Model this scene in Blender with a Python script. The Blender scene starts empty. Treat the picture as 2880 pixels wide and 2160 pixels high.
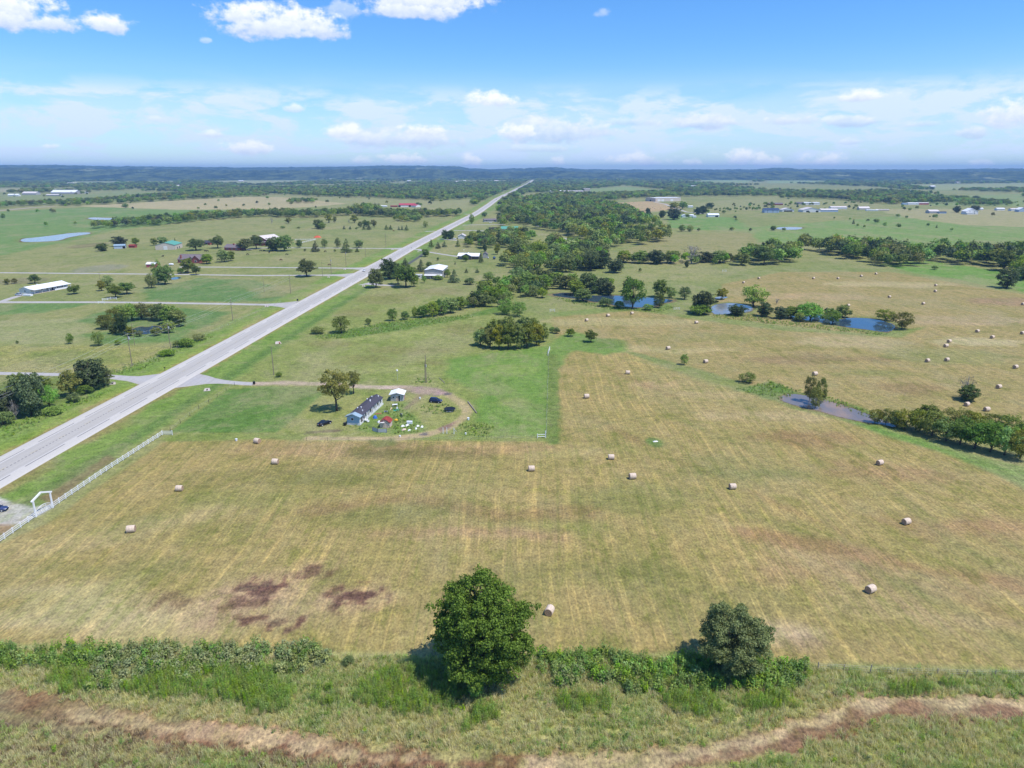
import bpy, bmesh, math, random
import numpy as np
from mathutils import Vector, Matrix

random.seed(7)
rng = np.random.default_rng(11)
scene = bpy.context.scene
col = scene.collection
R = math.radians

# ------------------------------------------------------------------ camera
CAM_H = 75.0                      # drone height in metres
FPX = 1997.0                      # focal length in photograph pixels (2880 wide)
PITCH = math.atan((1080 - 480) / FPX)
cam_d = bpy.data.cameras.new('camera')
cam_d.sensor_width = 36.0
cam_d.lens = 36.0 * FPX / 2880.0
cam_d.clip_start = 1.0
cam_d.clip_end = 120000.0
cam = bpy.data.objects.new('camera', cam_d)
col.objects.link(cam)
cam.location = (0, 0, CAM_H)
cam.rotation_euler = (R(90) - PITCH, 0, 0)
scene.camera = cam

# ------------------------------------------------------------------ light
SUN_DIR = Vector((0.86, -0.46, 0.0)).normalized()   # horizontal direction towards the sun
SUN_EL = R(63)
sun_d = bpy.data.lights.new('sun', 'SUN')
sun_d.energy = 4.3
sun_d.angle = R(0.53)
sun_d.color = (1.0, 0.95, 0.87)
sun = bpy.data.objects.new('sun', sun_d)
col.objects.link(sun)
to_sun = Vector((SUN_DIR.x * math.cos(SUN_EL), SUN_DIR.y * math.cos(SUN_EL), math.sin(SUN_EL)))
sun.rotation_euler = to_sun.to_track_quat('Z', 'Y').to_euler()
sun.location = (200, -100, 500)

scene.view_settings.view_transform = 'Standard'
scene.view_settings.look = 'None'
scene.view_settings.gamma = 1.0
scene.view_settings.exposure = 0.14
scene.view_settings.use_curve_mapping = False
scene.cycles.max_bounces = 6
scene.cycles.diffuse_bounces = 2
scene.cycles.glossy_bounces = 2
scene.cycles.transmission_bounces = 3
scene.cycles.transparent_max_bounces = 4
scene.cycles.caustics_reflective = False
scene.cycles.caustics_refractive = False

# ------------------------------------------------------------------ node helper
class NT:
    def __init__(self, tree):
        self.t = tree; self.n = tree.nodes; self.l = tree.links
    def add(self, kind, **kw):
        nd = self.n.new(kind)
        for k, v in kw.items():
            setattr(nd, k, v)
        return nd
    def put(self, sock, v):
        if hasattr(v, 'is_linked') or isinstance(v, bpy.types.NodeSocket):
            self.l.new(v, sock)
        else:
            sock.default_value = v
    def m(self, op, a, b=0.0, c=None, clamp=False):
        nd = self.n.new('ShaderNodeMath'); nd.operation = op; nd.use_clamp = clamp
        self.put(nd.inputs[0], a); self.put(nd.inputs[1], b)
        if c is not None: self.put(nd.inputs[2], c)
        return nd.outputs[0]
    def mix(self, f, a, b, mode='MIX'):
        nd = self.n.new('ShaderNodeMix'); nd.data_type = 'RGBA'; nd.blend_type = mode
        self.put(nd.inputs[0], f); self.put(nd.inputs[6], a); self.put(nd.inputs[7], b)
        return nd.outputs[2]
    def ss(self, x, lo, hi, a=0.0, b=1.0):
        nd = self.n.new('ShaderNodeMapRange'); nd.interpolation_type = 'SMOOTHSTEP'
        self.put(nd.inputs[0], x); nd.inputs[1].default_value = lo; nd.inputs[2].default_value = hi
        nd.inputs[3].default_value = a; nd.inputs[4].default_value = b
        return nd.outputs[0]
    def noise(self, vec, scale, detail=4.0, rough=0.55, dist=0.0):
        nd = self.n.new('ShaderNodeTexNoise')
        if vec is not None: self.l.new(vec, nd.inputs['Vector'])
        nd.inputs['Scale'].default_value = scale
        nd.inputs['Detail'].default_value = detail
        nd.inputs['Roughness'].default_value = rough
        nd.inputs['Distortion'].default_value = dist
        return nd.outputs[0]
    def vmul(self, vec, v):
        nd = self.n.new('ShaderNodeVectorMath'); nd.operation = 'MULTIPLY'
        self.l.new(vec, nd.inputs[0]); nd.inputs[1].default_value = v
        return nd.outputs[0]

def lin(r, g, b, k=1.0):
    f = lambda c: (c / 255.0 / 12.92) if c <= 10 else ((c / 255.0 + 0.055) / 1.055) ** 2.4
    return (f(r) * k, f(g) * k, f(b) * k, 1.0)

# ------------------------------------------------------------------ sky with clouds
world = bpy.data.worlds.new('World')
scene.world = world
world.use_nodes = True
world.cycles.sampling_method = 'MANUAL'
world.cycles.sample_map_resolution = 512
wt = NT(world.node_tree)
wt.n.clear()
w_out = wt.add('ShaderNodeOutputWorld')
w_bg = wt.add('ShaderNodeBackground')
SKY_STRENGTH = 0.1
w_bg.inputs[1].default_value = SKY_STRENGTH
sky = wt.add('ShaderNodeTexSky')
sky.sky_type = 'NISHITA'
sky.sun_disc = False
sky.sun_elevation = SUN_EL
sky.sun_rotation = math.atan2(SUN_DIR.x, SUN_DIR.y)
sky.altitude = 200.0
sky.air_density = 1.0
sky.dust_density = 0.3
sky.ozone_density = 3.0
hsv = wt.add('ShaderNodeHueSaturation')
hsv.inputs['Saturation'].default_value = 1.25
hsv.inputs['Value'].default_value = 1.25
wt.l.new(sky.outputs[0], hsv.inputs['Color'])
tc = wt.add('ShaderNodeTexCoord')
dirv = tc.outputs['Generated']
sx = wt.add('ShaderNodeSeparateXYZ'); wt.l.new(dirv, sx.inputs[0])
AZ = wt.m('ARCTAN2', sx.outputs[0], sx.outputs[1])
EL = wt.m('ARCSINE', sx.outputs[2])

def px_dir(px, py):
    u = (px - 1440) / FPX; v = (1080 - py) / FPX
    d = Vector((u, math.cos(PITCH) + v * math.sin(PITCH), -math.sin(PITCH) + v * math.cos(PITCH))).normalized()
    return math.atan2(d.x, d.y), math.asin(d.z)

# edge-breaking noise for the cumulus outlines
n_big = wt.noise(wt.vmul(dirv, (1, 1, 1.6)), 26.0, 6.0, 0.6)
n_fin = wt.noise(wt.vmul(dirv, (1, 1, 1.4)), 80.0, 5.0, 0.6)
edge = wt.m('ADD', wt.m('MULTIPLY', wt.m('SUBTRACT', n_big, 0.5), 2.2), wt.m('MULTIPLY', wt.m('SUBTRACT', n_fin, 0.5), 1.0))
CLOUDS = [  # px, py, rx, ry, opacity, whiteness
    (45, 32, 120, 60, 1, .9), (150, 70, 90, 30, .95, .5), (10, 60, 80, 30, 1, .4), (297, 70, 66, 28, 1, .9),
    (668, 45, 95, 36, 1, 1), (860, 68, 100, 46, 1, 1), (775, 84, 140, 38, 1, .5), (900, 90, 70, 24, 1, .3),
    (1180, 6, 190, 50, 1, .9), (1150, 34, 150, 24, 1, .4), (960, 32, 60, 26, .45, .8), (1374, 287, 56, 20, 1, 1), (833, 307, 32, 12, .7, .9),
    (596, 378, 30, 10, .7, 1), (684, 421, 58, 15, .9, 1), (143, 413, 30, 9, .7, 1), (440, 335, 25, 8, .3, .9),
    (957, 377, 58, 19, .95, 1), (1090, 395, 200, 22, .75, .35), (1180, 374, 55, 18, .9, .9),
    (1448, 376, 54, 22, 1, 1), (1570, 375, 150, 34, .8, .3), (1990, 347, 100, 18, .8, .2), (1760, 345, 70, 12, .5, .25),
    (2215, 342, 75, 14, .75, .2), (2390, 343, 78, 15, .8, .2), (2432, 274, 80, 15, .95, 1), (2395, 400, 25, 8, .5, .3),
    (2845, 325, 95, 42, .95, .9), (2720, 376, 60, 17, .7, .3), (2600, 350, 60, 10, .5, .25), (1520, 420, 90, 9, .5, .3),
    (1146, 452, 62, 13, .9, 1), (1322, 458, 27, 13, .9, 1), (1797, 452, 68, 15, .9, 1), (2083, 446, 48, 19, .95, 1),
    (2160, 456, 50, 13, .9, .9), (2320, 456, 82, 16, .9, .9), (1569, 456, 22, 10, .8, 1), (2760, 462, 27, 10, .7, .9),
    (1953, 460, 22, 8, .7, .9), (1015, 455, 36, 9, .7, .9), (1700, 40, 26, 14, .35, .9), (578, 116, 15, 8, .4, .9),
]
tint = wt.mix(1.0, hsv.outputs[0], (0.79, 1.04, 1.33, 1), 'MULTIPLY')
# thin milky veil low over the horizon
veil_n = wt.noise(wt.vmul(dirv, (1, 1, 6.0)), 5.0, 5.0, 0.55, 0.4)
veil = wt.m('MULTIPLY', wt.ss(veil_n, 0.34, 0.60), wt.m('MULTIPLY', wt.ss(EL, R(7.5), R(4.0)), wt.ss(EL, R(-0.5), R(1.0))))
bank_n = wt.noise(wt.vmul(dirv, (1, 1, 3.2)), 11.0, 7.0, 0.62, 0.3)
bank = wt.m('MULTIPLY', wt.ss(bank_n, 0.44, 0.60), wt.m('MULTIPLY', wt.ss(EL, R(6.4), R(4.6)), wt.ss(EL, R(0.2), R(1.6))))
veil = wt.m('MULTIPLY', wt.m('ADD', wt.m('ADD', wt.m('MULTIPLY', veil, 0.45), wt.m('MULTIPLY', bank, 1.15)), wt.ss(EL, R(9.0), R(0.5), 0.0, 0.50)), 0.66, None, True)
base_sky = wt.mix(veil, tint, (6.9, 8.35, 10.2, 1))
def with_clouds(dens, whit):
    ccol = wt.mix(wt.m('DIVIDE', whit, wt.m('MAXIMUM', dens, 0.02)), (4.6, 5.9, 8.6, 1), (10.2, 10.4, 10.6, 1))
    return wt.mix(wt.m('MULTIPLY', dens, 0.93), base_sky, ccol)
def cloud_group(items):
    dens = None; whit = None
    for (cx, cy, rx, ry, op, wh) in items:
        if cy > 400: rx, ry = rx * 1.25, ry * 1.45
        elif cy > 200: rx, ry = rx * 1.12, ry * 1.2
        a0, e0 = px_dir(cx, cy)
        a1, _ = px_dir(cx + rx, cy); _, e1 = px_dir(cx, cy - ry)
        ra, re = abs(a1 - a0) * 1.2, abs(e1 - e0) * 1.35
        da = wt.m('DIVIDE', wt.m('SUBTRACT', AZ, a0), ra)
        de = wt.m('DIVIDE', wt.m('SUBTRACT', EL, e0), re)
        de2 = wt.m('MULTIPLY', de, wt.ss(de, -0.1, 0.1, 1.5, 0.95))     # flatter underside
        rr = wt.m('SQRT', wt.m('ADD', wt.m('MULTIPLY', da, da), wt.m('MULTIPLY', de2, de2)))
        body = wt.m('SUBTRACT', wt.m('ADD', 1.0, edge), rr)
        al = wt.m('MULTIPLY', wt.ss(body, 0.0, 0.62), op)
        wv = wt.m('MULTIPLY', al, wt.m('ADD', wt.m('ADD', wh * 0.36, wt.m('MULTIPLY', wt.ss(de, -0.6, 0.55), 0.62)), wt.m('MULTIPLY', wt.m('SUBTRACT', n_fin, 0.5), 0.9), None, True))
        dens = al if dens is None else wt.m('MAXIMUM', dens, al)
        whit = wv if whit is None else wt.m('MAXIMUM', whit, wv)
    return with_clouds(dens, whit)
# the same fair-weather field goes on overhead and behind the camera
pz = wt.m('ADD', wt.m('MAXIMUM', sx.outputs[2], 0.0), 0.03)
pl = wt.add('ShaderNodeCombineXYZ')
wt.l.new(wt.m('DIVIDE', sx.outputs[0], pz), pl.inputs[0]); wt.l.new(wt.m('DIVIDE', sx.outputs[1], pz), pl.inputs[1])
gen = wt.ss(wt.noise(pl.outputs[0], 0.55, 5.0, 0.55), 0.58, 0.70)
away = wt.m('MAXIMUM', wt.ss(EL, R(14), R(20)), wt.ss(wt.m('ABSOLUTE', AZ), R(41), R(52)))
gen = wt.m('MULTIPLY', wt.m('MULTIPLY', gen, away), wt.ss(EL, R(0.5), R(6)))
rest_sky = with_clouds(wt.m('MULTIPLY', gen, 0.95), wt.m('MULTIPLY', gen, 0.85))
SPLIT = 6.3
hi_c = [c for c in CLOUDS if c[1] < 200]; lo_c = [c for c in CLOUDS if c[1] >= 200]
bgs = [w_bg]
for _ in range(2):
    q = wt.add('ShaderNodeBackground'); q.inputs[1].default_value = SKY_STRENGTH; bgs.append(q)
wt.l.new(rest_sky, bgs[0].inputs[0]); wt.l.new(cloud_group(hi_c), bgs[1].inputs[0]); wt.l.new(cloud_group(lo_c), bgs[2].inputs[0])
mx1 = wt.add('ShaderNodeMixShader'); mx2 = wt.add('ShaderNodeMixShader')
wt.l.new(wt.m('LESS_THAN', EL, R(SPLIT)), mx1.inputs[0]); wt.l.new(bgs[1].outputs[0], mx1.inputs[1]); wt.l.new(bgs[2].outputs[0], mx1.inputs[2])
front = wt.m('MULTIPLY', wt.m('LESS_THAN', EL, R(14)), wt.m('LESS_THAN', wt.m('ABSOLUTE', AZ), R(41)))
wt.l.new(front, mx2.inputs[0]); wt.l.new(bgs[0].outputs[0], mx2.inputs[1]); wt.l.new(mx1.outputs[0], mx2.inputs[2])
wt.l.new(mx2.outputs[0], w_out.inputs[0])

# ------------------------------------------------------------------ mapping from the photograph to the flat ground
def G(px, py, z=0.0):
    u = (px - 1440) / FPX; v = (1080 - max(py, 482.5)) / FPX
    d = (u, math.cos(PITCH) + v * math.sin(PITCH), -math.sin(PITCH) + v * math.cos(PITCH))
    t = (z - CAM_H) / d[2]
    return Vector((d[0] * t, d[1] * t, z))
def depth_of(p):
    return p.y * math.cos(PITCH) - (p.z - CAM_H) * math.sin(PITCH)
def height_m(p, top_py):
    v = (1080 - top_py) / FPX
    return CAM_H + p.y * (v * math.cos(PITCH) - math.sin(PITCH)) / (math.cos(PITCH) + v * math.sin(PITCH))
def width_m(p, wpx):
    return wpx * depth_of(p) / FPX
def to_px(x, y, z):
    dep = y * math.cos(PITCH) - (z - CAM_H) * math.sin(PITCH)
    up = y * math.sin(PITCH) + (z - CAM_H) * math.cos(PITCH)
    return 1440 + FPX * x / dep, 1080 - FPX * up / dep

# ------------------------------------------------------------------ object helpers
def tag(o, label=None, cat=None, group=None, kind=None):
    if label: o['label'] = label
    if cat: o['category'] = cat
    if group: o['group'] = group
    if kind: o['kind'] = kind
    return o
def link(o, parent=None):
    col.objects.link(o)
    if parent is not None: o.parent = parent
    return o
def empty(name, loc=(0, 0, 0), rz=0.0):
    o = bpy.data.objects.new(name, None); col.objects.link(o)
    o.location = loc; o.rotation_euler = (0, 0, rz); o.empty_display_size = 0.5
    return o
def mesh_obj(name, me, mat=None, parent=None):
    o = bpy.data.objects.new(name, me)
    if mat is not None and len(me.materials) == 0: me.materials.append(mat)
    return link(o, parent)
def np_mesh(name, verts, faces, smooth=False):
    """verts (n,3), faces (m,k) arrays with one k"""
    me = bpy.data.meshes.new(name)
    verts = np.asarray(verts, dtype=np.float32); faces = np.asarray(faces, dtype=np.int32)
    me.vertices.add(len(verts)); me.vertices.foreach_set('co', verts.ravel())
    k = faces.shape[1]
    me.loops.add(faces.size); me.loops.foreach_set('vertex_index', faces.ravel())
    me.polygons.add(len(faces))
    me.polygons.foreach_set('loop_start', np.arange(0, faces.size, k, dtype=np.int32))
    if smooth: me.polygons.foreach_set('use_smooth', np.ones(len(faces), dtype=bool))
    me.update(calc_edges=True)
    return me
class MB:
    """collects simple solids and builds them as one mesh"""
    def __init__(self): self.v = []; self.f = []
    def add(self, vs, fs):
        b = len(self.v); self.v += [tuple(x) for x in vs]; self.f += [tuple(i + b for i in f) for f in fs]; return self
    def box(self, c, s, M=None):
        x, y, z = (s[0] / 2, s[1] / 2, s[2] / 2)
        vs = [Vector((c[0] + i * x, c[1] + j * y, c[2] + k * z)) for k in (-1, 1) for j in (-1, 1) for i in (-1, 1)]
        if M is not None: vs = [M @ q for q in vs]
        return self.add(vs, [(0, 2, 3, 1), (4, 5, 7, 6), (0, 1, 5, 4), (2, 6, 7, 3), (0, 4, 6, 2), (1, 3, 7, 5)])
    def tube(self, a, b, r0, r1=None, n=8, cap=True):
        a = Vector(a); b = Vector(b); r1 = r0 if r1 is None else r1
        d = (b - a).normalized(); up = Vector((0, 0, 1)) if abs(d.z) < 0.9 else Vector((1, 0, 0))
        s = d.cross(up).normalized(); t = s.cross(d)
        vs = []
        for (p, r) in ((a, r0), (b, r1)):
            vs += [p + s * (r * math.cos(2 * math.pi * i / n)) + t * (r * math.sin(2 * math.pi * i / n)) for i in range(n)]
        fs = [(i, (i + 1) % n, n + (i + 1) % n, n + i) for i in range(n)]
        if cap: fs += [tuple(reversed(range(n))), tuple(range(n, 2 * n))]
        return self.add(vs, fs)
    def prism(self, poly, h0, h1):
        n = len(poly)
        vs = [(p[0], p[1], h0) for p in poly] + [(p[0], p[1], h1) for p in poly]
        return self.add(vs, [(i, (i + 1) % n, n + (i + 1) % n, n + i) for i in range(n)] + [tuple(reversed(range(n))), tuple(range(n, 2 * n))])
    def build(self, name, mat, parent=None, smooth=False, bevel=0.0):
        me = bpy.data.meshes.new(name)
        me.from_pydata([tuple(v) for v in self.v], [], self.f)
        bm = bmesh.new(); bm.from_mesh(me)
        bmesh.ops.recalc_face_normals(bm, faces=bm.faces)
        if bevel > 0: bmesh.ops.bevel(bm, geom=list(bm.edges), offset=bevel, segments=1, affect='EDGES', profile=0.5)
        bm.to_mesh(me); bm.free()
        if smooth: me.polygons.foreach_set('use_smooth', [True] * len(me.polygons))
        me.update()
        return mesh_obj(name, me, mat, parent)

# ------------------------------------------------------------------ materials
MATS = {}
def mat_plain(name, rgb, rough=0.7, metal=0.0, vary=0.12, scale=3.0, spec=0.3, bump=0.0, streak=None):
    if name in MATS: return MATS[name]
    m = bpy.data.materials.new(name); m.use_nodes = True
    t = NT(m.node_tree); b = t.n['Principled BSDF']
    tcn = t.add('ShaderNodeTexCoord')
    v = tcn.outputs['Object']
    if streak: v = t.vmul(v, streak)
    n = t.noise(v, scale, 5.0, 0.6)
    dark = tuple(c * (1 - 1.6 * vary) for c in rgb[:3]) + (1,)
    lite = tuple(min(1, c * (1 + 1.2 * vary)) for c in rgb[:3]) + (1,)
    c = t.mix(t.ss(n, 0.3, 0.7), dark, lite)
    t.l.new(c, b.inputs['Base Color'])
    b.inputs['Roughness'].default_value = rough
    b.inputs['Metallic'].default_value = metal
    b.inputs['Specular IOR Level'].default_value = spec
    if bump > 0:
        bp = t.add('ShaderNodeBump'); bp.inputs['Strength'].default_value = bump; bp.inputs['Distance'].default_value = 0.05
        t.l.new(n, bp.inputs['Height']); t.l.new(bp.outputs[0], b.inputs['Normal'])
    MATS[name] = m
    return m
def mat_leaf(name, dark, light, trans=0.25, objvar=0.55, rough=0.65):
    m = bpy.data.materials.new(name); m.use_nodes = True
    t = NT(m.node_tree); b = t.n['Principled BSDF']; out = t.n['Material Output']
    at = t.add('ShaderNodeAttribute'); at.attribute_name = 'tint'
    oi = t.add('ShaderNodeObjectInfo')
    c = t.mix(at.outputs['Fac'], dark, light)
    h = t.add('ShaderNodeHueSaturation')
    t.l.new(c, h.inputs['Color'])
    t.l.new(t.m('ADD', 0.478, t.m('MULTIPLY', oi.outputs['Random'], 0.05)), h.inputs['Hue'])
    t.l.new(t.m('ADD', 1 - objvar * 0.55, t.m('MULTIPLY', t.m('FRACT', t.m('MULTIPLY', oi.outputs['Random'], 7.31)), objvar * 1.1)), h.inputs['Value'])
    t.l.new(t.m('ADD', 0.8, t.m('MULTIPLY', t.m('FRACT', t.m('MULTIPLY', oi.outputs['Random'], 3.77)), 0.35)), h.inputs['Saturation'])
    t.l.new(h.outputs[0], b.inputs['Base Color'])
    b.inputs['Roughness'].default_value = rough
    b.inputs['Specular IOR Level'].default_value = 0.25
    tr = t.add('ShaderNodeBsdfTranslucent')
    t.l.new(t.mix(1.0, h.outputs[0], (1.25, 1.3, 0.6, 1), 'MULTIPLY'), tr.inputs['Color'])
    mx = t.add('ShaderNodeMixShader'); mx.inputs[0].default_value = trans
    t.l.new(b.outputs[0], mx.inputs[1]); t.l.new(tr.outputs[0], mx.inputs[2])
    t.l.new(mx.outputs[0], out.inputs['Surface'])
    return m
LEAF = {
    'green': mat_leaf('leaf_green', (0.077, 0.114, 0.024, 1), (0.238, 0.314, 0.062, 1)),
    'mid':   mat_leaf('leaf_mid', (0.113, 0.171, 0.036, 1), (0.321, 0.410, 0.081, 1)),
    'dark':  mat_leaf('leaf_dark', (0.056, 0.087, 0.029, 1), (0.155, 0.200, 0.061, 1), 0.2),
    'dull':  mat_leaf('leaf_dull', (0.095, 0.146, 0.034, 1), (0.258, 0.358, 0.086, 1), 0.25, 0.1),
    'olive': mat_leaf('leaf_olive', (0.136, 0.160, 0.033, 1), (0.365, 0.360, 0.075, 1)),
    'cedar': mat_leaf('leaf_cedar', (0.084, 0.120, 0.036, 1), (0.227, 0.280, 0.076, 1), 0.1),
    'willow': mat_leaf('leaf_willow', (0.117, 0.142, 0.027, 1), (0.329, 0.339, 0.068, 1), 0.3),
    'bright': mat_leaf('leaf_bright', (0.12, 0.21, 0.036, 1), (0.36, 0.52, 0.10, 1), 0.38),
    'grey':  mat_leaf('leaf_grey', (0.12, 0.11, 0.10, 1), (0.24, 0.22, 0.20, 1), 0.1),
    'sunflower': mat_leaf('leaf_sunflower', (0.15, 0.19, 0.065, 1), (0.43, 0.47, 0.18, 1), 0.3, 0.3),
    'horseweed': mat_leaf('leaf_horseweed', (0.142, 0.242, 0.032, 1), (0.381, 0.509, 0.073, 1), 0.3),
    'straw': mat_leaf('grass_straw', (0.46, 0.42, 0.20, 1), (0.74, 0.66, 0.36, 1), 0.4, 0.3),
    'grass': mat_leaf('grass_green', (0.30, 0.38, 0.11, 1), (0.58, 0.62, 0.24, 1), 0.4, 0.3),
    'rust':  mat_leaf('grass_rust', (0.17, 0.12, 0.07, 1), (0.36, 0.26, 0.16, 1), 0.3),
}
M_bark = mat_plain('bark', (0.11, 0.085, 0.065), 0.9, vary=0.3, scale=4, bump=0.4)
M_deadbark = mat_plain('dead_bark', (0.36, 0.33, 0.30), 0.9, vary=0.2, scale=4)

# ------------------------------------------------------------------ value noise in numpy
_perm = np.random.default_rng(5).random((256, 256))
def vnoise(x, y, octaves=3):
    tot = np.zeros_like(x, dtype=np.float64); amp = 1.0; norm = 0.0
    for o in range(octaves):
        xi = np.floor(x).astype(np.int64); yi = np.floor(y).astype(np.int64)
        fx = x - xi; fy = y - yi
        fx = fx * fx * (3 - 2 * fx); fy = fy * fy * (3 - 2 * fy)
        a = _perm[xi & 255, yi & 255]; b = _perm[(xi + 1) & 255, yi & 255]
        c = _perm[xi & 255, (yi + 1) & 255]; d = _perm[(xi + 1) & 255, (yi + 1) & 255]
        tot += amp * ((a * (1 - fx) + b * fx) * (1 - fy) + (c * (1 - fx) + d * fx) * fy)
        norm += amp; amp *= 0.5; x = x * 2.03 + 17.1; y = y * 2.03 + 5.7
    return tot / norm

def smooth01(t):
    t = np.clip(t, 0, 1); return t * t * (3 - 2 * t)
def poly_sd(P, X, Y):
    """signed distance, positive inside"""
    n = len(P); ins = np.zeros(X.shape, bool); d2 = np.full(X.shape, 1e30)
    for i in range(n):
        ax, ay = P[i]; bx, by = P[(i + 1) % n]
        ex, ey = bx - ax, by - ay
        t = np.clip(((X - ax) * ex + (Y - ay) * ey) / (ex * ex + ey * ey + 1e-9), 0, 1)
        d2 = np.minimum(d2, (X - ax - t * ex) ** 2 + (Y - ay - t * ey) ** 2)
        if ay != by:
            ins ^= ((ay > Y) != (by > Y)) & (X < (bx - ax) * (Y - ay) / (by - ay) + ax)
    d = np.sqrt(d2)
    return np.where(ins, d, -d)
def line_d(P, X, Y):
    d2 = np.full(X.shape, 1e30)
    for i in range(len(P) - 1):
        ax, ay = P[i]; bx, by = P[i + 1]; ex, ey = bx - ax, by - ay
        t = np.clip(((X - ax) * ex + (Y - ay) * ey) / (ex * ex + ey * ey + 1e-9), 0, 1)
        d2 = np.minimum(d2, (X - ax - t * ex) ** 2 + (Y - ay - t * ey) ** 2)
    return np.sqrt(d2)
def gp(pts): return [tuple(G(*p)[:2]) for p in pts]

# ------------------------------------------------------------------ highway centre line (metres)
HWY = [(60, -137.5), (100, -136), (180, -132.8), (268, -127.8), (356, -123.6), (491, -116.4), (620, -109), (720, -104.4), (960, -89.6),
       (1320, -66.5), (1700, -52), (2050, -42), (2350, -25), (2700, -3), (3200, 22), (4400, 93), (6600, 192), (8500, 280)]
HWY_Y = np.array([p[0] for p in HWY], float); HWY_X = np.array([p[1] for p in HWY], float)
def hwy_x(y):
    return np.interp(y, HWY_Y, HWY_X)
HALF = 7.2

def zoomed(pts, ox, oy, k=3.072): return [(ox + x / k, oy + y / k) for x, y in pts]
PONDS = [
    ('long pale pond in the far left pasture', [(55, 681), (62, 671), (100, 668), (150, 662), (200, 655), (250, 653), (258, 657), (225, 662), (190, 668), (172, 676), (120, 680)], 'M_pale'),
    ('thin distant pond in the green field', [(243, 614), (262, 611), (300, 613), (344, 614), (340, 617), (300, 618.5), (262, 618)], 'M_pale'),
    ('dark pond ringed by trees beside the highway', [(330, 932), (352, 926), (372, 927), (392, 918), (415, 921), (436, 915), (460, 922), (452, 930), (462, 935), (430, 936), (410, 941), (382, 938), (352, 940)], 'M_blue'),
    ('blue pond behind the hay field, among willows', zoomed([(330, 335), (420, 318), (540, 318), (700, 345), (900, 340), (1200, 360), (1380, 376), (1395, 392), (1300, 408), (1220, 440), (1080, 446), (1000, 438), (880, 428), (780, 396), (700, 398), (620, 372), (520, 366), (400, 350)], 1440, 720), 'M_blue'),
    ('pond with a muddy tongue in the middle of the chain', zoomed([(1710, 445), (1760, 418), (1880, 402), (2040, 425), (2100, 460), (2050, 485), (1960, 495), (1800, 506), (1735, 502)], 1440, 720), 'M_pale'),
    ('blue pond at the right end of the chain', zoomed([(185, 490), (240, 482), (300, 515), (460, 506), (520, 516), (620, 555), (690, 532), (900, 538), (1090, 588), (1100, 622), (1040, 662), (900, 642), (680, 614), (560, 595), (430, 566), (240, 545), (190, 532)], 2160, 720), 'M_blue'),
    ('muddy pond beside the right hay field', zoomed([(95, 1222), (180, 1186), (330, 1205), (500, 1245), (700, 1305), (860, 1365), (1010, 1425), (1120, 1470), (1100, 1485), (980, 1452), (860, 1442), (620, 1394), (430, 1335), (280, 1305), (120, 1255)], 2160, 720), 'M_mud'),
    ('small far pond in the right meadow', zoomed([(65, 617), (110, 609), (300, 611), (297, 624), (240, 634), (80, 630)], 2160, 440), 'M_pale'),
    ('puddle pond beside the clump of driveway trees', zoomed([(1470, 190), (1550, 178), (1570, 192), (1490, 208)], 0, 720), 'M_blue'),
    ('shallow puddle left of the small willow', zoomed([(1745, 360), (1800, 350), (1870, 352), (1850, 366), (1770, 370)], 1440, 720), 'M_pale'),
]

# ------------------------------------------------------------------ ground sheet
rows = np.concatenate([[-400, -150, 0, 35], np.geomspace(52, 9500, 860), [11000, 13000, 15500]])
ns = 620
s = np.linspace(-1, 1, ns)
s = np.sign(s) * np.abs(s) ** 1.05
GX = np.outer(np.maximum(rows, 0) * 0.92 + 90, s)
GX[0:3] = np.outer([600, 500, 300], s)
GY = np.repeat(rows[:, None], ns, axis=1)
gx, gy = GX.ravel(), GY.ravel()
BASE = lin(142, 148, 90, .8)
cover = np.tile(np.array(BASE[:3]), (len(gx), 1))
mow = np.zeros(len(gx)); rgh = np.full(len(gx), 0.35)
n_lo = vnoise(gx / 60, gy / 90, 4) - 0.5
n_md = vnoise(gx / 14 + 31, gy / 14 + 7, 4) - 0.5
n_hi = vnoise(gx / 3.1 + 3, gy / 3.1 + 9, 3) - 0.5
def put(idx, w, rgb, op, mw, rg):
    w = w * op
    c = np.array(lin(*rgb, .8)[:3])
    if rgb[1] > rgb[0]: c = c * np.array([1.10, .97, .84]); c = c * .82 + (c @ np.array([.3, .6, .1])) * np.array([1.08, 1.0, .62]) * .18
    cover[idx] = cover[idx] * (1 - w[:, None]) + c * w[:, None]
    if mw is not None: mow[idx] = mow[idx] * (1 - w) + mw * w
    if rg is not None: rgh[idx] = rgh[idx] * (1 - w) + rg * w
def cov(pts, rgb, soft=2.0, amp=3.0, op=1.0, mw=0.0, rg=0.35, metres=False):
    P = pts if metres else gp(pts)
    xs = [p[0] for p in P]; ys = [p[1] for p in P]; m = soft + amp + 5
    idx = np.where((gx > min(xs) - m) & (gx < max(xs) + m) & (gy > min(ys) - m) & (gy < max(ys) + m))[0]
    if len(idx) == 0: return
    d = poly_sd(P, gx[idx], gy[idx]) + amp * 2 * n_md[idx] + min(amp, 3.0) * n_hi[idx]
    put(idx, smooth01(d / (2 * soft) + 0.5), rgb, op, mw, rg)
def covl(pts, half, rgb, soft=0.6, amp=0.6, op=1.0, rg=0.2, mw=0.0):
    P = gp(pts)
    xs = [p[0] for p in P]; ys = [p[1] for p in P]; m = soft + amp + half + 5
    idx = np.where((gx > min(xs) - m) & (gx < max(xs) + m) & (gy > min(ys) - m) & (gy < max(ys) + m))[0]
    if len(idx) == 0: return
    d = half - line_d(P, gx[idx], gy[idx]) + amp * 2 * n_md[idx] + amp * 2 * n_hi[idx]
    put(idx, smooth01(d / (2 * soft) + 0.5), rgb, op, mw, rg)
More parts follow.
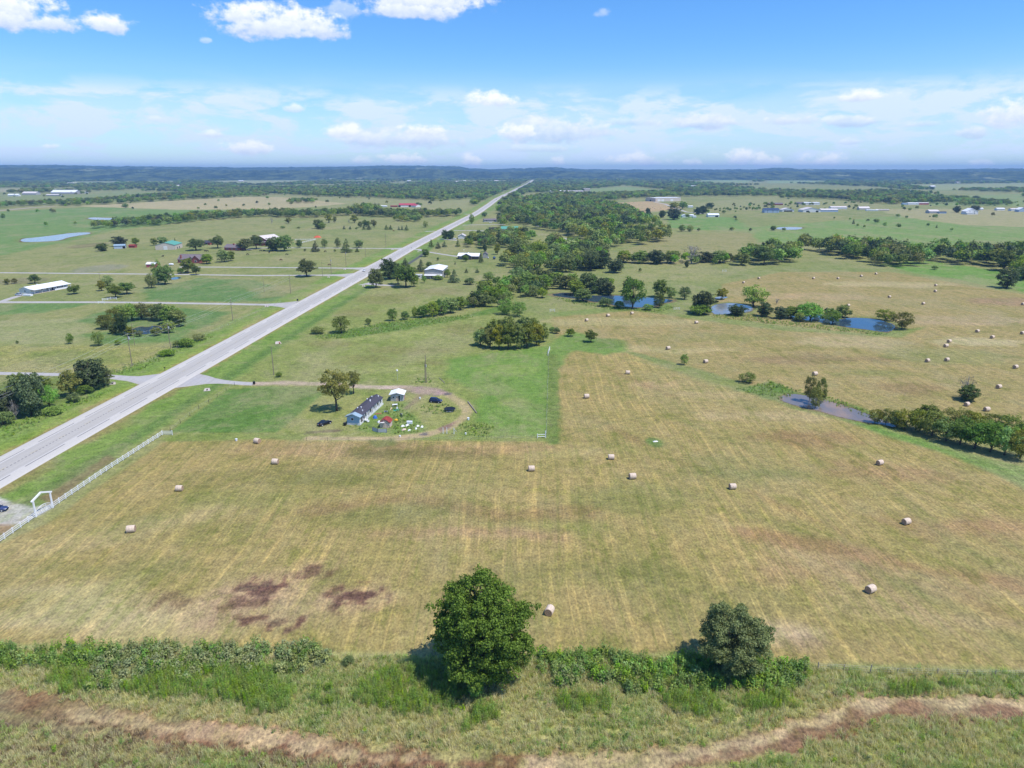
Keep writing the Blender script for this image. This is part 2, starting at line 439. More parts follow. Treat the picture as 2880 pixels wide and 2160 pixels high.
def spots(px, py, rx, ry, rgb, op, thr=.0):
    c = G(px, py); a = width_m(c, rx); b = abs(G(px, py - ry).y - G(px, py + ry).y) / 2
    idx = np.where((np.abs(gx - c.x) < a * 1.6) & (np.abs(gy - c.y) < b * 1.6))[0]
    e_ = 1.15 - np.sqrt(((gx[idx] - c.x) / a) ** 2 + ((gy[idx] - c.y) / b) ** 2)
    f_ = vnoise(gx[idx] / 1.6 + px, gy[idx] / 2.2 + py, 4) - .5
    put(idx, smooth01((e_ * .9 + f_ * 2.6 + n_md[idx] * 1.2 - .35 - thr) * 2.2) * smooth01(e_ * 3 + .6), rgb, op, .2, .9)
def blob(px, py, rx, ry, rgb, op=0.7, amp=3.0, soft=2.0, mw=None, rg=None):
    c = G(px, py); a = width_m(c, rx); b = abs(G(px, py - ry).y - G(px, py + ry).y) / 2
    P = [(c.x + a * math.cos(t), c.y + b * math.sin(t)) for t in np.linspace(0, 2 * math.pi, 15)[:-1]]
    cov(P, rgb, soft, min(amp, a * 0.6), op, mw, rg, metres=True)

# broad pasture variation
put(np.arange(len(gx)), smooth01(n_lo * 3 + 0.5), (158, 160, 108), 0.55, None, None)
put(np.arange(len(gx)), smooth01(-n_md * 3 + 0.1), (112, 136, 72), 0.45, None, None)
# far fields
cov([(-300, 730), (-300, 600), (0, 596), (240, 583), (520, 586), (760, 596), (640, 610), (300, 650), (240, 668), (0, 720)], (112, 152, 82), 6, 10)
cov([(215, 580), (480, 565), (700, 553), (900, 556), (1000, 570), (900, 580), (740, 589), (500, 590)], (190, 174, 132), 6, 8)
cov([(700, 545), (1000, 555), (1230, 565), (1340, 560), (1300, 598), (1180, 590), (1000, 575)], (150, 158, 108), 6, 8)
cov([(720, 560), (900, 572), (930, 578), (740, 584)], (186, 172, 130), 6, 8)
cov([(0, 545), (240, 548), (330, 538), (640, 545), (480, 560), (200, 572), (0, 582)], (134, 154, 100), 8, 12)
cov([(0, 530), (200, 530), (240, 536), (0, 540)], (180, 170, 140), 8, 10, .8)
cov([(560, 512), (720, 503), (900, 502), (900, 508), (720, 518)], (155, 170, 130), 12, 20)
cov([(200, 512), (330, 511), (340, 516), (210, 518)], (140, 165, 115), 12, 20)
cov([(330, 507), (480, 507), (480, 513), (340, 512)], (150, 168, 122), 12, 20)
cov([(1440, 562), (1480, 546), (1700, 540), (1640, 550), (1500, 566)], (162, 152, 108), 6, 8)
cov([(1640, 532), (1760, 525), (1910, 540), (1640, 546)], (132, 162, 102), 6, 8)
cov([(1690, 572), (1840, 565), (1925, 585), (1800, 600), (1700, 592)], (194, 166, 126), 5, 8)
cov([(1950, 572), (2160, 555), (2320, 565), (2160, 592), (1960, 592)], (148, 157, 108), 6, 10)
cov([(1970, 503), (2120, 504), (2100, 514), (1970, 510)], (140, 172, 118), 10, 15)
cov([(2160, 508), (2320, 508), (2300, 515), (2160, 515)], (140, 170, 118), 10, 15)
cov([(2540, 520), (2880, 515), (2880, 528), (2640, 535)], (150, 168, 120), 10, 15)
cov([(2560, 555), (2880, 545), (2880, 580), (2620, 578)], (132, 160, 100), 8, 12)
cov([(2240, 560), (2480, 570), (2480, 590), (2200, 580)], (150, 158, 108), 6, 10)
# right hand meadows
cov([(1880, 640), (1980, 600), (2110, 640), (2620, 600), (2900, 640), (3100, 700), (2600, 715), (2300, 690), (2130, 680), (2100, 652)], (122, 158, 86), 5, 8)
cov([(2450, 588), (2900, 588), (2900, 640), (2700, 632), (2550, 612)], (164, 165, 124), 6, 10)
cov([(1740, 708), (1880, 658), (2110, 654), (2140, 690), (2080, 735), (1900, 742), (1760, 742)], (150, 152, 102), 4, 8)
cov([(2470, 742), (2600, 733), (2880, 770), (3100, 800), (3100, 850), (2880, 822), (2700, 788), (2560, 765)], (110, 158, 70), 3, 6)
cov([(1880, 600), (2060, 612), (2110, 640), (1990, 648), (1880, 640)], (112, 156, 78), 4, 6)
# left: lawns, pasture strips
cov([(-200, 905), (0, 900), (250, 895), (290, 940), (200, 965), (-200, 970)], (158, 158, 108), 4, 6)
cov([(400, 815), (560, 782), (720, 788), (840, 835), (800, 850), (420, 847)], (100, 142, 80), 3, 5)
cov([(690, 812), (820, 800), (840, 830), (740, 838)], (158, 152, 108), 3, 6, .7)
cov([(200, 905), (330, 862), (520, 866), (650, 880), (560, 925), (330, 925)], (102, 142, 80), 3, 5)
cov([(-100, 860), (120, 852), (260, 853), (120, 880), (-100, 892)], (104, 146, 80), 3, 5)
cov([(200, 940), (560, 910), (520, 960), (300, 968)], (104, 144, 78), 3, 5)
cov([(-300, 975), (300, 972), (500, 980), (440, 1030), (250, 1052), (-300, 1052)], (152, 158, 92), 3, 5, 1, 0, .9)
cov([(70, 990), (330, 985), (350, 1020), (150, 1025)], (118, 142, 66), 3, 6, .7, 0, .9)
cov([(-300, 1058), (320, 1062), (300, 1080), (100, 1180), (-300, 1330)], (118, 140, 72), 3, 5, 1, 0, .8)
blob(280, 755, 60, 12, (150, 145, 140), .5); blob(60, 790, 70, 10, (130, 120, 100), .5); blob(250, 690, 40, 8, (120, 100, 80), .5)
# meadow behind the homestead
cov([(560, 1066), (700, 980), (880, 880), (1010, 815), (1180, 810), (1420, 870), (1560, 890), (1545, 1000), (1545, 1238), (480, 1238)], (136, 154, 82), 2, 3, 1, 0, .55)
for (bx, by, rx, ry) in [(1080, 840, 90, 14), (1220, 820, 80, 10), (930, 968, 70, 9), (1010, 1010, 90, 12), (1300, 925, 60, 18), (1150, 985, 120, 10), (1000, 880, 60, 12), (1240, 1020, 60, 6)]:
    blob(bx, by, rx, ry, (140, 128, 86), .45, 5, 4)
for (bx, by, rx, ry) in [(900, 1010, 80, 10), (1100, 1040, 90, 8), (1000, 950, 60, 10), (1180, 940, 80, 9)]:
    blob(bx, by, rx, ry, (172, 172, 108), .5, 5, 4)
cov([(880, 945), (960, 930), (1110, 905), (1320, 885), (1430, 850), (1440, 870), (1300, 900), (1150, 925), (980, 950)], (104, 142, 64), 2, 4)
cov([(1270, 1010), (1400, 985), (1545, 975), (1547, 1238), (1290, 1236), (1345, 1150), (1330, 1090), (1250, 1060)], (112, 154, 66), 3, 4)
blob(1440, 1130, 50, 12, (150, 165, 96), .5); blob(1430, 1040, 80, 12, (140, 168, 84), .5)
cov([(478, 1216), (640, 1096), (760, 1086), (902, 1090), (905, 1112), (796, 1204), (790, 1215)], (96, 140, 62), .8, .5)
cov([(796, 1206), (905, 1112), (1010, 1110), (1300, 1110), (1330, 1150), (1260, 1215), (1100, 1232), (700, 1232), (780, 1218)], (146, 158, 90), 1.2, 1.5)
cov([(1010, 1165), (1080, 1120), (1160, 1130), (1150, 1160), (1200, 1200), (1180, 1222), (1060, 1222), (1000, 1210)], (112, 148, 70), 1.2, 1.5, .9, 0, .6)
cov([(460, 1222), (780, 1222), (1545, 1226), (1560, 1242), (900, 1246), (460, 1240)], (132, 152, 78), 1.2, 1.5)
# hay fields
cov([(-700, 1830), (-700, 1700), (0, 1532), (140, 1470), (457, 1243), (700, 1238), (1560, 1242), (1572, 1000), (1620, 985), (1720, 978), (2000, 1075),
     (2280, 1145), (2480, 1225), (2700, 1285), (2900, 1390), (3400, 1560), (3400, 1900), (2880, 1886), (2700, 1878), (2300, 1868), (2000, 1840), (1600, 1842),
     (1200, 1835), (900, 1838), (600, 1818), (0, 1812)], (168, 150, 96), 1.0, 1.0, 1, 1.0, .45)
cov([(1572, 995), (1550, 890), (1800, 862), (2000, 895), (2030, 800), (2200, 765), (2500, 765), (2650, 790), (2900, 832), (3400, 880), (3400, 1400), (2900, 1262),
     (2700, 1205), (2480, 1162), (2280, 1130), (2100, 1082), (1900, 1022), (1720, 975)], (166, 149, 98), 1.5, 2.0, 1, .55, .45)
for (bx, by, rx, ry, c, o) in [(1750, 905, 200, 10, (182, 168, 118), .6), (2100, 880, 160, 14, (140, 145, 90), .6), (2400, 960, 140, 14, (190, 170, 128), .6),
        (2300, 1010, 200, 10, (150, 128, 92), .6), (2560, 1090, 90, 14, (140, 112, 84), .4), (2650, 1000, 150, 18, (140, 148, 92), .6), (2300, 835, 150, 9, (186, 160, 120), .6),
        (2700, 900, 200, 14, (180, 158, 120), .7), (2850, 850, 120, 12, (166, 136, 108), .6), (2450, 1050, 120, 8, (130, 140, 80), .6), (2740, 960, 120, 10, (196, 182, 140), .6),
        (2500, 800, 160, 8, (192, 174, 130), .6), (1900, 985, 160, 8, (190, 172, 122), .6), (2000, 950, 150, 12, (146, 148, 92), .5),
        (2050, 1110, 110, 12, (190, 165, 120), .6), (2150, 1170, 160, 18, (186, 164, 120), .6), (2250, 1230, 140, 14, (150, 120, 84), .6), (1830, 1080, 60, 8, (190, 160, 118), .6),
        (2480, 1330, 160, 26, (168, 136, 100), .6), (2700, 1480, 200, 40, (170, 132, 100), .5), (2300, 1600, 180, 34, (172, 140, 104), .5), (2600, 1650, 260, 40, (176, 150, 112), .4),
        (1350, 1500, 150, 12, (190, 160, 120), .5), (1130, 1440, 200, 20, (130, 130, 76), .5), (950, 1340, 160, 18, (134, 136, 80), .5), (700, 1400, 180, 26, (140, 140, 82), .5),
        (500, 1480, 170, 30, (136, 138, 80), .5), (300, 1600, 160, 20, (138, 136, 82), .5), (120, 1660, 200, 24, (192, 176, 130), .6), (220, 1740, 260, 40, (196, 178, 134), .7),
        (520, 1770, 200, 30, (186, 172, 118), .5), (760, 1720, 190, 60, (190, 162, 124), .6), (1500, 1480, 180, 30, (150, 146, 88), .5), (1800, 1400, 200, 30, (140, 138, 82), .5),
        (1700, 1620, 220, 40, (144, 138, 84), .5), (2000, 1700, 240, 36, (146, 138, 86), .5), (2350, 1560, 120, 18, (190, 158, 122), .5), (2230, 1785, 70, 14, (206, 182, 148), .8),
        (2330, 1810, 110, 12, (140, 118, 90), .6), (1280, 1790, 140, 14, (184, 168, 112), .5), (850, 1270, 120, 10, (180, 150, 108), .6), (1180, 1275, 150, 8, (128, 116, 74), .7),
        (1060, 1262, 60, 6, (120, 110, 70), .6), (1650, 1270, 120, 10, (176, 160, 106), .6), (2100, 1330, 160, 14, (134, 134, 80), .6), (2000, 1290, 120, 14, (140, 136, 82), .5)]:
    blob(bx, by, rx * 1.1, ry * 1.1, c, min(.9, o * 1.12), 7, 4, None, None)
# long brown and tan swaths that bend round the right of the hay field
def sweep(pts, half, rgb, op, amp=2.5):
    P = gp(pts); xs = [p[0] for p in P]; ys = [p[1] for p in P]; m = half + amp + 10
    idx = np.where((gx > min(xs) - m) & (gx < max(xs) + m) & (gy > min(ys) - m) & (gy < max(ys) + m))[0]
    d = half - line_d(P, gx[idx], gy[idx]) + amp * 2 * n_md[idx] + 2 * n_hi[idx] + 14 * n_lo[idx]
    put(idx, smooth01(d / 5 + .4), rgb, op, None, None)
for k_ in range(7):
    o_ = k_ * 46
    sweep([(1740 - o_ * .5, 1000 + o_ * .9), (1960 - o_ * .6, 1085 + o_ * 1.0), (2180 - o_ * .5, 1170 + o_ * 1.1), (2420 - o_ * .35, 1270 + o_ * 1.2), (2680 - o_ * .2, 1390 + o_ * 1.3), (2900, 1520 + o_ * 1.35)], 1.6 + .5 * (k_ % 3), [(186, 164, 116), (144, 112, 80), (132, 132, 76)][k_ % 3], .55)
sweep([(900, 1430), (1150, 1400), (1400, 1450), (1650, 1440)], 2.5, (146, 116, 82), .5); sweep([(1050, 1500), (1300, 1490), (1560, 1510)], 2.0, (176, 142, 108), .6)
sweep([(560, 1350), (800, 1330), (1050, 1360)], 3.5, (128, 130, 74), .45); sweep([(1350, 1620), (1600, 1580), (1850, 1620)], 2.5, (128, 130, 74), .4); sweep([(2100, 1500), (2350, 1540), (2600, 1600), (2850, 1640)], 3.5, (160, 118, 88), .5)
sweep([(2350, 1690), (2600, 1740), (2880, 1760)], 2.5, (186, 160, 120), .5); sweep([(100, 1540), (350, 1500), (600, 1440)], 2.5, (186, 168, 120), .45); sweep([(1620, 1255), (1400, 1262), (1000, 1256), (700, 1262)], 1.5, (178, 148, 106), .55)
for (bx, by, rx, ry, o) in [(740, 1662, 60, 34, .85), (800, 1750, 70, 20, .85), (690, 1745, 60, 16, .8), (1000, 1680, 66, 32, .75), (888, 1612, 46, 18, .55), (460, 1690, 60, 24, .3), (700, 1700, 70, 20, .5)]:
    blob(bx, by, rx * 1.5, ry * 1.4, (186, 156, 122), o * .55, 5, 2.5, .2, .6)
    spots(bx, by, rx * 1.3, ry * 1.3, (138, 104, 86), o, -.1)
    spots(bx, by, rx * 1.1, ry * 1.1, (104, 76, 66), o, .05)
# green runs through the hay
cov([(1548, 965), (1600, 930), (1700, 955), (1770, 985), (1700, 1002), (1620, 985), (1592, 1002), (1550, 1050)], (116, 154, 72), 2, 3)
cov([(1690, 995), (1850, 1020), (2000, 1050), (2130, 1090), (2290, 1135), (2240, 1145), (2050, 1098), (1850, 1032)], (130, 148, 78), 3, 4, .7)
cov([(2060, 1095), (2170, 1072), (2250, 1105), (2330, 1120), (2460, 1165), (2440, 1180), (2300, 1140), (2200, 1135)], (100, 140, 64), 1.5, 2, 1, 0, .7)
cov([(2340, 1168), (2480, 1205), (2620, 1240), (2760, 1285), (2900, 1320), (3300, 1400), (3300, 1440), (2880, 1362), (2700, 1290), (2500, 1228)], (106, 152, 66), 1.2, 1.5, 1, 0, .6)
cov([(1550, 880), (1800, 855), (2010, 890), (2200, 915), (2430, 938), (2600, 920), (2540, 950), (2200, 930), (2000, 905), (1780, 872), (1560, 892)], (120, 150, 76), 1.5, 2, .8, 0, .5)
covl([(1556, 1242), (1556, 1000)], 1.8, (112, 140, 66), .8, 1.0, 1, .6)
blob(1842, 1246, 22, 14, (96, 136, 60), .9, 1, .8)
blob(1700, 965, 60, 14, (104, 140, 66), .8)
# homestead dirt
covl([(690, 1079), (800, 1077), (905, 1079), (960, 1084), (1020, 1088)], 2.2, (206, 180, 164), .5, .4, 1)
covl([(1020, 1088), (1150, 1090)], 2.2, (206, 182, 166), .5, .4, 1)
cov([(1120, 1086), (1190, 1086), (1240, 1094), (1268, 1108), (1225, 1112), (1150, 1104)], (178, 150, 144), .8, .8, .95)
covl([(1262, 1110), (1305, 1138), (1316, 1160), (1300, 1180), (1262, 1205), (1200, 1222), (1100, 1234), (960, 1232), (870, 1232)], 1.7, (192, 170, 130), .7, .6, .95)
cov([(1228, 1206), (1262, 1192), (1290, 1182), (1262, 1206), (1240, 1214)], (150, 118, 112), .6, .5, .9)
covl([(1185, 1110), (1165, 1130), (1140, 1150)], .9, (132, 112, 96), .6, .5, .8)
covl([(870, 1216), (910, 1214), (955, 1210)], 1.0, (106, 92, 82), .6, .5, .9)
cov([(935, 1216), (955, 1202), (952, 1214)], (88, 66, 58), .5, .4, .9)
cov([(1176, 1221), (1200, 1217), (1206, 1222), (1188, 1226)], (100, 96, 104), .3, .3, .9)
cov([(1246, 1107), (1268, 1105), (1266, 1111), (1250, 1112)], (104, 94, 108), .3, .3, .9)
cov([(1030, 1238), (1100, 1236), (1110, 1250), (1060, 1258)], (110, 128, 70), .8, 1, .8)
cov([(1290, 1195), (1340, 1185), (1390, 1200), (1380, 1230), (1310, 1225)], (128, 150, 76), 1.0, 1.5, 1, 0, .9)
# pond banks: rank green outside, trodden mud at the water line
for (lab_, pts_, m_) in PONDS:
    P = gp(pts_); k_ = min(1.0, max(.35, (max(p[0] for p in P) - min(p[0] for p in P)) / 60))
    idx = np.where((gx > min(p[0] for p in P) - 14) & (gx < max(p[0] for p in P) + 14) & (gy > min(p[1] for p in P) - 20) & (gy < max(p[1] for p in P) + 20))[0]
    sd = poly_sd(P, gx[idx], gy[idx])
    put(idx, smooth01((sd + 9 * k_ + 8 * n_md[idx]) / 4), (112, 144, 68), .8, 0, .8)
    put(idx, smooth01((sd + 2.6 * k_ + 3 * n_md[idx] + 2 * n_hi[idx]) / 1.4), (122, 100, 76), .9, 0, .5)
# roadside verge
yy = np.clip(gy, 60, 8500); dx = np.abs(gx - hwy_x(yy)); side = gx - hwy_x(yy)
near_r = np.where((dx < 60) & (gy > 40) & (gy < 4000))[0]
wv = smooth01((26 + 8 * n_md[near_r] - dx[near_r]) / 5)
put(near_r, wv, (118, 156, 66), .95, 0, .55)
wv = smooth01((16 + 8 * n_md[near_r] - dx[near_r]) / 6) * (side[near_r] < 0)
put(near_r, wv, (146, 168, 66), .6, None, None)
dd = np.abs(dx[near_r] - 20 - 5 * n_lo[near_r])
put(near_r, smooth01((4.5 - dd) / 4) * (side[near_r] > 0) * (gy[near_r] < 900), (92, 132, 62), .75, None, None)
put(near_r, smooth01((9.6 + 5 * n_hi[near_r] + 4 * n_md[near_r] - dx[near_r]) / 1.2), (166, 148, 96), .8, 0, .2)
nb = near_r[(gy[near_r] < 260) & (side[near_r] > 0)]
put(nb, smooth01((12.5 + 9 * n_md[nb] - dx[nb]) / 3), (156, 142, 92), .7, None, None)
cov([(100, 1400), (200, 1350), (300, 1285), (320, 1290), (230, 1350), (150, 1420)], (140, 110, 88), .8, 1.5, .7)
cov([(-300, 1400), (0, 1398), (40, 1415), (95, 1428), (130, 1418), (150, 1424), (100, 1452), (60, 1470), (0, 1478), (-300, 1500)], (206, 198, 192), .6, .9, 1, 0, .2)
cov([(-200, 1520), (0, 1478), (40, 1480), (0, 1510)], (168, 128, 106), .6, .9, .8)
# rough ground below the hay field
cov([(-900, 1822), (0, 1822), (900, 1842), (1500, 1842), (2000, 1846), (2300, 1872), (2880, 1890), (3500, 1905), (3500, 2700), (-900, 2700)], (146, 150, 96), .8, .8, 1, 0, 1)
cov([(-300, 1825), (400, 1830), (930, 1835), (930, 1885), (760, 1980), (300, 1980), (0, 1890)], (98, 128, 62), 1.2, 1.5, .85, 0, 1)
cov([(1480, 1846), (2290, 1876), (2250, 1950), (2000, 1970), (1500, 1930)], (92, 122, 60), 1.2, 1.5, .8, 0, 1)
cov([(900, 1880), (1320, 1880), (1330, 2010), (900, 2030)], (104, 132, 66), 1.2, 1.8, .7, 0, 1)
cov([(2200, 1900), (2900, 1905), (2900, 1975), (2450, 1975), (2280, 1965)], (124, 152, 92), 1.2, 1.5, .8, 0, 1)
cov([(1250, 2010), (2050, 1965), (2250, 1990), (2050, 2080), (1300, 2080)], (182, 176, 118), 1.5, 2, .65, 0, 1)
cov([(150, 1880), (400, 1960), (600, 2010), (300, 1990)], (178, 170, 112), 1.2, 1.5, .6, 0, 1)
cov([(1900, 2400), (2000, 2160), (2450, 2030), (2950, 2030), (3000, 2400)], (132, 146, 78), 1.2, 1.5, .8, 0, 1)
cov([(-200, 1985), (200, 2040), (620, 2100), (900, 2140), (300, 2120), (-200, 2110)], (112, 92, 72), 1.2, 2.0, .75, 0, 1)
covl([(0, 1836), (500, 1834), (900, 1846), (1180, 1842)], .8, (182, 172, 116), .5, .6, .6, .5)
cov([(-300, 1945), (0, 1950), (60, 1985), (230, 2030), (330, 2060), (200, 2075), (0, 2050), (-300, 2030)], (98, 66, 54), 1.0, 2.2, .9, 0, .9)
TRACK = [(-300, 1930), (-100, 1955), (100, 1978), (220, 2010), (420, 2045), (650, 2072), (900, 2110), (1150, 2142), (1500, 2158), (1800, 2152), (2000, 2125), (2200, 2080), (2350, 2022), (2470, 1988), (2650, 1985), (2880, 1992), (3200, 1998)]
covl(TRACK, 3.6, (168, 152, 104), 1.4, 2.2, .6, .9)
covl(TRACK, 2.0, (136, 96, 74), .8, 2.8, .9, .9)
covl([(220, 2008), (420, 2040), (650, 2066), (900, 2100)], 1.0, (198, 168, 130), .6, 2.8, .8, .8)
covl([(700, 2078), (1000, 2122), (1400, 2150)], .5, (196, 172, 130), .5, 2.4, .7, .8)
covl([(1500, 2152), (1800, 2144), (2000, 2118), (2200, 2074), (2350, 2016), (2470, 1982), (2650, 1982), (2880, 1986), (3200, 1992)], 1.4, (196, 172, 132), .7, 1.9, .9, .8)
covl([(1900, 2146), (2200, 2092), (2400, 2026), (2520, 2002), (2900, 2012)], .5, (122, 84, 66), .6, 2.2, .7, .8)
covl([(1556, 1236), (1700, 1192), (1820, 1172), (1960, 1160)], .3, (118, 124, 66), .4, .2, .7, .5)
covl([(1640, 1450), (1720, 1400), (1800, 1388)], .3, (120, 126, 68), .4, .2, .5, .5)

fi = np.arange((len(rows) - 1) * (ns - 1)); r_ = fi // (ns - 1); c_ = fi % (ns - 1)
i0 = r_ * ns + c_
gmesh = np_mesh('ground', np.stack([gx, gy, np.zeros_like(gx)], 1), np.stack([i0, i0 + 1, i0 + ns + 1, i0 + ns], 1))
a = gmesh.attributes.new('cover', 'FLOAT_COLOR', 'POINT')
a.data.foreach_set('color', np.concatenate([cover, np.ones((len(gx), 1))], 1).astype(np.float32).ravel())
gmesh.attributes.new('mow', 'FLOAT', 'POINT').data.foreach_set('value', mow.astype(np.float32))
gmesh.attributes.new('rgh', 'FLOAT', 'POINT').data.foreach_set('value', rgh.astype(np.float32))

gm = bpy.data.materials.new('ground_cover'); gm.use_nodes = True
t = NT(gm.node_tree); b = t.n['Principled BSDF']
ac = t.add('ShaderNodeAttribute'); ac.attribute_name = 'cover'
am = t.add('ShaderNodeAttribute'); am.attribute_name = 'mow'
ar = t.add('ShaderNodeAttribute'); ar.attribute_name = 'rgh'
pos = t.add('ShaderNodeTexCoord').outputs['Object']
bend = t.add('ShaderNodeVectorMath'); bend.operation = 'ADD'
t.l.new(pos, bend.inputs[0])
bn = t.add('ShaderNodeTexNoise'); bn.inputs['Scale'].default_value = 0.012; bn.inputs['Detail'].default_value = 1.0
t.l.new(pos, bn.inputs['Vector'])
bsc = t.add('ShaderNodeVectorMath'); bsc.operation = 'MULTIPLY'; bsc.inputs[1].default_value = (9, 0, 0)
t.l.new(bn.outputs['Color'], bsc.inputs[0]); t.l.new(bsc.outputs[0], bend.inputs[1])
row = t.noise(t.vmul(bend.outputs[0], (0.16, 0.0035, 1)), 1.0, 2.0, 0.6)         # cut rows along the field
row2 = t.noise(t.vmul(bend.outputs[0], (1.4, 0.03, 1)), 1.0, 2.0, 0.5)
fine = t.noise(t.vmul(pos, (1.0, 0.6, 1)), 2.2, 6.0, 0.7)
fine2 = t.noise(pos, 0.45, 5.0, 0.65)
mid = t.noise(pos, 0.05, 5.0, 0.6)
c0 = ac.outputs['Color']
straw = t.mix(1.0, c0, (1.36, 1.30, 1.22, 1), 'MULTIPLY')
greenr = t.mix(1.0, c0, (0.66, 0.80, 0.58, 1), 'MULTIPLY')
thin = t.m('ABSOLUTE', t.m('SUBTRACT', t.m('FRACT', t.m('MULTIPLY', row, 7.0)), 0.5))
line = t.m('MULTIPLY', t.ss(thin, 0.13, 0.02), t.ss(row2, 0.36, 0.56))
lineg = t.m('MULTIPLY', t.ss(thin, 0.30, 0.46), t.ss(row2, 0.62, 0.40))
patch = t.ss(mid, 0.30, 0.62)
c1 = t.mix(t.m('MULTIPLY', t.m('MULTIPLY', line, am.outputs['Fac']), t.m('ADD', 0.25, t.m('MULTIPLY', patch, 0.75))), c0, straw)
c2 = t.mix(t.m('MULTIPLY', t.m('MULTIPLY', lineg, am.outputs['Fac']), 0.5), c1, greenr)
fl = t.noise(t.vmul(pos, (1.0, 0.35, 1)), 0.30, 6.0, 0.7)
c2 = t.mix(t.m('MULTIPLY', t.ss(fl, 0.50, 0.66), 0.55), c2, t.mix(1.0, c2, (0.74, 0.86, 0.60, 1), 'MULTIPLY'))
c2 = t.mix(t.m('MULTIPLY', t.ss(fl, 0.48, 0.32), 0.55), c2, t.mix(1.0, c2, (1.24, 1.16, 1.05, 1), 'MULTIPLY'))
c3 = t.mix(t.m('MULTIPLY', t.ss(mid, 0.56, 0.40), 0.5), c2, t.mix(1.0, c2, (0.78, 0.88, 0.70, 1), 'MULTIPLY'))
amp = t.m('ADD', 0.50, t.m('MULTIPLY', ar.outputs['Fac'], 0.60))
vf = t.m('ADD', 1.0, t.m('MULTIPLY', t.m('SUBTRACT', fine, 0.5), t.m('MULTIPLY', amp, 3.0)))
v2 = t.m('ADD', 1.0, t.m('MULTIPLY', t.m('SUBTRACT', fine2, 0.5), t.m('MULTIPLY', amp, 1.7)))
vv = t.m('MAXIMUM', t.m('MULTIPLY', vf, v2), 0.25)
cc = t.add('ShaderNodeCombineColor'); t.l.new(vv, cc.inputs[0]); t.l.new(vv, cc.inputs[1]); t.l.new(t.m('POWER', vv, 0.85), cc.inputs[2])
m1 = t.noise(t.vmul(pos, (1.0, 0.6, 1)), 0.022, 6.0, 0.65, 0.6)
m2 = t.noise(t.vmul(pos, (1.0, 0.7, 1)), 0.11, 6.0, 0.7, 0.5)
inv = t.m('SUBTRACT', 1.0, t.m('MULTIPLY', am.outputs['Fac'], 0.55))
c3 = t.mix(t.m('MULTIPLY', t.m('MULTIPLY', t.ss(m1, 0.49, 0.62), 0.8), inv), c3, t.mix(0.55, c3, (0.30, 0.265, 0.135, 1)))
c3 = t.mix(t.m('MULTIPLY', t.m('MULTIPLY', t.ss(m2, 0.51, 0.66), 0.8), inv), c3, t.mix(0.5, c3, (0.27, 0.25, 0.125, 1)))
c3 = t.mix(t.m('MULTIPLY', t.ss(m2, 0.48, 0.34), 0.8), c3, t.mix(1.0, c3, (0.70, 0.80, 0.62, 1), 'MULTIPLY'))
c4 = t.mix(1.0, c3, cc.outputs[0], 'MULTIPLY')
t.l.new(c4, b.inputs['Base Color'])
b.inputs['Roughness'].default_value = 0.95
b.inputs['Specular IOR Level'].default_value = 0.1
bp = t.add('ShaderNodeBump'); bp.inputs['Strength'].default_value = 0.55; bp.inputs['Distance'].default_value = 0.35
t.l.new(t.m('ADD', fine, t.m('MULTIPLY', fine2, 1.5)), bp.inputs['Height']); t.l.new(bp.outputs[0], b.inputs['Normal'])
ground = mesh_obj('ground', gmesh, gm)
tag(ground, 'green and straw coloured pasture and mown hay ground', None, None, 'structure')

# ------------------------------------------------------------------ strips: highway, driveways
def strip(name, pts, widths, z, mat, skirt=0.25, step=None):
    """pts in metres; top sheet at z with sloping shoulders down into the ground"""
    P = [Vector((p[0], p[1])) for p in pts]
    W = widths if isinstance(widths, (list, tuple)) else [widths] * len(P)
    if step:
        Q = []; V = []
        for i in range(len(P) - 1):
            n = max(1, int((P[i + 1] - P[i]).length / step))
            for k in range(n):
                f = k / n; Q.append(P[i].lerp(P[i + 1], f)); V.append(W[i] * (1 - f) + W[i + 1] * f)
        Q.append(P[-1]); V.append(W[-1]); P, W = Q, V
    for _ in range(2):
        if len(P) > 3:
            P = [P[0]] + [(P[i - 1] + P[i] * 2 + P[i + 1]) / 4 for i in range(1, len(P) - 1)] + [P[-1]]
    NX = [-1.0, -.8, -.55, -.3, 0, .3, .55, .8, 1.0]
    verts = []; ac_ = []
    for i, p in enumerate(P):
        d = (P[min(i + 1, len(P) - 1)] - P[max(i - 1, 0)]).normalized(); nrm = Vector((d.y, -d.x)); h = W[i] / 2
        verts.append((p.x - nrm.x * (h + skirt), p.y - nrm.y * (h + skirt), -0.05)); ac_.append(-1.1)
        for q in NX:
            verts.append((p.x + nrm.x * h * q, p.y + nrm.y * h * q, z)); ac_.append(q)
        verts.append((p.x + nrm.x * (h + skirt), p.y + nrm.y * (h + skirt), -0.05)); ac_.append(1.1)
    k = len(NX) + 2; F = []
    for i in range(len(P) - 1):
        for j in range(k - 1):
            F.append((i * k + j, i * k + j + 1, (i + 1) * k + j + 1, (i + 1) * k + j))
    me = np_mesh(name, verts, F)
    me.attributes.new('across', 'FLOAT', 'POINT').data.foreach_set('value', np.array(ac_, np.float32))
    me.materials.append(mat)
    return link(bpy.data.objects.new(name, me))

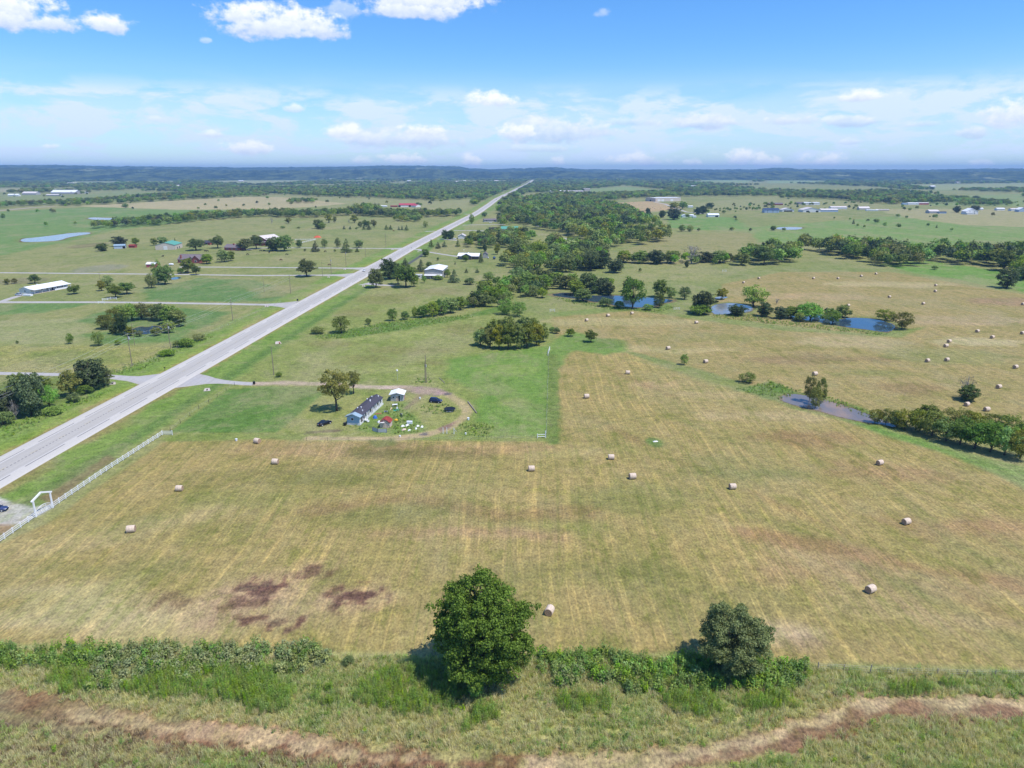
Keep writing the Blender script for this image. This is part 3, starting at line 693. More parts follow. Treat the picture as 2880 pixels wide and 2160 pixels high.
def road_mat(name, lane, edge_c, dirt=0.15):
    m = bpy.data.materials.new(name); m.use_nodes = True
    t = NT(m.node_tree); b = t.n['Principled BSDF']
    at = t.add('ShaderNodeAttribute'); at.attribute_name = 'across'
    ab = t.m('ABSOLUTE', at.outputs['Fac'])
    pos = t.add('ShaderNodeTexCoord').outputs['Object']
    c = t.mix(t.ss(ab, 0.50, 0.56), lane, edge_c)
    for cc_ in (0.14, 0.38):
        c = t.mix(t.m('MULTIPLY', t.ss(t.m('ABSOLUTE', t.m('SUBTRACT', ab, cc_)), 0.075, 0.02), dirt * 0.9), c, t.mix(1.0, c, (0.74, 0.73, 0.72, 1), 'MULTIPLY'))
    wear = t.noise(t.vmul(pos, (0.8, 0.02, 1)), 1.0, 4.0, 0.6)
    spots = t.noise(pos, 1.2, 5.0, 0.65)
    c = t.mix(t.m('MULTIPLY', t.ss(wear, 0.45, 0.7), dirt * 1.6), c, t.mix(1.0, c, (0.72, 0.70, 0.70, 1), 'MULTIPLY'))
    c = t.mix(t.m('MULTIPLY', t.ss(spots, 0.4, 0.75), dirt), c, t.mix(1.0, c, (0.6, 0.57, 0.54, 1), 'MULTIPLY'))
    t.l.new(c, b.inputs['Base Color']); b.inputs['Roughness'].default_value = 0.9
    b.inputs['Specular IOR Level'].default_value = 0.2
    return m
M_hwy = road_mat('highway_concrete', (0.44, 0.415, 0.375, 1), (0.53, 0.50, 0.45, 1))
M_gravel = road_mat('white_gravel', (0.46, 0.44, 0.41, 1), (0.42, 0.40, 0.36, 1), 0.35)
M_drive = road_mat('drive_concrete', (0.44, 0.425, 0.41, 1), (0.42, 0.40, 0.38, 1), 0.3)
M_asph = road_mat('old_asphalt', (0.10, 0.105, 0.09, 1), (0.11, 0.115, 0.09, 1), 0.3)
M_dirtroad = road_mat('dirt_road', (0.40, 0.32, 0.26, 1), (0.38, 0.31, 0.24, 1), 0.4)
ys = np.concatenate([np.arange(60, 1400, 6), np.arange(1400, 8500, 40)])
hx = hwy_x(ys)
for _ in range(6): hx[1:-1] = (hx[:-2] + 2 * hx[1:-1] + hx[2:]) / 4
highway = strip('highway', list(zip(hx, ys)), 2 * HALF, 0.14, M_hwy, 0.5)
tag(highway, 'pale concrete two-lane highway running to the horizon', None, None, 'structure')
M_rumble = mat_plain('rumble_strip_dark', (0.13, 0.13, 0.135), 0.9, vary=0.2, scale=1)
M_paintw = mat_plain('road_paint_white', (0.62, 0.61, 0.60), 0.8, vary=0.1)
M_painty = mat_plain('road_paint_yellow', (0.50, 0.40, 0.14), 0.8, vary=0.1)
def hx_at(y): return float(np.interp(y, ys, hx))
def marks(name, off, w, on, gap, y0, y1, z, mat, slant=0):
    V = []; F = []; y = y0
    while y < y1:
        n = max(1, int(on / 10)); 
        for k in range(n):
            ya = y + on * k / n; yb = y + on * (k + 1) / n
            xa = hx_at(ya) + off; xb = hx_at(yb) + off; i = len(V)
            V += [(xa - w / 2, ya, z), (xa + w / 2, ya, z), (xb + w / 2, yb, z), (xb - w / 2, yb, z)]; F.append((i, i + 1, i + 2, i + 3))
        y += on + gap
    o = mesh_obj(name, np_mesh(name, V, F), mat, highway)
    return o
marks('centre_rumble_strip', 0.0, 0.30, 0.7, 0.7, 62, 520, 0.146, M_rumble)
marks('centre_joint', 0.0, 0.16, 40, 0.01, 520, 1400, 0.146, M_rumble)
marks('shoulder_rumble_strip', -4.35, 0.24, 16, 5.5, 62, 1000, 0.146, M_rumble)
marks('shoulder_rumble_strip', 4.35, 0.30, 16, 5.5, 66, 1000, 0.146, M_rumble)
marks('edge_line', -3.75, 0.13, 30, 0.01, 62, 1000, 0.146, M_paintw)
marks('edge_line', 3.75, 0.13, 30, 0.01, 62, 1000, 0.146, M_paintw)
marks('centre_line', -0.38, 0.11, 3, 9, 62, 500, 0.146, M_painty)

def drive(name, label, pts, w, mat=M_gravel, z=0.07, metres=False, step=4):
    P = pts if metres else gp(pts)
    o = strip(name, P, w, z, mat, 0.3, step)
    tag(o, label, None, None, 'structure')
    return o
def hx_edge(y, sgn): return hwy_x(y) + sgn * (HALF - 0.4)
def jn(px, py, sgn):   # a point on the highway edge nearest that picture point
    p = G(px, py); return (float(hx_edge(p.y, sgn)), p.y)
drive('driveway', 'gravel driveway leading past the black arch gate to the highway', gp([(-250, 1045), (0, 1050), (200, 1054), (300, 1057)]) + [(-143.5, 256.2), (-138, 256), (-132, 256)], [3.4, 3.4, 3.4, 3.6, 6, 12, 20], M_drive, 0.075, True)
drive('driveway', 'concrete apron of the dirt drive to the mobile home', [(-121, 254), (-116, 254), (-112, 253.5), (-108, 252.6), (-103, 251.6)] + gp([(660, 1078), (715, 1080)]), [18, 13, 7, 4.4, 3.6, 3.4, 3.2], M_drive, 0.075, True)
drive('driveway', 'long gravel driveway past the white house with porch', gp([(-300, 850), (0, 850), (280, 850), (400, 851), (640, 855), (740, 857)]) + [(-139, 411), (-135, 411), (-128, 411)], [5.5, 5.5, 4.6, 4.6, 4.6, 5, 8, 14, 24], M_gravel, 0.075, True)
drive('driveway', 'short driveway spur up to the silver car', [(-60, 868), (0, 850), (30, 839), (58, 831)], 4, M_gravel, 0.08)
drive('driveway', 'lower of two parallel gravel driveways from the highway', gp([(-300, 765), (0, 767), (430, 771), (720, 775), (880, 774)]) + [(-131, 533), (-127, 533), (-120, 533)], [4.2, 4.2, 4.2, 4.2, 5, 8, 14, 24], M_gravel, 0.075, True)
drive('driveway', 'upper of two parallel gravel driveways from the highway', gp([(505, 751), (560, 751), (720, 752), (960, 754)]) + [(-125, 571), (-121.5, 571), (-116, 571)], [4, 4, 4.2, 4.6, 9, 14, 22], M_gravel, 0.075, True)
drive('driveway', 'gravel driveway lined with round trees to the red barn', gp([(690, 703), (740, 697), (830, 697), (1000, 698), (1090, 699)]) + [(-117, 722), (-110, 722)], [5, 5, 4.6, 4.6, 5, 12, 22], M_gravel, 0.075, True)
drive('driveway', 'short drive beneath the tall trees east of the highway', [(-102, 492), (-99, 491), (-88, 484), (-80, 482)], [16, 8, 4.5, 4], M_drive, 0.075, True)
drive('driveway', 'curving driveway to the white roofed house', [(-96, 716), (-92, 713)] + gp([(1200, 708), (1250, 716), (1290, 722)]), [12, 6, 4, 4, 4], M_gravel, 0.075, True)
for (pp, lab) in [([(1276, 648), (1326, 648), (1400, 651)], 'gravel drive towards the semi trailer'), ([(1301, 633), (1421, 631)], 'gravel drive below the grey ranch house'), ([(1195, 651), (1224, 650)], 'field entrance west of the highway beside the cedars'),
                  ([(1306, 602), (1325, 603)], 'field entrance west of the highway at the end of the creek wood'), ([(1352, 603), (1372, 602)], 'field entrance east of the highway'), ([(1235, 672), (1262, 674), (1290, 676)], 'drive under the dark round tree'),
                  ([(1840, 568), (1870, 574), (1884, 580), (1930, 596), (1990, 602)], 'pale track from the warehouse down to the farmyard')]:
    drive('driveway', lab, pp, 6, M_gravel, 0.075)
drive('ditch_path', 'straight dark paved strip across the lawn', [(1146, 744), (1172, 727), (1200, 708)], 3.2, M_asph, 0.05)
drive('dirt_road', 'tan dirt road beyond the green field', [(-200, 604), (0, 592), (90, 584), (155, 580)], 16, M_dirtroad, 0.05)

# ------------------------------------------------------------------ ponds
def water_mat(name, base, rough=0.06):
    m = bpy.data.materials.new(name); m.use_nodes = True
    t = NT(m.node_tree); b = t.n['Principled BSDF']
    base2 = tuple(c * k for c, k in zip(base[:3], (1.75, 1.35, 0.95))) + (1,)
    wn = t.noise(t.vmul(t.add('ShaderNodeTexCoord').outputs['Object'], (1, .6, 1)), 0.09, 4.0, 0.6)
    t.l.new(t.mix(t.ss(wn, 0.42, 0.66), base, base2), b.inputs['Base Color'])
    b.inputs['Roughness'].default_value = rough
    b.inputs['IOR'].default_value = 1.33
    b.inputs['Specular IOR Level'].default_value = 0.6
    pos = t.add('ShaderNodeTexCoord').outputs['Object']
    bp = t.add('ShaderNodeBump'); bp.inputs['Strength'].default_value = 0.12; bp.inputs['Distance'].default_value = 0.03
    t.l.new(t.noise(pos, 1.5, 3.0, 0.6), bp.inputs['Height']); t.l.new(bp.outputs[0], b.inputs['Normal'])
    return m
M_blue = water_mat('clear_water', (0.03, 0.06, 0.10, 1))
M_mud = water_mat('muddy_water', (0.17, 0.15, 0.13, 1), 0.06)
M_pale = water_mat('pale_water', (0.16, 0.19, 0.22, 1), 0.12)
def pond(label, pts, mat, bank=(120, 104, 78)):
    P = [Vector(p) for p in gp(pts)]
    for _ in range(3):
        Q = []
        for i in range(len(P)):
            a_, b_ = P[i], P[(i + 1) % len(P)]; Q += [a_.lerp(b_, .25), a_.lerp(b_, .75)]
        P = Q
    sc = 0.02 * math.sqrt(max((p - q).length for p in P for q in P[::7]))
    P = [p + Vector((random.uniform(-1, 1), random.uniform(-1, 1))) * sc * 6 * 0.25 for p in P]
    me = bpy.data.meshes.new('pond'); me.from_pydata([(p.x, p.y, 0.03) for p in P], [], [tuple(range(len(P)))])
    bm = bmesh.new(); bm.from_mesh(me); bmesh.ops.triangulate(bm, faces=bm.faces); bmesh.ops.recalc_face_normals(bm, faces=bm.faces)
    for f in bm.faces:
        if f.normal.z < 0: f.normal_flip()
    bm.to_mesh(me); bm.free()
    o = mesh_obj('pond', me, mat); tag(o, label, None, None, 'structure')
    return o

for (lab_, pts_, m_) in PONDS: pond(lab_, pts_, {'M_blue': M_blue, 'M_mud': M_mud, 'M_pale': M_pale}[m_])

# ------------------------------------------------------------------ far hills
SKY_X = [-400, 0, 150, 300, 500, 700, 850, 1000, 1060, 1200, 1290, 1330, 1400, 1480, 1550, 1590, 1650, 1800, 2000, 2120, 2190, 2250, 2400, 2600, 2750, 2900, 3300]
SKY_Y = [466, 466, 466, 469, 470, 472, 471, 469, 467.5, 468, 469.5, 475, 476, 474, 471, 473, 477, 477, 477, 476.5, 472.5, 475.5, 477, 477.5, 475, 474, 474]
def make_hills(name, r0, r1, r2, drop, label, mat, seed):
    na, nr = 1000, 34
    az = np.linspace(R(-42), R(42), na); rr = np.linspace(r0, r2, nr)
    A, RR = np.meshgrid(az, rr)
    px = 1440 + FPX * np.tan(A) / 0.9577
    top = 480 - (480 - np.interp(px, SKY_X, SKY_Y)) * 1.12 + drop
    dep = r1 * np.cos(A)
    hz = CAM_H + (480 - top) / FPX * dep * 0.917
    up = smooth01((RR - r0) / (r1 - r0)); dn = 1 - smooth01((RR - r1) / (r2 - r1)) * 0.7
    Z = hz * np.minimum(up, 1) * dn - 2
    X = RR * np.sin(A); Y = RR * np.cos(A)
    g = np.random.default_rng(seed)
    Z += (vnoise(X / 90 + seed, Y / 260, 4) - 0.5) * 26 * up * dn
    Z += g.normal(0, 2.2, Z.shape) * up
    i = np.arange((nr - 1) * (na - 1)); r_ = i // (na - 1); c_ = i % (na - 1); k = r_ * na + c_
    me = np_mesh(name, np.stack([X.ravel(), Y.ravel(), Z.ravel()], 1), np.stack([k, k + 1, k + na + 1, k + na], 1))
    o = mesh_obj(name, me, mat); tag(o, label, None, None, 'structure')
    return o
hm = bpy.data.materials.new('wooded_hill'); hm.use_nodes = True
t = NT(hm.node_tree); b = t.n['Principled BSDF']
pos = t.add('ShaderNodeTexCoord').outputs['Object']
hc = t.mix(t.ss(t.noise(t.vmul(pos, (1, .35, 1)), 0.012, 6.0, 0.75), 0.40, 0.62), (0.020, 0.036, 0.020, 1), (0.105, 0.135, 0.055, 1))
hc = t.mix(t.ss(t.noise(t.vmul(pos, (1, .4, 1)), 0.004, 4.0, 0.6), 0.62, 0.68), hc, (0.24, 0.26, 0.14, 1))
t.l.new(hc, b.inputs['Base Color']); b.inputs['Roughness'].default_value = 1.0; b.inputs['Specular IOR Level'].default_value = 0.0
make_hills('hills', 7600, 11000, 14500, 0.0, 'long low wooded ridge along the horizon', hm, 3)
make_hills('hills', 6200, 7600, 9500, 8.5, 'lower wooded swell in front of the ridge', hm, 9)

# ------------------------------------------------------------------ foliage geometry
def leaf_quads(cent, nrm, size, g, aspect=0.62):
    """one folded leaf cluster (a quad) per centre, facing roughly along nrm"""
    n = len(cent)
    nrm = nrm / (np.linalg.norm(nrm, axis=1, keepdims=True) + 1e-9)
    r = g.normal(size=(n, 3)); tx = np.cross(nrm, r); tx /= (np.linalg.norm(tx, axis=1, keepdims=True) + 1e-9)
    ty = np.cross(nrm, tx)
    s = (size * g.uniform(0.6, 1.35, n))[:, None]
    a = cent - tx * s * .5; c = cent + tx * s * .5
    b_ = cent - ty * s * aspect * .5 + nrm * s * .12; d = cent + ty * s * aspect * .5 + nrm * s * .12
    V = np.stack([a, b_, c, d], 1).reshape(-1, 3)
    F = np.arange(n * 4).reshape(-1, 4)
    return V, F
def set_tint(me, vals):
    me.attributes.new('tint', 'FLOAT', 'POINT').data.foreach_set('value', np.asarray(vals, np.float32))
def crown_mesh(name, blobs, per, leaf, seed, jitter=0.8, tint_c=0.5, shell=True):
    """blobs: array (k,4) centre+radius (unit tree).  per: leaves for a blob of mean size"""
    g = np.random.default_rng(seed)
    blobs = np.asarray(blobs); rad = blobs[:, 3]
    wts = rad ** 2; wts = wts / wts.sum(); cnt = np.maximum(3, (wts * per * len(blobs)).astype(int))
    C = []; N = []; T = []
    for (bx, by, bz, br), k in zip(blobs, cnt):
        d = g.normal(size=(k, 3)); d /= np.linalg.norm(d, axis=1, keepdims=True)
        d[:, 2] = np.where(d[:, 2] < -0.35, -d[:, 2] * 0.6, d[:, 2])
        rr = br * g.uniform(0.55, 1.08, k) if shell else br * g.uniform(0, 1, k) ** .5
        C.append(np.array([bx, by, bz]) + d * rr[:, None])
        N.append(d + g.normal(size=(k, 3)) * jitter + np.array([0, 0, .35]))
        T.append(np.clip(g.normal(tint_c, .22, k) + g.normal(0, .12), 0, 1))
    C = np.concatenate(C); N = np.concatenate(N); T = np.concatenate(T)
    V, F = leaf_quads(C, N, leaf, g)
    me = np_mesh(name, V, F); set_tint(me, np.repeat(T, 4))
    return me
def round_blobs(k, g, r=(.12, .19), zc=.58, rz=.40, low=-.9, flat=1.0, rxy=.53):
    out = []
    while len(out) < k:
        d = g.normal(size=3); d /= np.linalg.norm(d)
        if d[2] < low: continue
        br = g.uniform(*r); q = g.uniform(.45, 1.0) ** .6
        out.append((d[0] * (rxy - br) * q, d[1] * (rxy - br) * q, zc + d[2] * (rz - br * .9) * q * flat, br))
    return out
def lobed_blobs(nl, per, g, r=(.05, .09), zc=.55, rz=.45, rxy=.52, lr=(.15, .24), low=-.8):
    """crown built of rounded boughs: evenly spread lobes, each a cluster of leaf blobs"""
    dirs = []
    while len(dirs) < nl:
        c = g.normal(size=(14, 3)); c /= np.linalg.norm(c, axis=1, keepdims=True); c = c[c[:, 2] > low]
        if len(c) == 0: continue
        if not dirs: dirs.append(c[0]); continue
        dm = np.min(np.linalg.norm(c[:, None] - np.array(dirs)[None], axis=2), axis=1); dirs.append(c[np.argmax(dm)])
    out = []
    for d0 in dirs:
        L = g.uniform(*lr); k = g.uniform(.78, 1.08)
        c = np.array([d0[0] * (rxy - L) * k, d0[1] * (rxy - L) * k, zc + d0[2] * (rz - L * .85) * k])
        for _ in range(per):
            d = g.normal(size=3); d /= np.linalg.norm(d); br = g.uniform(*r)
            out.append((*(c + d * (L - br * .6) * g.uniform(.35, 1.0)), br))
    for _ in range(max(2, nl // 2)):
        d = g.normal(size=3) * .13; out.append((d[0], d[1], zc + d[2], g.uniform(.1, .16)))
    return out
def cone_blobs(k, g):
    out = []
    for i in range(k):
        h = g.uniform(0, 1) ** 1.3; z = .06 + h * .9; rm = .5 * (1 - h) ** .75 + .02; a_ = g.uniform(0, 6.28); q = g.uniform(.5, 1)
        br = .05 + .10 * (1 - h); out.append((math.cos(a_) * max(rm - br, 0) * q, math.sin(a_) * max(rm - br, 0) * q, z, br))
    return out
def limb_tree(name, g, trunk_h=.35, r=.028, spread=.32, top=.85, n=9, parent_mesh=None, mat=None, sub=2):
    mb = MB()
    lean = Vector((g.uniform(-.02, .02), g.uniform(-.02, .02), 0))
    p0 = Vector((0, 0, -.02)); p1 = Vector((0, 0, trunk_h * .5)) + lean; p2 = Vector((0, 0, trunk_h)) + lean * 2
    mb.tube(p0, p1, r * 1.35, r, 8); mb.tube(p1, p2, r, r * .85, 8)
    for i in range(n):
        a_ = 6.283 * i / n + g.uniform(-.4, .4); st = p1.lerp(p2, g.uniform(.2, 1)); zz = g.uniform(trunk_h + .05, top)
        rad = spread * g.uniform(.5, 1) * (1.15 - .5 * (zz - trunk_h) / max(.01, top - trunk_h))
        e = Vector((math.cos(a_) * rad, math.sin(a_) * rad, zz)); m_ = st.lerp(e, .5) + Vector((0, 0, -.03))
        mb.tube(st, m_, r * .5, r * .34, 6); mb.tube(m_, e, r * .34, r * .12, 5)
        for _ in range(sub):
            q = m_.lerp(e, g.uniform(.2, .8)); e2 = q + Vector((g.uniform(-.12, .12), g.uniform(-.12, .12), g.uniform(.02, .14)))
            mb.tube(q, e2, r * .18, r * .06, 4, False)
    mb.tube(p2, Vector((lean.x * 3, lean.y * 3, top)), r * .8, r * .15, 7)
    me = bpy.data.meshes.new(name); me.from_pydata([tuple(v) for v in mb.v], [], mb.f)
    me.polygons.foreach_set('use_smooth', [True] * len(me.polygons)); me.update()
    me.materials.append(mat or M_bark)
    return me

PROTO = {}   # kind -> list of (crown mesh, trunk mesh)
def proto(kind, n, fn, leafmat, trunk_kw, seed):
    L = []
    for i in range(n):
        g = np.random.default_rng(seed + i)
        cm = fn(g, seed + i); cm.materials.append(LEAF[leafmat])
        L.append((cm, limb_tree('trunk', g, **trunk_kw)))
    PROTO[kind] = L
proto('round', 3, lambda g, s: crown_mesh('crown', lobed_blobs(22, 6, g, (.06, .10), .52, .50, .53, (.15, .24), -.9), 46, .048, s), 'mid', dict(trunk_h=.24), 100)
proto('broad', 3, lambda g, s: crown_mesh('crown', lobed_blobs(19, 6, g, (.06, .10), .55, .47, .53, (.15, .24)), 48, .050, s), 'green', dict(trunk_h=.30), 110)
proto('lawn', 2, lambda g, s: crown_mesh('crown', lobed_blobs(22, 5, g, (.05, .09), .63, .39, .54, (.12, .19)), 58, .036, s, 1.0), 'olive', dict(trunk_h=.36, n=12), 200)
proto('loose', 3, lambda g, s: crown_mesh('crown', lobed_blobs(15, 6, g, (.06, .11), .51, .53, .54, (.15, .26), -.95), 52, .050, s, 1.0), 'olive', dict(trunk_h=.28, n=12), 120)
proto('upright', 3, lambda g, s: crown_mesh('crown', round_blobs(60, g, (.09, .16), .49, .54, -.95), 52, .050, s), 'mid', dict(trunk_h=.15, spread=.22), 130)
proto('cedar', 3, lambda g, s: crown_mesh('crown', cone_blobs(75, g), 34, .050, s, .7), 'cedar', dict(trunk_h=.3, spread=.2, n=6), 140)
proto('bush', 3, lambda g, s: crown_mesh('crown', round_blobs(45, g, (.11, .2), .46, .55, -.6), 46, .070, s), 'mid', dict(trunk_h=.12, r=.02, top=.7), 150)
proto('willow', 3, lambda g, s: crown_mesh('crown', round_blobs(55, g, (.08, .16), .49, .54, -.95), 56, .050, s, 1.0), 'willow', dict(trunk_h=.14, r=.018, top=.85, n=12), 160)
proto('bright', 2, lambda g, s: crown_mesh('crown', round_blobs(55, g, (.09, .16), .52, .49, -.9), 50, .055, s), 'bright', dict(trunk_h=.15), 170)
proto('dark', 3, lambda g, s: crown_mesh('crown', lobed_blobs(20, 6, g, (.07, .11), .48, .55, .53, (.16, .26), -.95), 44, .055, s), 'dark', dict(trunk_h=.16), 180)
proto('grey', 2, lambda g, s: crown_mesh('crown', round_blobs(30, g, (.08, .15), .58, .40, -.5), 14, .030, s, 1.4), 'grey', dict(trunk_h=.22, n=16, top=.95, sub=6, mat=M_deadbark), 190)
WOODY = ['round', 'broad', 'upright', 'dark', 'loose', 'bush']

TREES = []    # explicit: placed one by one
def tr(px, py, w, h, kind, label, name=None, cat=None, group=None):
    p = G(px, py); W = max(width_m(p, w), .3); Hh = max(height_m(p, py - h), .3)
    TREES.append(dict(loc=p, w=W, h=Hh, kind=kind, label=label, name=name or ('bush' if kind == 'bush' else 'cedar_tree' if kind == 'cedar' else 'tree'),
                      cat=cat or ('bush' if kind == 'bush' else 'tree'), group=group))
FILL = []     # trees of a wood
def wood(pts, step, h, kinds, label, group, metres=False, wr=(.75, 1.1), ystep=1.0, name='tree', gaps=0):
    P = pts if metres else gp(pts)
    x0, x1 = min(p[0] for p in P), max(p[0] for p in P); y0, y1 = min(p[1] for p in P), max(p[1] for p in P)
    X, Y = np.meshgrid(np.arange(x0 - step, x1 + step, step), np.arange(y0 - step, y1 + step, step * ystep))
    X = X.ravel() + rng.uniform(-.48, .48, X.size) * step; Y = Y.ravel() + rng.uniform(-.48, .48, Y.size) * step * ystep
    ok = poly_sd(P, X, Y) > -step * .1
    if gaps: ok &= vnoise(X / 38 + 1.7, Y / 70 + 4.2, 3) > gaps
    for x, y in zip(X[ok], Y[ok]):
        hh = random.uniform(*h)
        FILL.append(dict(loc=Vector((x, y, 0)), w=hh * random.uniform(*wr), h=hh, kind=random.choice(kinds), label=label, group=group, name=name, cat='tree'))

# --- single trees left of the highway
tr(209, 827, 34, 26, 'broad', 'small round tree right of the white house with porch')
tr(286, 818, 24, 30, 'loose', 'small tree left of the cluster by the white gate fence')
tr(303, 804, 32, 30, 'upright', 'rear tree of the cluster by the white gate fence')
tr(326, 837, 42, 38, 'broad', 'tree directly behind the white gate fence')
tr(357, 827, 46, 34, 'broad', 'spreading tree right of the white gate fence cluster')
tr(98, 797, 32, 25, 'broad', 'small tree behind the white roofed house')
tr(20, 800, 18, 17, 'loose', 'leftmost scrubby tree behind the white house')
tr(42, 797, 18, 15, 'loose', 'scrubby tree beside the leftmost one behind the white house')
tr(427, 810, 34, 40, 'upright', 'left tree of the driveway pond clump')
tr(445, 795, 30, 66, 'upright', 'tallest pale tree of the driveway pond clump')
tr(465, 800, 48, 58, 'round', 'right tree of the driveway pond clump')
tr(530, 768, 40, 44, 'loose', 'tree in front of the nearest brick house')
tr(552, 773, 26, 28, 'broad', 'small tree right of the tree before the nearest brick house')
tr(509, 770, 18, 18, 'bush', 'bush left of the tree before the nearest brick house')
tr(583, 742, 35, 28, 'round', 'neat round tree at the gable of the nearest brick house')
tr(630, 737, 36, 36, 'round', 'left of the pair of round pasture trees')
tr(650, 734, 26, 30, 'round', 'right of the pair of round pasture trees')
tr(552, 704, 52, 32, 'broad', 'wide tree between green roofed barn and little pavilion')
tr(613, 698, 38, 36, 'broad', 'dense tree left of the far brick house')
tr(690, 704, 42, 34, 'loose', 'loose tree right of the far brick house')
tr(722, 700, 40, 38, 'broad', 'tree in front of the red barn lean-to')
tr(288, 706, 34, 22, 'dark', 'dark round tree left of the grey shed')
tr(337, 693, 42, 30, 'dark', 'dark tree behind the grey shed')
tr(381, 688, 22, 20, 'round', 'round tree behind the little red shed')
tr(434, 690, 22, 22, 'loose', 'left tree behind the green roofed barn')
tr(459, 690, 30, 26, 'round', 'right tree behind the green roofed barn')
tr(493, 683, 10, 14, 'cedar', 'small cedar behind the green roofed barn')
tr(768, 706, 42, 40, 'dark', 'left tree of the dense clump right of the red barn')
tr(800, 706, 50, 48, 'round', 'right tree of the dense clump right of the red barn')
tr(842, 697, 19, 23, 'round', 'first round tree along the red barn driveway')
tr(888, 708, 30, 30, 'cedar', 'broad cedar below the red barn driveway')
tr(913, 697, 18, 27, 'upright', 'second oval tree along the red barn driveway')
tr(951, 697, 18, 28, 'upright', 'third oval tree along the red barn driveway')
tr(975, 710, 38, 38, 'cedar', 'largest cedar below the red barn driveway')
tr(1010, 697, 28, 24, 'round', 'last round tree along the red barn driveway')
tr(1005, 709, 16, 12, 'cedar', 'low cedar right of the largest cedar')
tr(858, 707, 8, 8, 'bush', 'tiny bush below the first driveway tree'); tr(942, 708, 8, 8, 'bush', 'tiny bush between the two big cedars')
tr(863, 778, 55, 47, 'broad', 'big solitary shade tree between the two gravel driveways')
tr(811, 628, 20, 18, 'loose', 'small tree alone before the creek wood'); tr(765, 630, 10, 18, 'grey', 'half dead sapling before the creek wood')
tr(925, 627, 20, 27, 'loose', 'forked tree standing before the creek wood'); tr(942, 626, 12, 18, 'loose', 'thin tree right of the forked tree')
tr(997, 627, 22, 24, 'loose', 'vase shaped tree before the creek wood'); tr(982, 628, 8, 12, 'grey', 'thin grey snag left of the vase shaped tree')
tr(897, 643, 30, 26, 'dark', 'left half of the dark pair in the upper pasture'); tr(906, 645, 22, 20, 'round', 'right half of the dark pair in the upper pasture')
tr(968, 645, 10, 11, 'cedar', 'first small cedar in the pasture row'); tr(985, 645, 10, 9, 'cedar', 'second small cedar in the pasture row'); tr(1003, 645, 8, 6, 'bush', 'tiny bush ending the small cedar row')
tr(1013, 640, 14, 18, 'round', 'left tree of the pasture clump with cedars'); tr(1030, 638, 24, 20, 'round', 'middle tree of the pasture clump with cedars'); tr(1052, 639, 18, 22, 'loose', 'right tree of the pasture clump with cedars')
tr(1024, 646, 14, 14, 'cedar', 'left cedar under the pasture clump'); tr(1038, 646, 18, 15, 'cedar', 'right cedar under the pasture clump')
tr(1087, 646, 16, 14, 'cedar', 'left cedar of the twin pasture cedars'); tr(1099, 646, 14, 13, 'cedar', 'right cedar of the twin pasture cedars')
tr(1122, 647, 10, 11, 'cedar', 'left of three cedars near the highway'); tr(1131, 647, 10, 12, 'cedar', 'middle of three cedars near the highway'); tr(1144, 648, 16, 16, 'cedar', 'right of three cedars near the highway')
tr(1197, 640, 15, 19, 'upright', 'lone oval tree close to the highway'); tr(795, 643, 14, 8, 'bush', 'low bush in the upper pasture, left'); tr(840, 643, 10, 6, 'bush', 'low bush in the upper pasture, right')
tr(353, 585, 18, 13, 'round', 'lone tree in the far green field')
tr(278, 972, 34, 42, 'upright', 'young tree below the ringed pond'); tr(198, 967, 20, 30, 'upright', 'sapling alone in the weedy pasture'); tr(332, 970, 18, 14, 'bush', 'bush under the thin light pole'); tr(49, 967, 8, 10, 'bush', 'tiny bush at the weedy pasture edge')
tr(948, 1155, 84, 114, 'lawn', 'tall airy shade tree left of the mobile home'); tr(994.5, 1108, 40, 66, 'lawn', 'smaller shade tree behind the mobile home')
tr(785, 1060, 18, 14, 'bush', 'weed bush at the foot of the bare verge pole')
# trees round the pond by the highway
RP = 'trees ringing the dark pond beside the highway'
for (x, y, w, h, k) in [(300, 925, 52, 40, 'willow'), (322, 915, 44, 48, 'willow'), (345, 908, 50, 52, 'round'), (372, 902, 50, 50, 'bright'), (398, 898, 48, 46, 'willow'), (425, 898, 48, 44, 'willow'),
                        (452, 902, 50, 48, 'round'), (478, 912, 54, 54, 'round'), (503, 918, 48, 50, 'round'), (345, 942, 34, 62, 'dark'), (368, 945, 28, 28, 'loose'), (320, 938, 28, 28, 'dark'), (392, 946, 20, 16, 'loose'), (440, 944, 30, 24, 'willow'), (476, 936, 36, 34, 'round')]:
    tr(x, y, w, h, k, 'leafy tree ringing the dark pond beside the highway', group=RP)
# hedge row by the near highway edge
tr(30, 1168, 80, 75, 'dark', 'dark tree at the left frame edge beside the highway'); tr(92, 1170, 80, 118, 'dark', 'tall dark tree in the roadside thicket')
tr(140, 1148, 52, 66, 'green' if False else 'bright', 'bright green rounded tree in front of the roadside thicket')
tr(60, 1120, 70, 70, 'round', 'rear tree of the roadside thicket'); tr(118, 1110, 60, 52, 'round', 'rear right tree of the roadside thicket')
tr(200, 1115, 58, 76, 'loose', 'ragged tree with bare limbs between the roadside thickets'); tr(262, 1095, 80, 88, 'dark', 'large spreading tree covering the gravel driveway')
tr(295, 1085, 46, 50, 'round', 'right lobe tree beside the gravel driveway mouth'); tr(228, 1090, 40, 50, 'round', 'tree behind the ragged tree by the driveway')
tr(46, 1180, 38, 58, 'grey', 'bare pale dead tree before the roadside thicket', 'dead_tree')
tr(240, 1108, 44, 26, 'bush', 'olive bush at the foot of the driveway trees'); tr(10, 1195, 60, 40, 'bush', 'bush mass at the left frame edge'); tr(150, 1165, 50, 22, 'bush', 'low bush below the bright rounded tree'); tr(210, 1130, 40, 26, 'bush', 'low bush below the ragged tree')
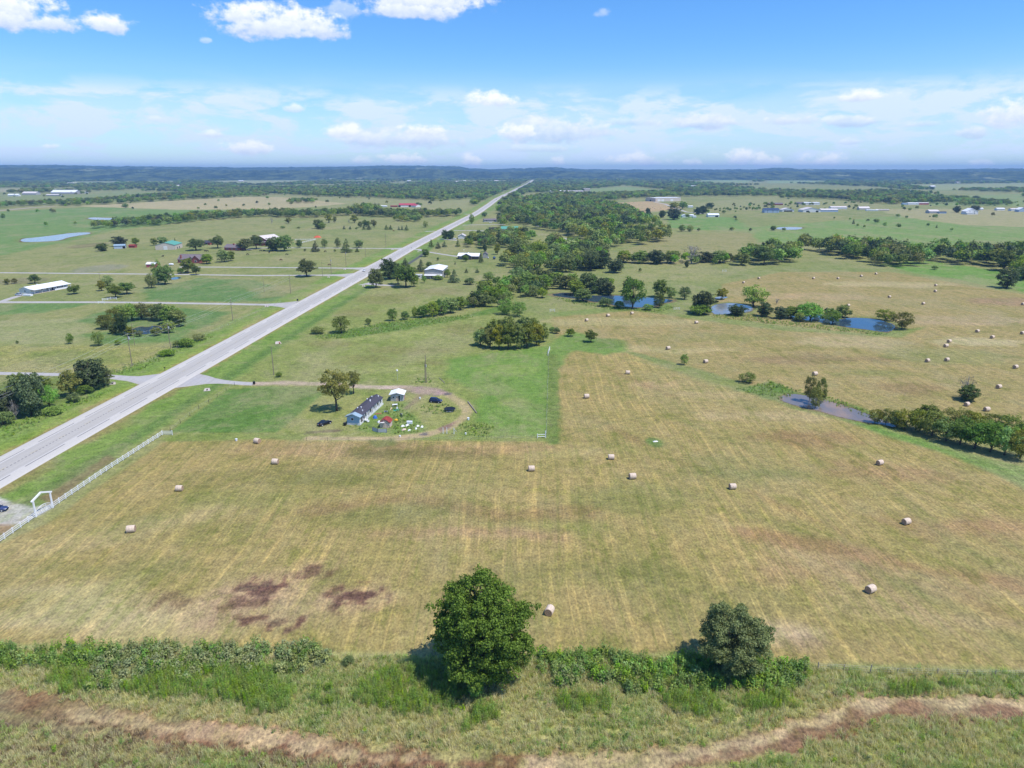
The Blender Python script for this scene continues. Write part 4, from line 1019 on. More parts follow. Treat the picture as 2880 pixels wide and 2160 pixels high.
tr(500, 976, 26, 20, 'bush', 'left bush of the roadside hedge below the power pole'); tr(525, 975, 44, 24, 'bush', 'middle bush of the roadside hedge below the power pole'); tr(560, 958, 36, 20, 'willow', 'yellowish bush of the roadside hedge', 'bush', 'bush'); tr(470, 1000, 44, 18, 'bush', 'low bush left in the roadside hedge')
# --- east of the highway
tr(1057, 809, 48, 54, 'round', 'nearest tree of the group beside the highway'); tr(1095, 785, 56, 58, 'dark', 'dark tall tree touching the highway in view'); tr(1142, 808, 62, 64, 'broad', 'spreading light green tree of the roadside group')
tr(1120, 800, 40, 52, 'broad', 'light tree in the middle of the roadside group'); tr(1140, 748, 30, 22, 'cedar', 'cedar behind the roadside group'); tr(1165, 806, 26, 40, 'upright', 'right hand stem of the roadside group')
tr(1185, 764, 34, 34, 'cedar', 'dense evergreen left of the grey metal shop'); tr(1206, 752, 18, 17, 'round', 'small tree behind the dense evergreen'); tr(1197, 722, 23, 23, 'round', 'neat round tree on the curving driveway')
tr(1278, 794, 42, 36, 'cedar', 'bushy cedar right of the grey metal shop'); tr(1193, 796, 14, 22, 'bright', 'young bright tree before the grey metal shop'); tr(1232, 787, 30, 14, 'bush', 'bushes along the metal shop porch'); tr(1258, 780, 18, 24, 'bush', 'bush against the metal shop side wall')
tr(1232, 733, 8, 10, 'bush', 'little bush on the lawn above the metal shop'); tr(1280, 744, 6, 10, 'cedar', 'tiny dark cedar on the lawn'); tr(1312, 767, 14, 12, 'cedar', 'left of two low cedars below the white roofed house'); tr(1342, 767, 16, 13, 'cedar', 'right of two low cedars below the white roofed house')
tr(1309, 736, 18, 20, 'round', 'small tree before the white roofed house'); tr(1353, 739, 16, 32, 'cedar', 'dark evergreen at the right end of the white roofed house'); tr(1399, 716, 20, 32, 'loose', 'small lawn tree right of the grey outbuilding'); tr(1364, 708, 14, 24, 'dark', 'narrow dark tree behind the grey outbuilding')
tr(1327, 630, 15, 28, 'upright', 'narrow tree standing at the highway edge'); tr(1252, 673, 22, 27, 'dark', 'left half of the dark round tree pair by the drive'); tr(1268, 673, 24, 27, 'dark', 'right half of the dark round tree pair by the drive')
tr(1213, 695, 18, 22, 'cedar', 'first of three roadside cedars'); tr(1232, 699, 20, 19, 'cedar', 'second of three roadside cedars'); tr(1250, 695, 20, 17, 'cedar', 'third of three roadside cedars'); tr(1288, 694, 18, 20, 'cedar', 'cedar beside the garden wood')
tr(1362, 610, 18, 14, 'round', 'round tree left of the grey ranch house')
# hedge and ditch line behind the homestead
tr(960, 936, 50, 50, 'upright', 'dark oval tree in the meadow ditch'); tr(895, 938, 40, 20, 'bush', 'low bush left of the dark oval tree'); tr(1036, 912, 18, 18, 'bush', 'small bush along the meadow ditch')
tr(1104, 902, 28, 36, 'upright', 'taller small tree along the meadow ditch'); tr(1140, 899, 26, 24, 'round', 'round bush tree along the meadow ditch')
HG = 'trees of the hedge along the meadow ditch'
for (x, y, w, h, k) in [(1168, 893, 20, 32, 'upright'), (1190, 893, 36, 36, 'round'), (1215, 890, 42, 42, 'upright'), (1240, 886, 46, 46, 'upright'), (1268, 880, 46, 46, 'round'), (1295, 872, 34, 38, 'round')]:
    tr(x, y, w, h, k, 'dense tree in the dark hedge behind the meadow', group=HG)
tr(1421, 884, 46, 46, 'upright', 'spiky dark tree behind the thicket clump, left'); tr(1458, 890, 44, 44, 'upright', 'spiky dark tree behind the thicket clump, right')
tr(1337, 860, 36, 42, 'dark', 'leftmost tree of the ditch grove'); tr(1362, 862, 40, 40, 'round', 'second tree of the ditch grove'); tr(1350, 845, 30, 30, 'loose', 'ragged tree at the top of the ditch grove'); tr(1390, 850, 46, 44, 'round', 'third tree of the ditch grove'); tr(1322, 800, 34, 20, 'bush', 'bush heap left of the ditch grove')
tr(1374, 790, 34, 26, 'bush', 'olive bush at the lawn corner')
# the willow thicket
TH = 'trees of the round thicket in the pasture'
for (x, y, w, h) in [(1352, 972, 44, 46), (1378, 978, 46, 60), (1404, 981, 48, 70), (1430, 982, 50, 74), (1456, 981, 50, 72), (1482, 978, 50, 72), (1508, 972, 46, 66), (1528, 962, 34, 52), (1390, 955, 50, 60), (1430, 955, 54, 66), (1470, 955, 54, 66), (1500, 950, 46, 58), (1360, 955, 36, 36)]:
    tr(x, y, w, h, random.choice(['loose', 'loose', 'round']), 'small olive tree in the round thicket by the hay field', group=TH)
tr(1553, 936, 18, 18, 'bush', 'small bush right of the thicket, left one'); tr(1565, 938, 20, 18, 'bush', 'small bush right of the thicket, right one')
tr(1605, 946, 27, 22, 'broad', 'small round tree, left of two in the green strip'); tr(1662, 962, 34, 34, 'broad', 'small round tree, right of two in the green strip')
tr(1924, 1026, 22, 32, 'upright', 'lone sapling in the hay field'); tr(2100, 1076, 48, 28, 'willow', 'low yellowish bush in the hay', 'bush', 'bush')
# ponds chain
tr(1778, 868, 66, 96, 'bright', 'tall bright willow before the blue pond'); tr(1770, 820, 40, 40, 'round', 'dark tree behind the tall bright willow'); tr(1857, 836, 46, 50, 'round', 'leaning tree on the pond far bank'); tr(1888, 838, 30, 32, 'upright', 'shrubby tree right of the leaning one'); tr(1705, 862, 40, 26, 'bush', 'bush on the front bank of the blue pond, left'); tr(1742, 866, 30, 20, 'bush', 'bush on the front bank left of the tall bright willow'); tr(1822, 872, 30, 18, 'bush', 'bush on the front bank right of the tall bright willow')
tr(1925, 842, 34, 38, 'upright', 'oval tree at the pond right end'); tr(1853, 866, 32, 40, 'willow', 'pale willow bush in the blue pond')
tr(1978, 880, 66, 62, 'dark', 'dark bushy tree left of the middle pond'); tr(1968, 884, 60, 30, 'bush', 'brown green bush at the middle pond'); tr(2030, 842, 32, 32, 'loose', 'small willow above the middle pond'); tr(2120, 862, 76, 62, 'bright', 'large round green tree at the middle pond'); tr(2150, 890, 46, 42, 'dark', 'dark tree below the large round pond tree'); tr(2072, 887, 52, 30, 'dark', 'dark bush standing in the middle pond', 'bush', 'bush')
tr(2195, 896, 40, 34, 'dark', 'dark bush right of the middle pond', 'bush', 'bush'); tr(2225, 895, 44, 36, 'round', 'green tree between the two ponds'); tr(2278, 902, 68, 52, 'bright', 'bright green tree left of the right pond'); tr(2250, 904, 34, 28, 'bush', 'bush under the bright green pond tree'); tr(2342, 912, 42, 38, 'bright', 'small bright tree on the pond edge'); tr(2370, 893, 42, 36, 'round', 'grey green tree behind the small bright one')
tr(2488, 902, 52, 32, 'willow', 'flat willow over the right pond, left'); tr(2535, 926, 54, 52, 'willow', 'round willow over the right pond, right'); tr(2185, 855, 22, 16, 'grey', 'dead top beside the large round tree', 'dead_tree')
LP = 'trees on the left bank of the blue pond'
for (x, y, w, h, k) in [(1455, 800, 50, 50, 'upright'), (1480, 815, 50, 52, 'round'), (1505, 812, 44, 40, 'round'), (1530, 815, 44, 44, 'upright'), (1525, 838, 30, 30, 'bush'), (1495, 832, 50, 30, 'bush'), (1590, 812, 46, 40, 'loose'), (1620, 830, 50, 44, 'round'), (1650, 822, 52, 56, 'round'), (1690, 824, 48, 44, 'dark'), (1710, 830, 40, 40, 'dark'), (1640, 848, 54, 36, 'round'), (1560, 800, 40, 34, 'round'), (1445, 815, 40, 42, 'bright')]:
    tr(x, y, w, h, k, 'bushy tree on the overgrown bank left of the blue pond', group=LP)
tr(1730, 767, 48, 40, 'dark', 'brownish bush tree alone above the ponds'); tr(1800, 764, 9, 11, 'bush', 'tiny bush above the ponds'); tr(1931, 752, 14, 20, 'dark', 'small dark tree below the grey bare tree')
tr(1755, 738, 46, 34, 'round', 'left tree of the hedge above the ponds'); tr(1800, 740, 54, 36, 'round', 'second tree of the hedge above the ponds'); tr(1845, 742, 58, 42, 'dark', 'dark tree of the hedge above the ponds'); tr(1885, 740, 44, 36, 'round', 'third tree of the hedge above the ponds')
tr(1945, 742, 60, 54, 'grey', 'grey bare tree in the hedge above the ponds', 'dead_tree'); tr(1985, 738, 46, 32, 'dark', 'tree right of the grey bare tree'); tr(2025, 738, 54, 34, 'round', 'wide tree farther right in the hedge'); tr(2085, 746, 52, 36, 'olive' if False else 'loose', 'last olive tree of the hedge')
tr(1702, 720, 26, 22, 'grey', 'pale bare tree at the wood edge', 'dead_tree')
# right hand field
tr(2292, 1148, 40, 62, 'willow', 'pale willow on the muddy pond, lower stem'); tr(2275, 1130, 34, 76, 'willow', 'pale tall willow on the muddy pond, left stem'); tr(2305, 1140, 30, 84, 'willow', 'pale tall willow on the muddy pond, right stem')
tr(2460, 1190, 42, 40, 'willow', 'small fork trunked tree at the muddy pond end'); tr(2490, 1194, 32, 46, 'willow', 'narrow willow at the muddy pond end')
tr(2722, 1126, 60, 44, 'dark', 'dark low crown of the half dead field tree'); tr(2714, 1118, 50, 68, 'grey', 'bare grey top of the half dead field tree', 'dead_tree')
tr(2830, 810, 56, 54, 'dark', 'brownish round tree at the right field edge'); tr(2628, 758, 18, 12, 'bush', 'low bush at the right field edge')
BR = 'brush along the ditch at the right frame edge'
for (x, y, w, h, k) in [(2520, 1200, 40, 40, 'dark'), (2545, 1205, 60, 46, 'willow'), (2585, 1212, 60, 56, 'willow'), (2620, 1225, 64, 60, 'willow'), (2610, 1185, 60, 42, 'loose'), (2660, 1240, 66, 56, 'bright'), (2700, 1250, 62, 70, 'bright'), (2690, 1205, 70, 50, 'willow'), (2740, 1262, 66, 66, 'bright'), (2735, 1215, 60, 50, 'loose'), (2785, 1270, 66, 76, 'bright'), (2800, 1205, 62, 38, 'dark'), (2825, 1280, 60, 70, 'bright'), (2840, 1235, 60, 60, 'dark'), (2868, 1290, 66, 76, 'dark'), (2875, 1245, 50, 52, 'bright'), (2770, 1235, 60, 50, 'willow')]:
    tr(x, y, w * 1.2, h * 1.12, k if k != 'dark' else 'willow', 'leafy willow brush in the ditch at the right frame edge', group=BR)
# middle distance right
for (x, y, w, h, k, l) in [(1862, 612, 22, 22, 'dark', 'dark tree left of the farmyard, small'), (1895, 618, 42, 34, 'dark', 'large dark tree left of the farmyard'), (1822, 612, 16, 28, 'dark', 'narrow dark tree at the white camper'), (1880, 650, 14, 20, 'upright', 'small tree at the wood corner'),
        (1918, 652, 20, 20, 'upright', 'left bush tree of the meadow clump'), (1940, 652, 20, 20, 'upright', 'right bush tree of the meadow clump'), (1965, 650, 10, 10, 'bush', 'tiny bush right of the meadow clump'), (1895, 590, 26, 22, 'loose', 'left pale tree below the warehouse'), (1920, 588, 26, 22, 'round', 'right tree below the warehouse'),
        (1995, 587, 24, 18, 'dark', 'dark tree beside the farm lane'), (1962, 604, 24, 22, 'dark', 'left tree amid the farm sheds'), (1978, 602, 22, 24, 'dark', 'right tree amid the farm sheds'), (2036, 600, 12, 10, 'bush', 'bush right of the farm barn'), (2174, 648, 16, 13, 'dark', 'dark shrub left of the far meadow pond'), (2058, 649, 14, 12, 'bush', 'bush in the meadow left of the far pond'),
        (2400, 630, 10, 14, 'cedar', 'thin cedar alone in the right meadow'), (2412, 636, 8, 7, 'bush', 'small bush below the thin cedar'), (2634, 641, 7, 10, 'cedar', 'small dark cedar in the right meadow'), (2690, 598, 22, 20, 'dark', 'round tree left of the white farmhouse'), (2742, 592, 26, 14, 'dark', 'dark tree behind the white farmhouse')]:
    tr(x, y, w, h, k, l)

# --- woods and tree lines
BELT = ('tree in the green belt between the meadow ditch and the ponds', 'trees of the green belt towards the ponds')
wood([(1330, 866), (1400, 872), (1440, 850), (1490, 830), (1560, 812), (1545, 786), (1470, 782), (1400, 806), (1350, 836)], 8.5, (6, 10), ['round', 'upright', 'loose', 'bright', 'bush', 'bush'], *BELT)
wood([(1560, 812), (1640, 826), (1720, 828), (1720, 812), (1640, 800), (1570, 796)], 8.5, (6, 10), ['round', 'upright', 'loose', 'bush'], *BELT)
wood([(1180, 894), (1300, 878), (1330, 866), (1330, 852), (1290, 866), (1190, 884)], 8, (5, 8), ['upright', 'round', 'bush'], 'low tree filling the dark hedge behind the meadow', 'low trees of the meadow hedge')
wood([(2240, 900), (2340, 908), (2380, 892), (2330, 884), (2200, 880)], 8, (4, 7), ['bright', 'round', 'bush', 'dark'], 'low tree between the ponds of the chain', 'low trees between the ponds')
wood([(1740, 740), (1900, 744), (2090, 746), (2090, 736), (1900, 732), (1750, 728)], 10, (6, 10), ['round', 'loose', 'dark', 'bush'], 'low tree filling the hedge above the ponds', 'low trees of the hedge above the ponds')
wood([(255, 648), (330, 640), (440, 636), (560, 622), (720, 610), (860, 614), (1000, 606), (1060, 612), (1180, 612), (1292, 609), (1295, 603), (1150, 604), (1070, 602), (980, 602), (860, 603), (720, 604), (560, 610), (440, 624), (360, 630), (260, 642)], 11, (9, 14), WOODY, 'tree in the long dark creek wood left of the highway', 'trees of the creek wood left of the highway')
wood([(980, 600), (1010, 594), (1025, 590), (1060, 594), (1070, 602), (990, 602)], 12, (13, 18), WOODY, 'tall tree rising from the creek wood', 'tall trees of the creek wood')
wood([(1110, 624), (1180, 626), (1182, 612), (1120, 612)], 10, (8, 11), WOODY, 'tree in the knot of trees below the creek wood', 'trees of the knot below the creek wood')
wood([(1400, 600), (1430, 572), (1500, 560), (1580, 548), (1660, 552), (1700, 578), (1760, 590), (1800, 612), (1866, 640), (1874, 678), (1820, 688), (1760, 690), (1700, 700), (1640, 690), (1632, 672), (1560, 662), (1500, 640), (1440, 618)], 13, (10, 17), WOODY + ['round', 'broad', 'willow', 'bright'], 'tree in the large wood right of the highway', 'trees of the large wood right of the highway', gaps=.36)
wood([(1420, 748), (1450, 725), (1530, 705), (1560, 690), (1640, 706), (1700, 716), (1712, 740), (1680, 764), (1600, 766), (1540, 764), (1460, 768)], 10, (10, 16), WOODY + ['bright', 'upright'], 'tree in the wood below the long grey home', 'trees of the wood below the long grey home', gaps=.30)
wood([(1300, 692), (1330, 672), (1400, 662), (1470, 655), (1492, 675), (1470, 695), (1400, 700), (1330, 700)], 10, (8, 12), WOODY, 'tree in the garden wood beside the highway homes', 'trees of the garden wood beside the highway')
wood([(1410, 640), (1400, 612), (1440, 610), (1520, 622), (1530, 630), (1440, 632)], 13, (9, 12), ['dark', 'round', 'upright'], 'tree behind the highway homes', 'trees behind the highway homes')
wood([(2100, 742), (2115, 716), (2235, 708), (2243, 735), (2185, 748), (2120, 746)], 9.5, (10, 16), WOODY + ['willow'], 'tree in the grove left of the right hand wood', 'trees of the grove left of the right hand wood')
wood([(2238, 698), (2330, 700), (2480, 706), (2610, 730), (2612, 745), (2530, 755), (2440, 742), (2340, 718), (2290, 704), (2240, 704)], 9.5, (10, 17), WOODY + ['willow', 'loose'], 'tree in the curved wood above the right hay field', 'trees of the curved wood above the right hay field')
wood([(2618, 728), (2640, 714), (2880, 718), (3100, 730), (3100, 800), (2900, 800), (2850, 772), (2780, 748), (2700, 748)], 11, (11, 17), WOODY + ['loose'], 'tree in the wood at the right frame edge', 'trees of the wood at the right frame edge')
wood([(-200, 592), (0, 586), (120, 578), (260, 571), (430, 559), (560, 552), (720, 546), (720, 538), (560, 544), (430, 552), (250, 566), (120, 574), (0, 580), (-200, 588)], 16, (10, 14), WOODY, 'tree in the far hedge line on the left', 'trees of the far left hedge line', ystep=1.4)
wood([(720, 541), (930, 553), (1060, 558), (1290, 560), (1400, 546), (1470, 520), (1380, 514), (1200, 520), (900, 528), (720, 530)], 20, (10, 15), WOODY, 'tree in the far wood left of the highway', 'trees of the far wood left of the highway', ystep=2.2)
wood([(805, 572), (880, 572), (880, 566), (820, 567)], 12, (9, 12), WOODY, 'tree in the thin grove above the creek wood', 'trees of the thin grove above the creek wood')
wood([(2190, 560), (2330, 560), (2430, 572), (2560, 572), (2640, 570), (2560, 556), (2640, 548), (2500, 540), (2240, 545)], 18, (11, 16), WOODY, 'tree in the far wood behind the right hand sheds', 'trees of the far wood behind the sheds', ystep=2)
wood([(2695, 578), (2720, 566), (2830, 570), (2838, 578), (2780, 580)], 14, (9, 12), WOODY, 'tree in the flat grove behind the farmhouse', 'trees of the flat grove behind the farmhouse')
wood([(1640, 566), (1760, 558), (1840, 558), (1910, 552), (1900, 546), (1700, 548)], 17, (9, 13), WOODY, 'tree in the line behind the tan bale field', 'trees behind the tan bale field', ystep=2)
SC = ('scattered tree in the far pastures', 'scattered trees of the far pastures')
wood([(1900, 655), (2880, 650), (2880, 556), (2200, 560), (1930, 600)], 44, (4, 9), ['round', 'bush', 'dark', 'cedar'], *SC, gaps=.62)
wood([(0, 640), (0, 545), (700, 545), (1300, 560), (1290, 592), (700, 592), (240, 640)], 60, (5, 10), ['round', 'bush', 'dark'], *SC, gaps=.63)
wood([(1960, 594), (2160, 594), (2160, 590), (1960, 590)], 22, (5, 9), ['round', 'dark', 'upright'], *SC)
wood([(2000, 586), (2480, 574), (2480, 571), (2000, 582)], 30, (5, 9), ['round', 'dark', 'upright'], *SC)
wood([(2620, 582), (2880, 574), (2880, 571), (2620, 579)], 26, (5, 9), ['round', 'dark', 'upright'], *SC)
wood([(60, 541), (150, 541), (150, 534), (60, 535)], 16, (9, 13), WOODY, 'tree behind the white farm buildings', 'trees behind the white farm buildings', ystep=2)

# ------------------------------------------------------------------ the two foreground trees
def big_tree(px, py, wpx, hpx, seed, leafmat, label, nb, rr, leaf, per, low=-.95, zc=.49, rz=.54):
    p = G(px, py); W = width_m(p, wpx); Hh = height_m(p, py - hpx)
    g = np.random.default_rng(seed)
    e = empty('tree', p); tag(e, label, 'tree')
    bl = np.array(lobed_blobs(nb, 11, g, rr, zc, rz, .53, (.11, .19), low))
    me = crown_mesh('crown', bl, per, leaf, seed, .75)
    me.materials.append(LEAF[leafmat])
    c = mesh_obj('crown', me, None, e); c.scale = (W * 1.1, W * 1.1, Hh * 1.0)
    tm = limb_tree('trunk', g, .26, .026, .36, .9, 14, sub=3)
    q = mesh_obj('trunk', tm, None, e); q.scale = (W, W, Hh)
    return e
big_tree(1362, 1906, 276, 286, 41, 'green', 'large dense green tree in the foreground at the hay field edge', 60, (.035, .06), .021, 105)
big_tree(2056, 1890, 200, 182, 57, 'dull', 'smaller dull green foreground tree above the weeds', 46, (.035, .065), .022, 100, -.95, .50, .54)

def place_tree(d, i):
    e = empty(d['name'], d['loc'], random.uniform(0, 6.28)); tag(e, d['label'], d['cat'], d.get('group'))
    cm, tm = PROTO[d['kind']][i % len(PROTO[d['kind']])]
    kx = 1.16 if d['kind'] != 'cedar' else 1.05; e.scale = (d['w'] * kx, d['w'] * kx, d['h'] * 1.03)
    link(bpy.data.objects.new('crown', cm), e); link(bpy.data.objects.new('trunk', tm), e)
    return e
ORD = ['first', 'second', 'third', 'fourth', 'fifth', 'sixth', 'seventh', 'eighth', 'ninth', 'tenth', 'eleventh', 'twelfth', 'thirteenth', 'fourteenth', 'fifteenth', 'sixteenth', 'seventeenth', 'eighteenth', 'nineteenth', 'twentieth',
       'twenty-first', 'twenty-second', 'twenty-third', 'twenty-fourth', 'twenty-fifth', 'twenty-sixth']
for gname in (RP, HG, TH, LP, BR):      # tell the members of a clump apart, left to right
    mem = sorted([d for d in TREES if d['group'] == gname], key=lambda d: to_px(d['loc'].x, d['loc'].y, 0)[0])
    for d, o_ in zip(mem, ORD): d['label'] = d['label'] + ', ' + o_ + ' from the left'
for i, d in enumerate(TREES): place_tree(d, i)
FILL.sort(key=lambda d: -(d['h'] / d['loc'].length))
n_ind = max(0, 294 - len(TREES))
for i, d in enumerate(FILL[:n_ind]): place_tree(d, i)
REST = FILL[n_ind:]
print('TREES', len(TREES), 'FILL', len(FILL), 'REST', len(REST))

# ------------------------------------------------------------------ scattered masses (geometry nodes)
def scatter(name, label, pts, protos, kindidx, scl, rotz, parent=None):
    pc = bpy.data.collections.new(name + '_pieces')
    for i, me in enumerate(protos):
        o = bpy.data.objects.new('%s_%02d' % (name, i), me); pc.objects.link(o)
    me = bpy.data.meshes.new(name)
    pts = np.asarray(pts, np.float32)
    me.vertices.add(len(pts)); me.vertices.foreach_set('co', pts.ravel())
    me.attributes.new('which', 'INT', 'POINT').data.foreach_set('value', np.asarray(kindidx, np.int32))
    me.attributes.new('scl', 'FLOAT_VECTOR', 'POINT').data.foreach_set('vector', np.asarray(scl, np.float32).ravel())
    rv = np.zeros((len(pts), 3), np.float32); rv[:, 2] = rotz
    me.attributes.new('rotv', 'FLOAT_VECTOR', 'POINT').data.foreach_set('vector', rv.ravel())
    ng = bpy.data.node_groups.new(name, 'GeometryNodeTree')
    ng.interface.new_socket('Geometry', in_out='INPUT', socket_type='NodeSocketGeometry')
    ng.interface.new_socket('Geometry', in_out='OUTPUT', socket_type='NodeSocketGeometry')
    gi = ng.nodes.new('NodeGroupInput'); go = ng.nodes.new('NodeGroupOutput')
    ci = ng.nodes.new('GeometryNodeCollectionInfo'); ci.inputs[0].default_value = pc; ci.inputs[1].default_value = True; ci.inputs[2].default_value = True
    ip = ng.nodes.new('GeometryNodeInstanceOnPoints'); ip.inputs['Pick Instance'].default_value = True
    def attr(nm, ty):
        q = ng.nodes.new('GeometryNodeInputNamedAttribute'); q.data_type = ty; q.inputs[0].default_value = nm
        return q.outputs[0]
    ng.links.new(gi.outputs[0], ip.inputs['Points']); ng.links.new(ci.outputs[0], ip.inputs['Instance'])
    ng.links.new(attr('which', 'INT'), ip.inputs['Instance Index'])
    er = ng.nodes.new('FunctionNodeEulerToRotation'); ng.links.new(attr('rotv', 'FLOAT_VECTOR'), er.inputs[0]); ng.links.new(er.outputs[0], ip.inputs['Rotation'])
    ng.links.new(attr('scl', 'FLOAT_VECTOR'), ip.inputs['Scale'])
    ng.links.new(ip.outputs[0], go.inputs[0])
    o = mesh_obj(name, me, None, parent)
    md = o.modifiers.new('scatter', 'NODES'); md.node_group = ng
    tag(o, label, None, None, 'stuff')
    return o
# lighter crowns for the far woods
LODS = []
for i, (fn, lm) in enumerate([(lambda g: round_blobs(26, g, (.14, .22), .5, .5, -.7), 'mid'), (lambda g: round_blobs(24, g, (.14, .24), .5, .5, -.7), 'dark'), (lambda g: round_blobs(24, g, (.14, .24), .5, .5, -.7), 'green'),
                              (lambda g: round_blobs(20, g, (.14, .26), .5, .5, -.7), 'loose' if False else 'olive'), (lambda g: round_blobs(26, g, (.12, .22), .48, .5, -.7), 'bright'), (lambda g: round_blobs(24, g, (.14, .24), .5, .5, -.7), 'mid')]):
    g = np.random.default_rng(300 + i)
    me = crown_mesh('far_crown', fn(g), 22, .12, 300 + i); me.materials.append(LEAF[lm]); LODS.append(me)
pts = []; scl = []
for d in REST:
    pts.append((d['loc'].x, d['loc'].y, 0)); scl.append((d['w'] * 1.1, d['w'] * 1.1, d['h']))
# open woodland beyond: broken belts of trees out to the hills
OPEN = [gp(q) for q in [[(215, 580), (480, 565), (700, 553), (900, 556), (1000, 570), (900, 582), (740, 592), (500, 592), (0, 620), (-400, 640), (-400, 604), (0, 594)], [(700, 545), (1000, 557), (1230, 565), (1340, 560), (1300, 604), (1180, 594), (1000, 578)],
        [(-400, 545), (0, 543), (240, 546), (330, 536), (640, 545), (480, 562), (200, 574), (-400, 590)], [(1440, 566), (1480, 544), (1700, 538), (1640, 552), (1500, 568)], [(1640, 534), (1760, 523), (1920, 540), (1640, 548)],
        [(1680, 600), (1690, 566), (1840, 555), (2000, 553), (2180, 552), (2330, 560), (2500, 575), (3200, 560), (3200, 640), (2400, 640), (1900, 620)], [(1970, 502), (2130, 503), (2100, 515), (1970, 511)], [(2150, 507), (2330, 507), (2310, 516), (2150, 516)],
        [(2540, 520), (3000, 514), (3000, 529), (2640, 536)], [(560, 513), (720, 502), (910, 501), (910, 509), (720, 520)], [(200, 511), (330, 510), (345, 517), (205, 519)], [(330, 506), (490, 506), (490, 514), (340, 513)], [(-100, 529), (200, 529), (250, 537), (-100, 541)]]]
d = 1650.0
while d < 8200:
    sp = 9.5 * (d / 1700) ** .75
    xs = np.arange(-.95 * d, .95 * d, sp); xs = xs + rng.uniform(-.45, .45, len(xs)) * sp
    yy_ = d + rng.uniform(-.5, .5, len(xs)) * d * .03
    m = vnoise(xs / 520 + 3.3, yy_ / 900 + 8.1, 3)
    thr = np.interp(d, [1650, 2600, 4000, 8200], [.54, .45, .38, .34])
    ok = (m > thr) & (np.abs(xs - hwy_x(yy_)) > 26)
    for P in OPEN: ok &= poly_sd(P, xs, yy_) < 0
    for x, y in zip(xs[ok], yy_[ok]):
        h = random.uniform(9, 15); pts.append((x, y, -.5)); w = h * random.uniform(1.0, 1.5) * (1 + d / 9000); scl.append((w, w, h))
    d *= 1.021
print('far trees', len(pts))
n = len(pts)
scatter('woodland', 'distant woods of broken tree belts reaching to the hills', pts, LODS, rng.integers(0, len(LODS), n), scl, rng.uniform(0, 6.28, n))

# ------------------------------------------------------------------ foreground weeds and grasses
def blades(name, n, h, spread, w, mat, seed, lean=1.0):
    g = np.random.default_rng(seed); V = []; F = []; T = []
    for i in range(n):
        a_ = g.uniform(0, 6.28); r_ = spread * math.sqrt(g.uniform(0, 1)); x, y = r_ * math.cos(a_), r_ * math.sin(a_)
        hh = h * g.uniform(.55, 1.1); la = g.uniform(0, 6.28); ll = lean * hh * g.uniform(.2, 1)
        sx_, sy_ = math.cos(la + 1.57) * w / 2, math.sin(la + 1.57) * w / 2
        mx_, my_ = x + math.cos(la) * ll * .35, y + math.sin(la) * ll * .35; tx, ty = x + math.cos(la) * ll, y + math.sin(la) * ll
        k = len(V)
        V += [(x - sx_, y - sy_, 0), (x + sx_, y + sy_, 0), (mx_ + sx_ * .8, my_ + sy_ * .8, hh * .6), (mx_ - sx_ * .8, my_ - sy_ * .8, hh * .6), (tx, ty, hh)]
        F += [(k, k + 1, k + 2), (k, k + 2, k + 3), (k + 3, k + 2, k + 4)]
        T += [g.uniform(.1, 1)] * 5
    me = np_mesh(name, V, F); set_tint(me, T); me.materials.append(LEAF[mat]); return me
def leafy(name, stems, h, spread, leaf, per, mat, seed, taper=.5, aspect=.6, flower=False):
    g = np.random.default_rng(seed); C = []; N = []; T = []; mb = MB()
    for s_ in range(stems):
        a_ = g.uniform(0, 6.28); r_ = spread * math.sqrt(g.uniform(0, 1)); x, y = r_ * math.cos(a_), r_ * math.sin(a_); hh = h * g.uniform(.7, 1.1)
        for k in range(per):
            z = hh * g.uniform(.12, 1.0); rad = leaf * 1.1 * (1 - taper * z / hh); b_ = g.uniform(0, 6.28)
            C.append((x + math.cos(b_) * rad, y + math.sin(b_) * rad, z)); N.append((math.cos(b_) * .7 + g.normal() * .35, math.sin(b_) * .7 + g.normal() * .35, .9)); T.append(np.clip(g.normal(.5, .25), 0, 1))
    V, F = leaf_quads(np.array(C), np.array(N), leaf, g, aspect)
    me = np_mesh(name, V, F); set_tint(me, np.repeat(T, 4)); me.materials.append(LEAF[mat]); return me
def fill_pts(polys_in, dens, avoid=None, amp=2.0, thr=None, metres=False):
    out = []
    for q in polys_in:
        P = q if metres else gp(q)
        x0, x1 = min(p[0] for p in P), max(p[0] for p in P); y0, y1 = min(p[1] for p in P), max(p[1] for p in P)
        n_ = int((x1 - x0) * (y1 - y0) * dens)
        X = rng.uniform(x0, x1, n_); Y = rng.uniform(y0, y1, n_)
        sd_ = poly_sd(P, X, Y) + amp * 2 * (vnoise(X / 4, Y / 4, 3) - .5)
        ok = sd_ > 0
        if thr is not None: ok &= vnoise(X / 3.5 + 9, Y / 3.5 + 2, 3) > thr
        out.append(np.stack([X[ok], Y[ok]], 1))
    A = np.concatenate(out)
    dt = line_d(gp(TRACK), A[:, 0], A[:, 1])
    bare = poly_sd(gp(BARE), A[:, 0], A[:, 1]) + rng.normal(0, 1.2, len(A))
    if avoid is None or avoid > 0: keep = bare < 0; A = A[keep]; dt = dt[keep]
    A = A[dt > (2.2 if avoid is None else avoid) + rng.normal(0, .5, len(A))]
    return A
def scat2(name, label, A, protos, smin, smax, hk=(.8, 1.2)):
    n_ = len(A); s_ = rng.uniform(smin, smax, n_); S = np.stack([s_, s_, s_ * rng.uniform(hk[0], hk[1], n_)], 1)
    return scatter(name, label, np.concatenate([A, np.zeros((n_, 1))], 1), protos, rng.integers(0, len(protos), n_), S, rng.uniform(0, 6.28, n_))
BARE = [(-300, 1948), (0, 1952), (60, 1985), (230, 2030), (330, 2060), (200, 2075), (0, 2050), (-300, 2030)]
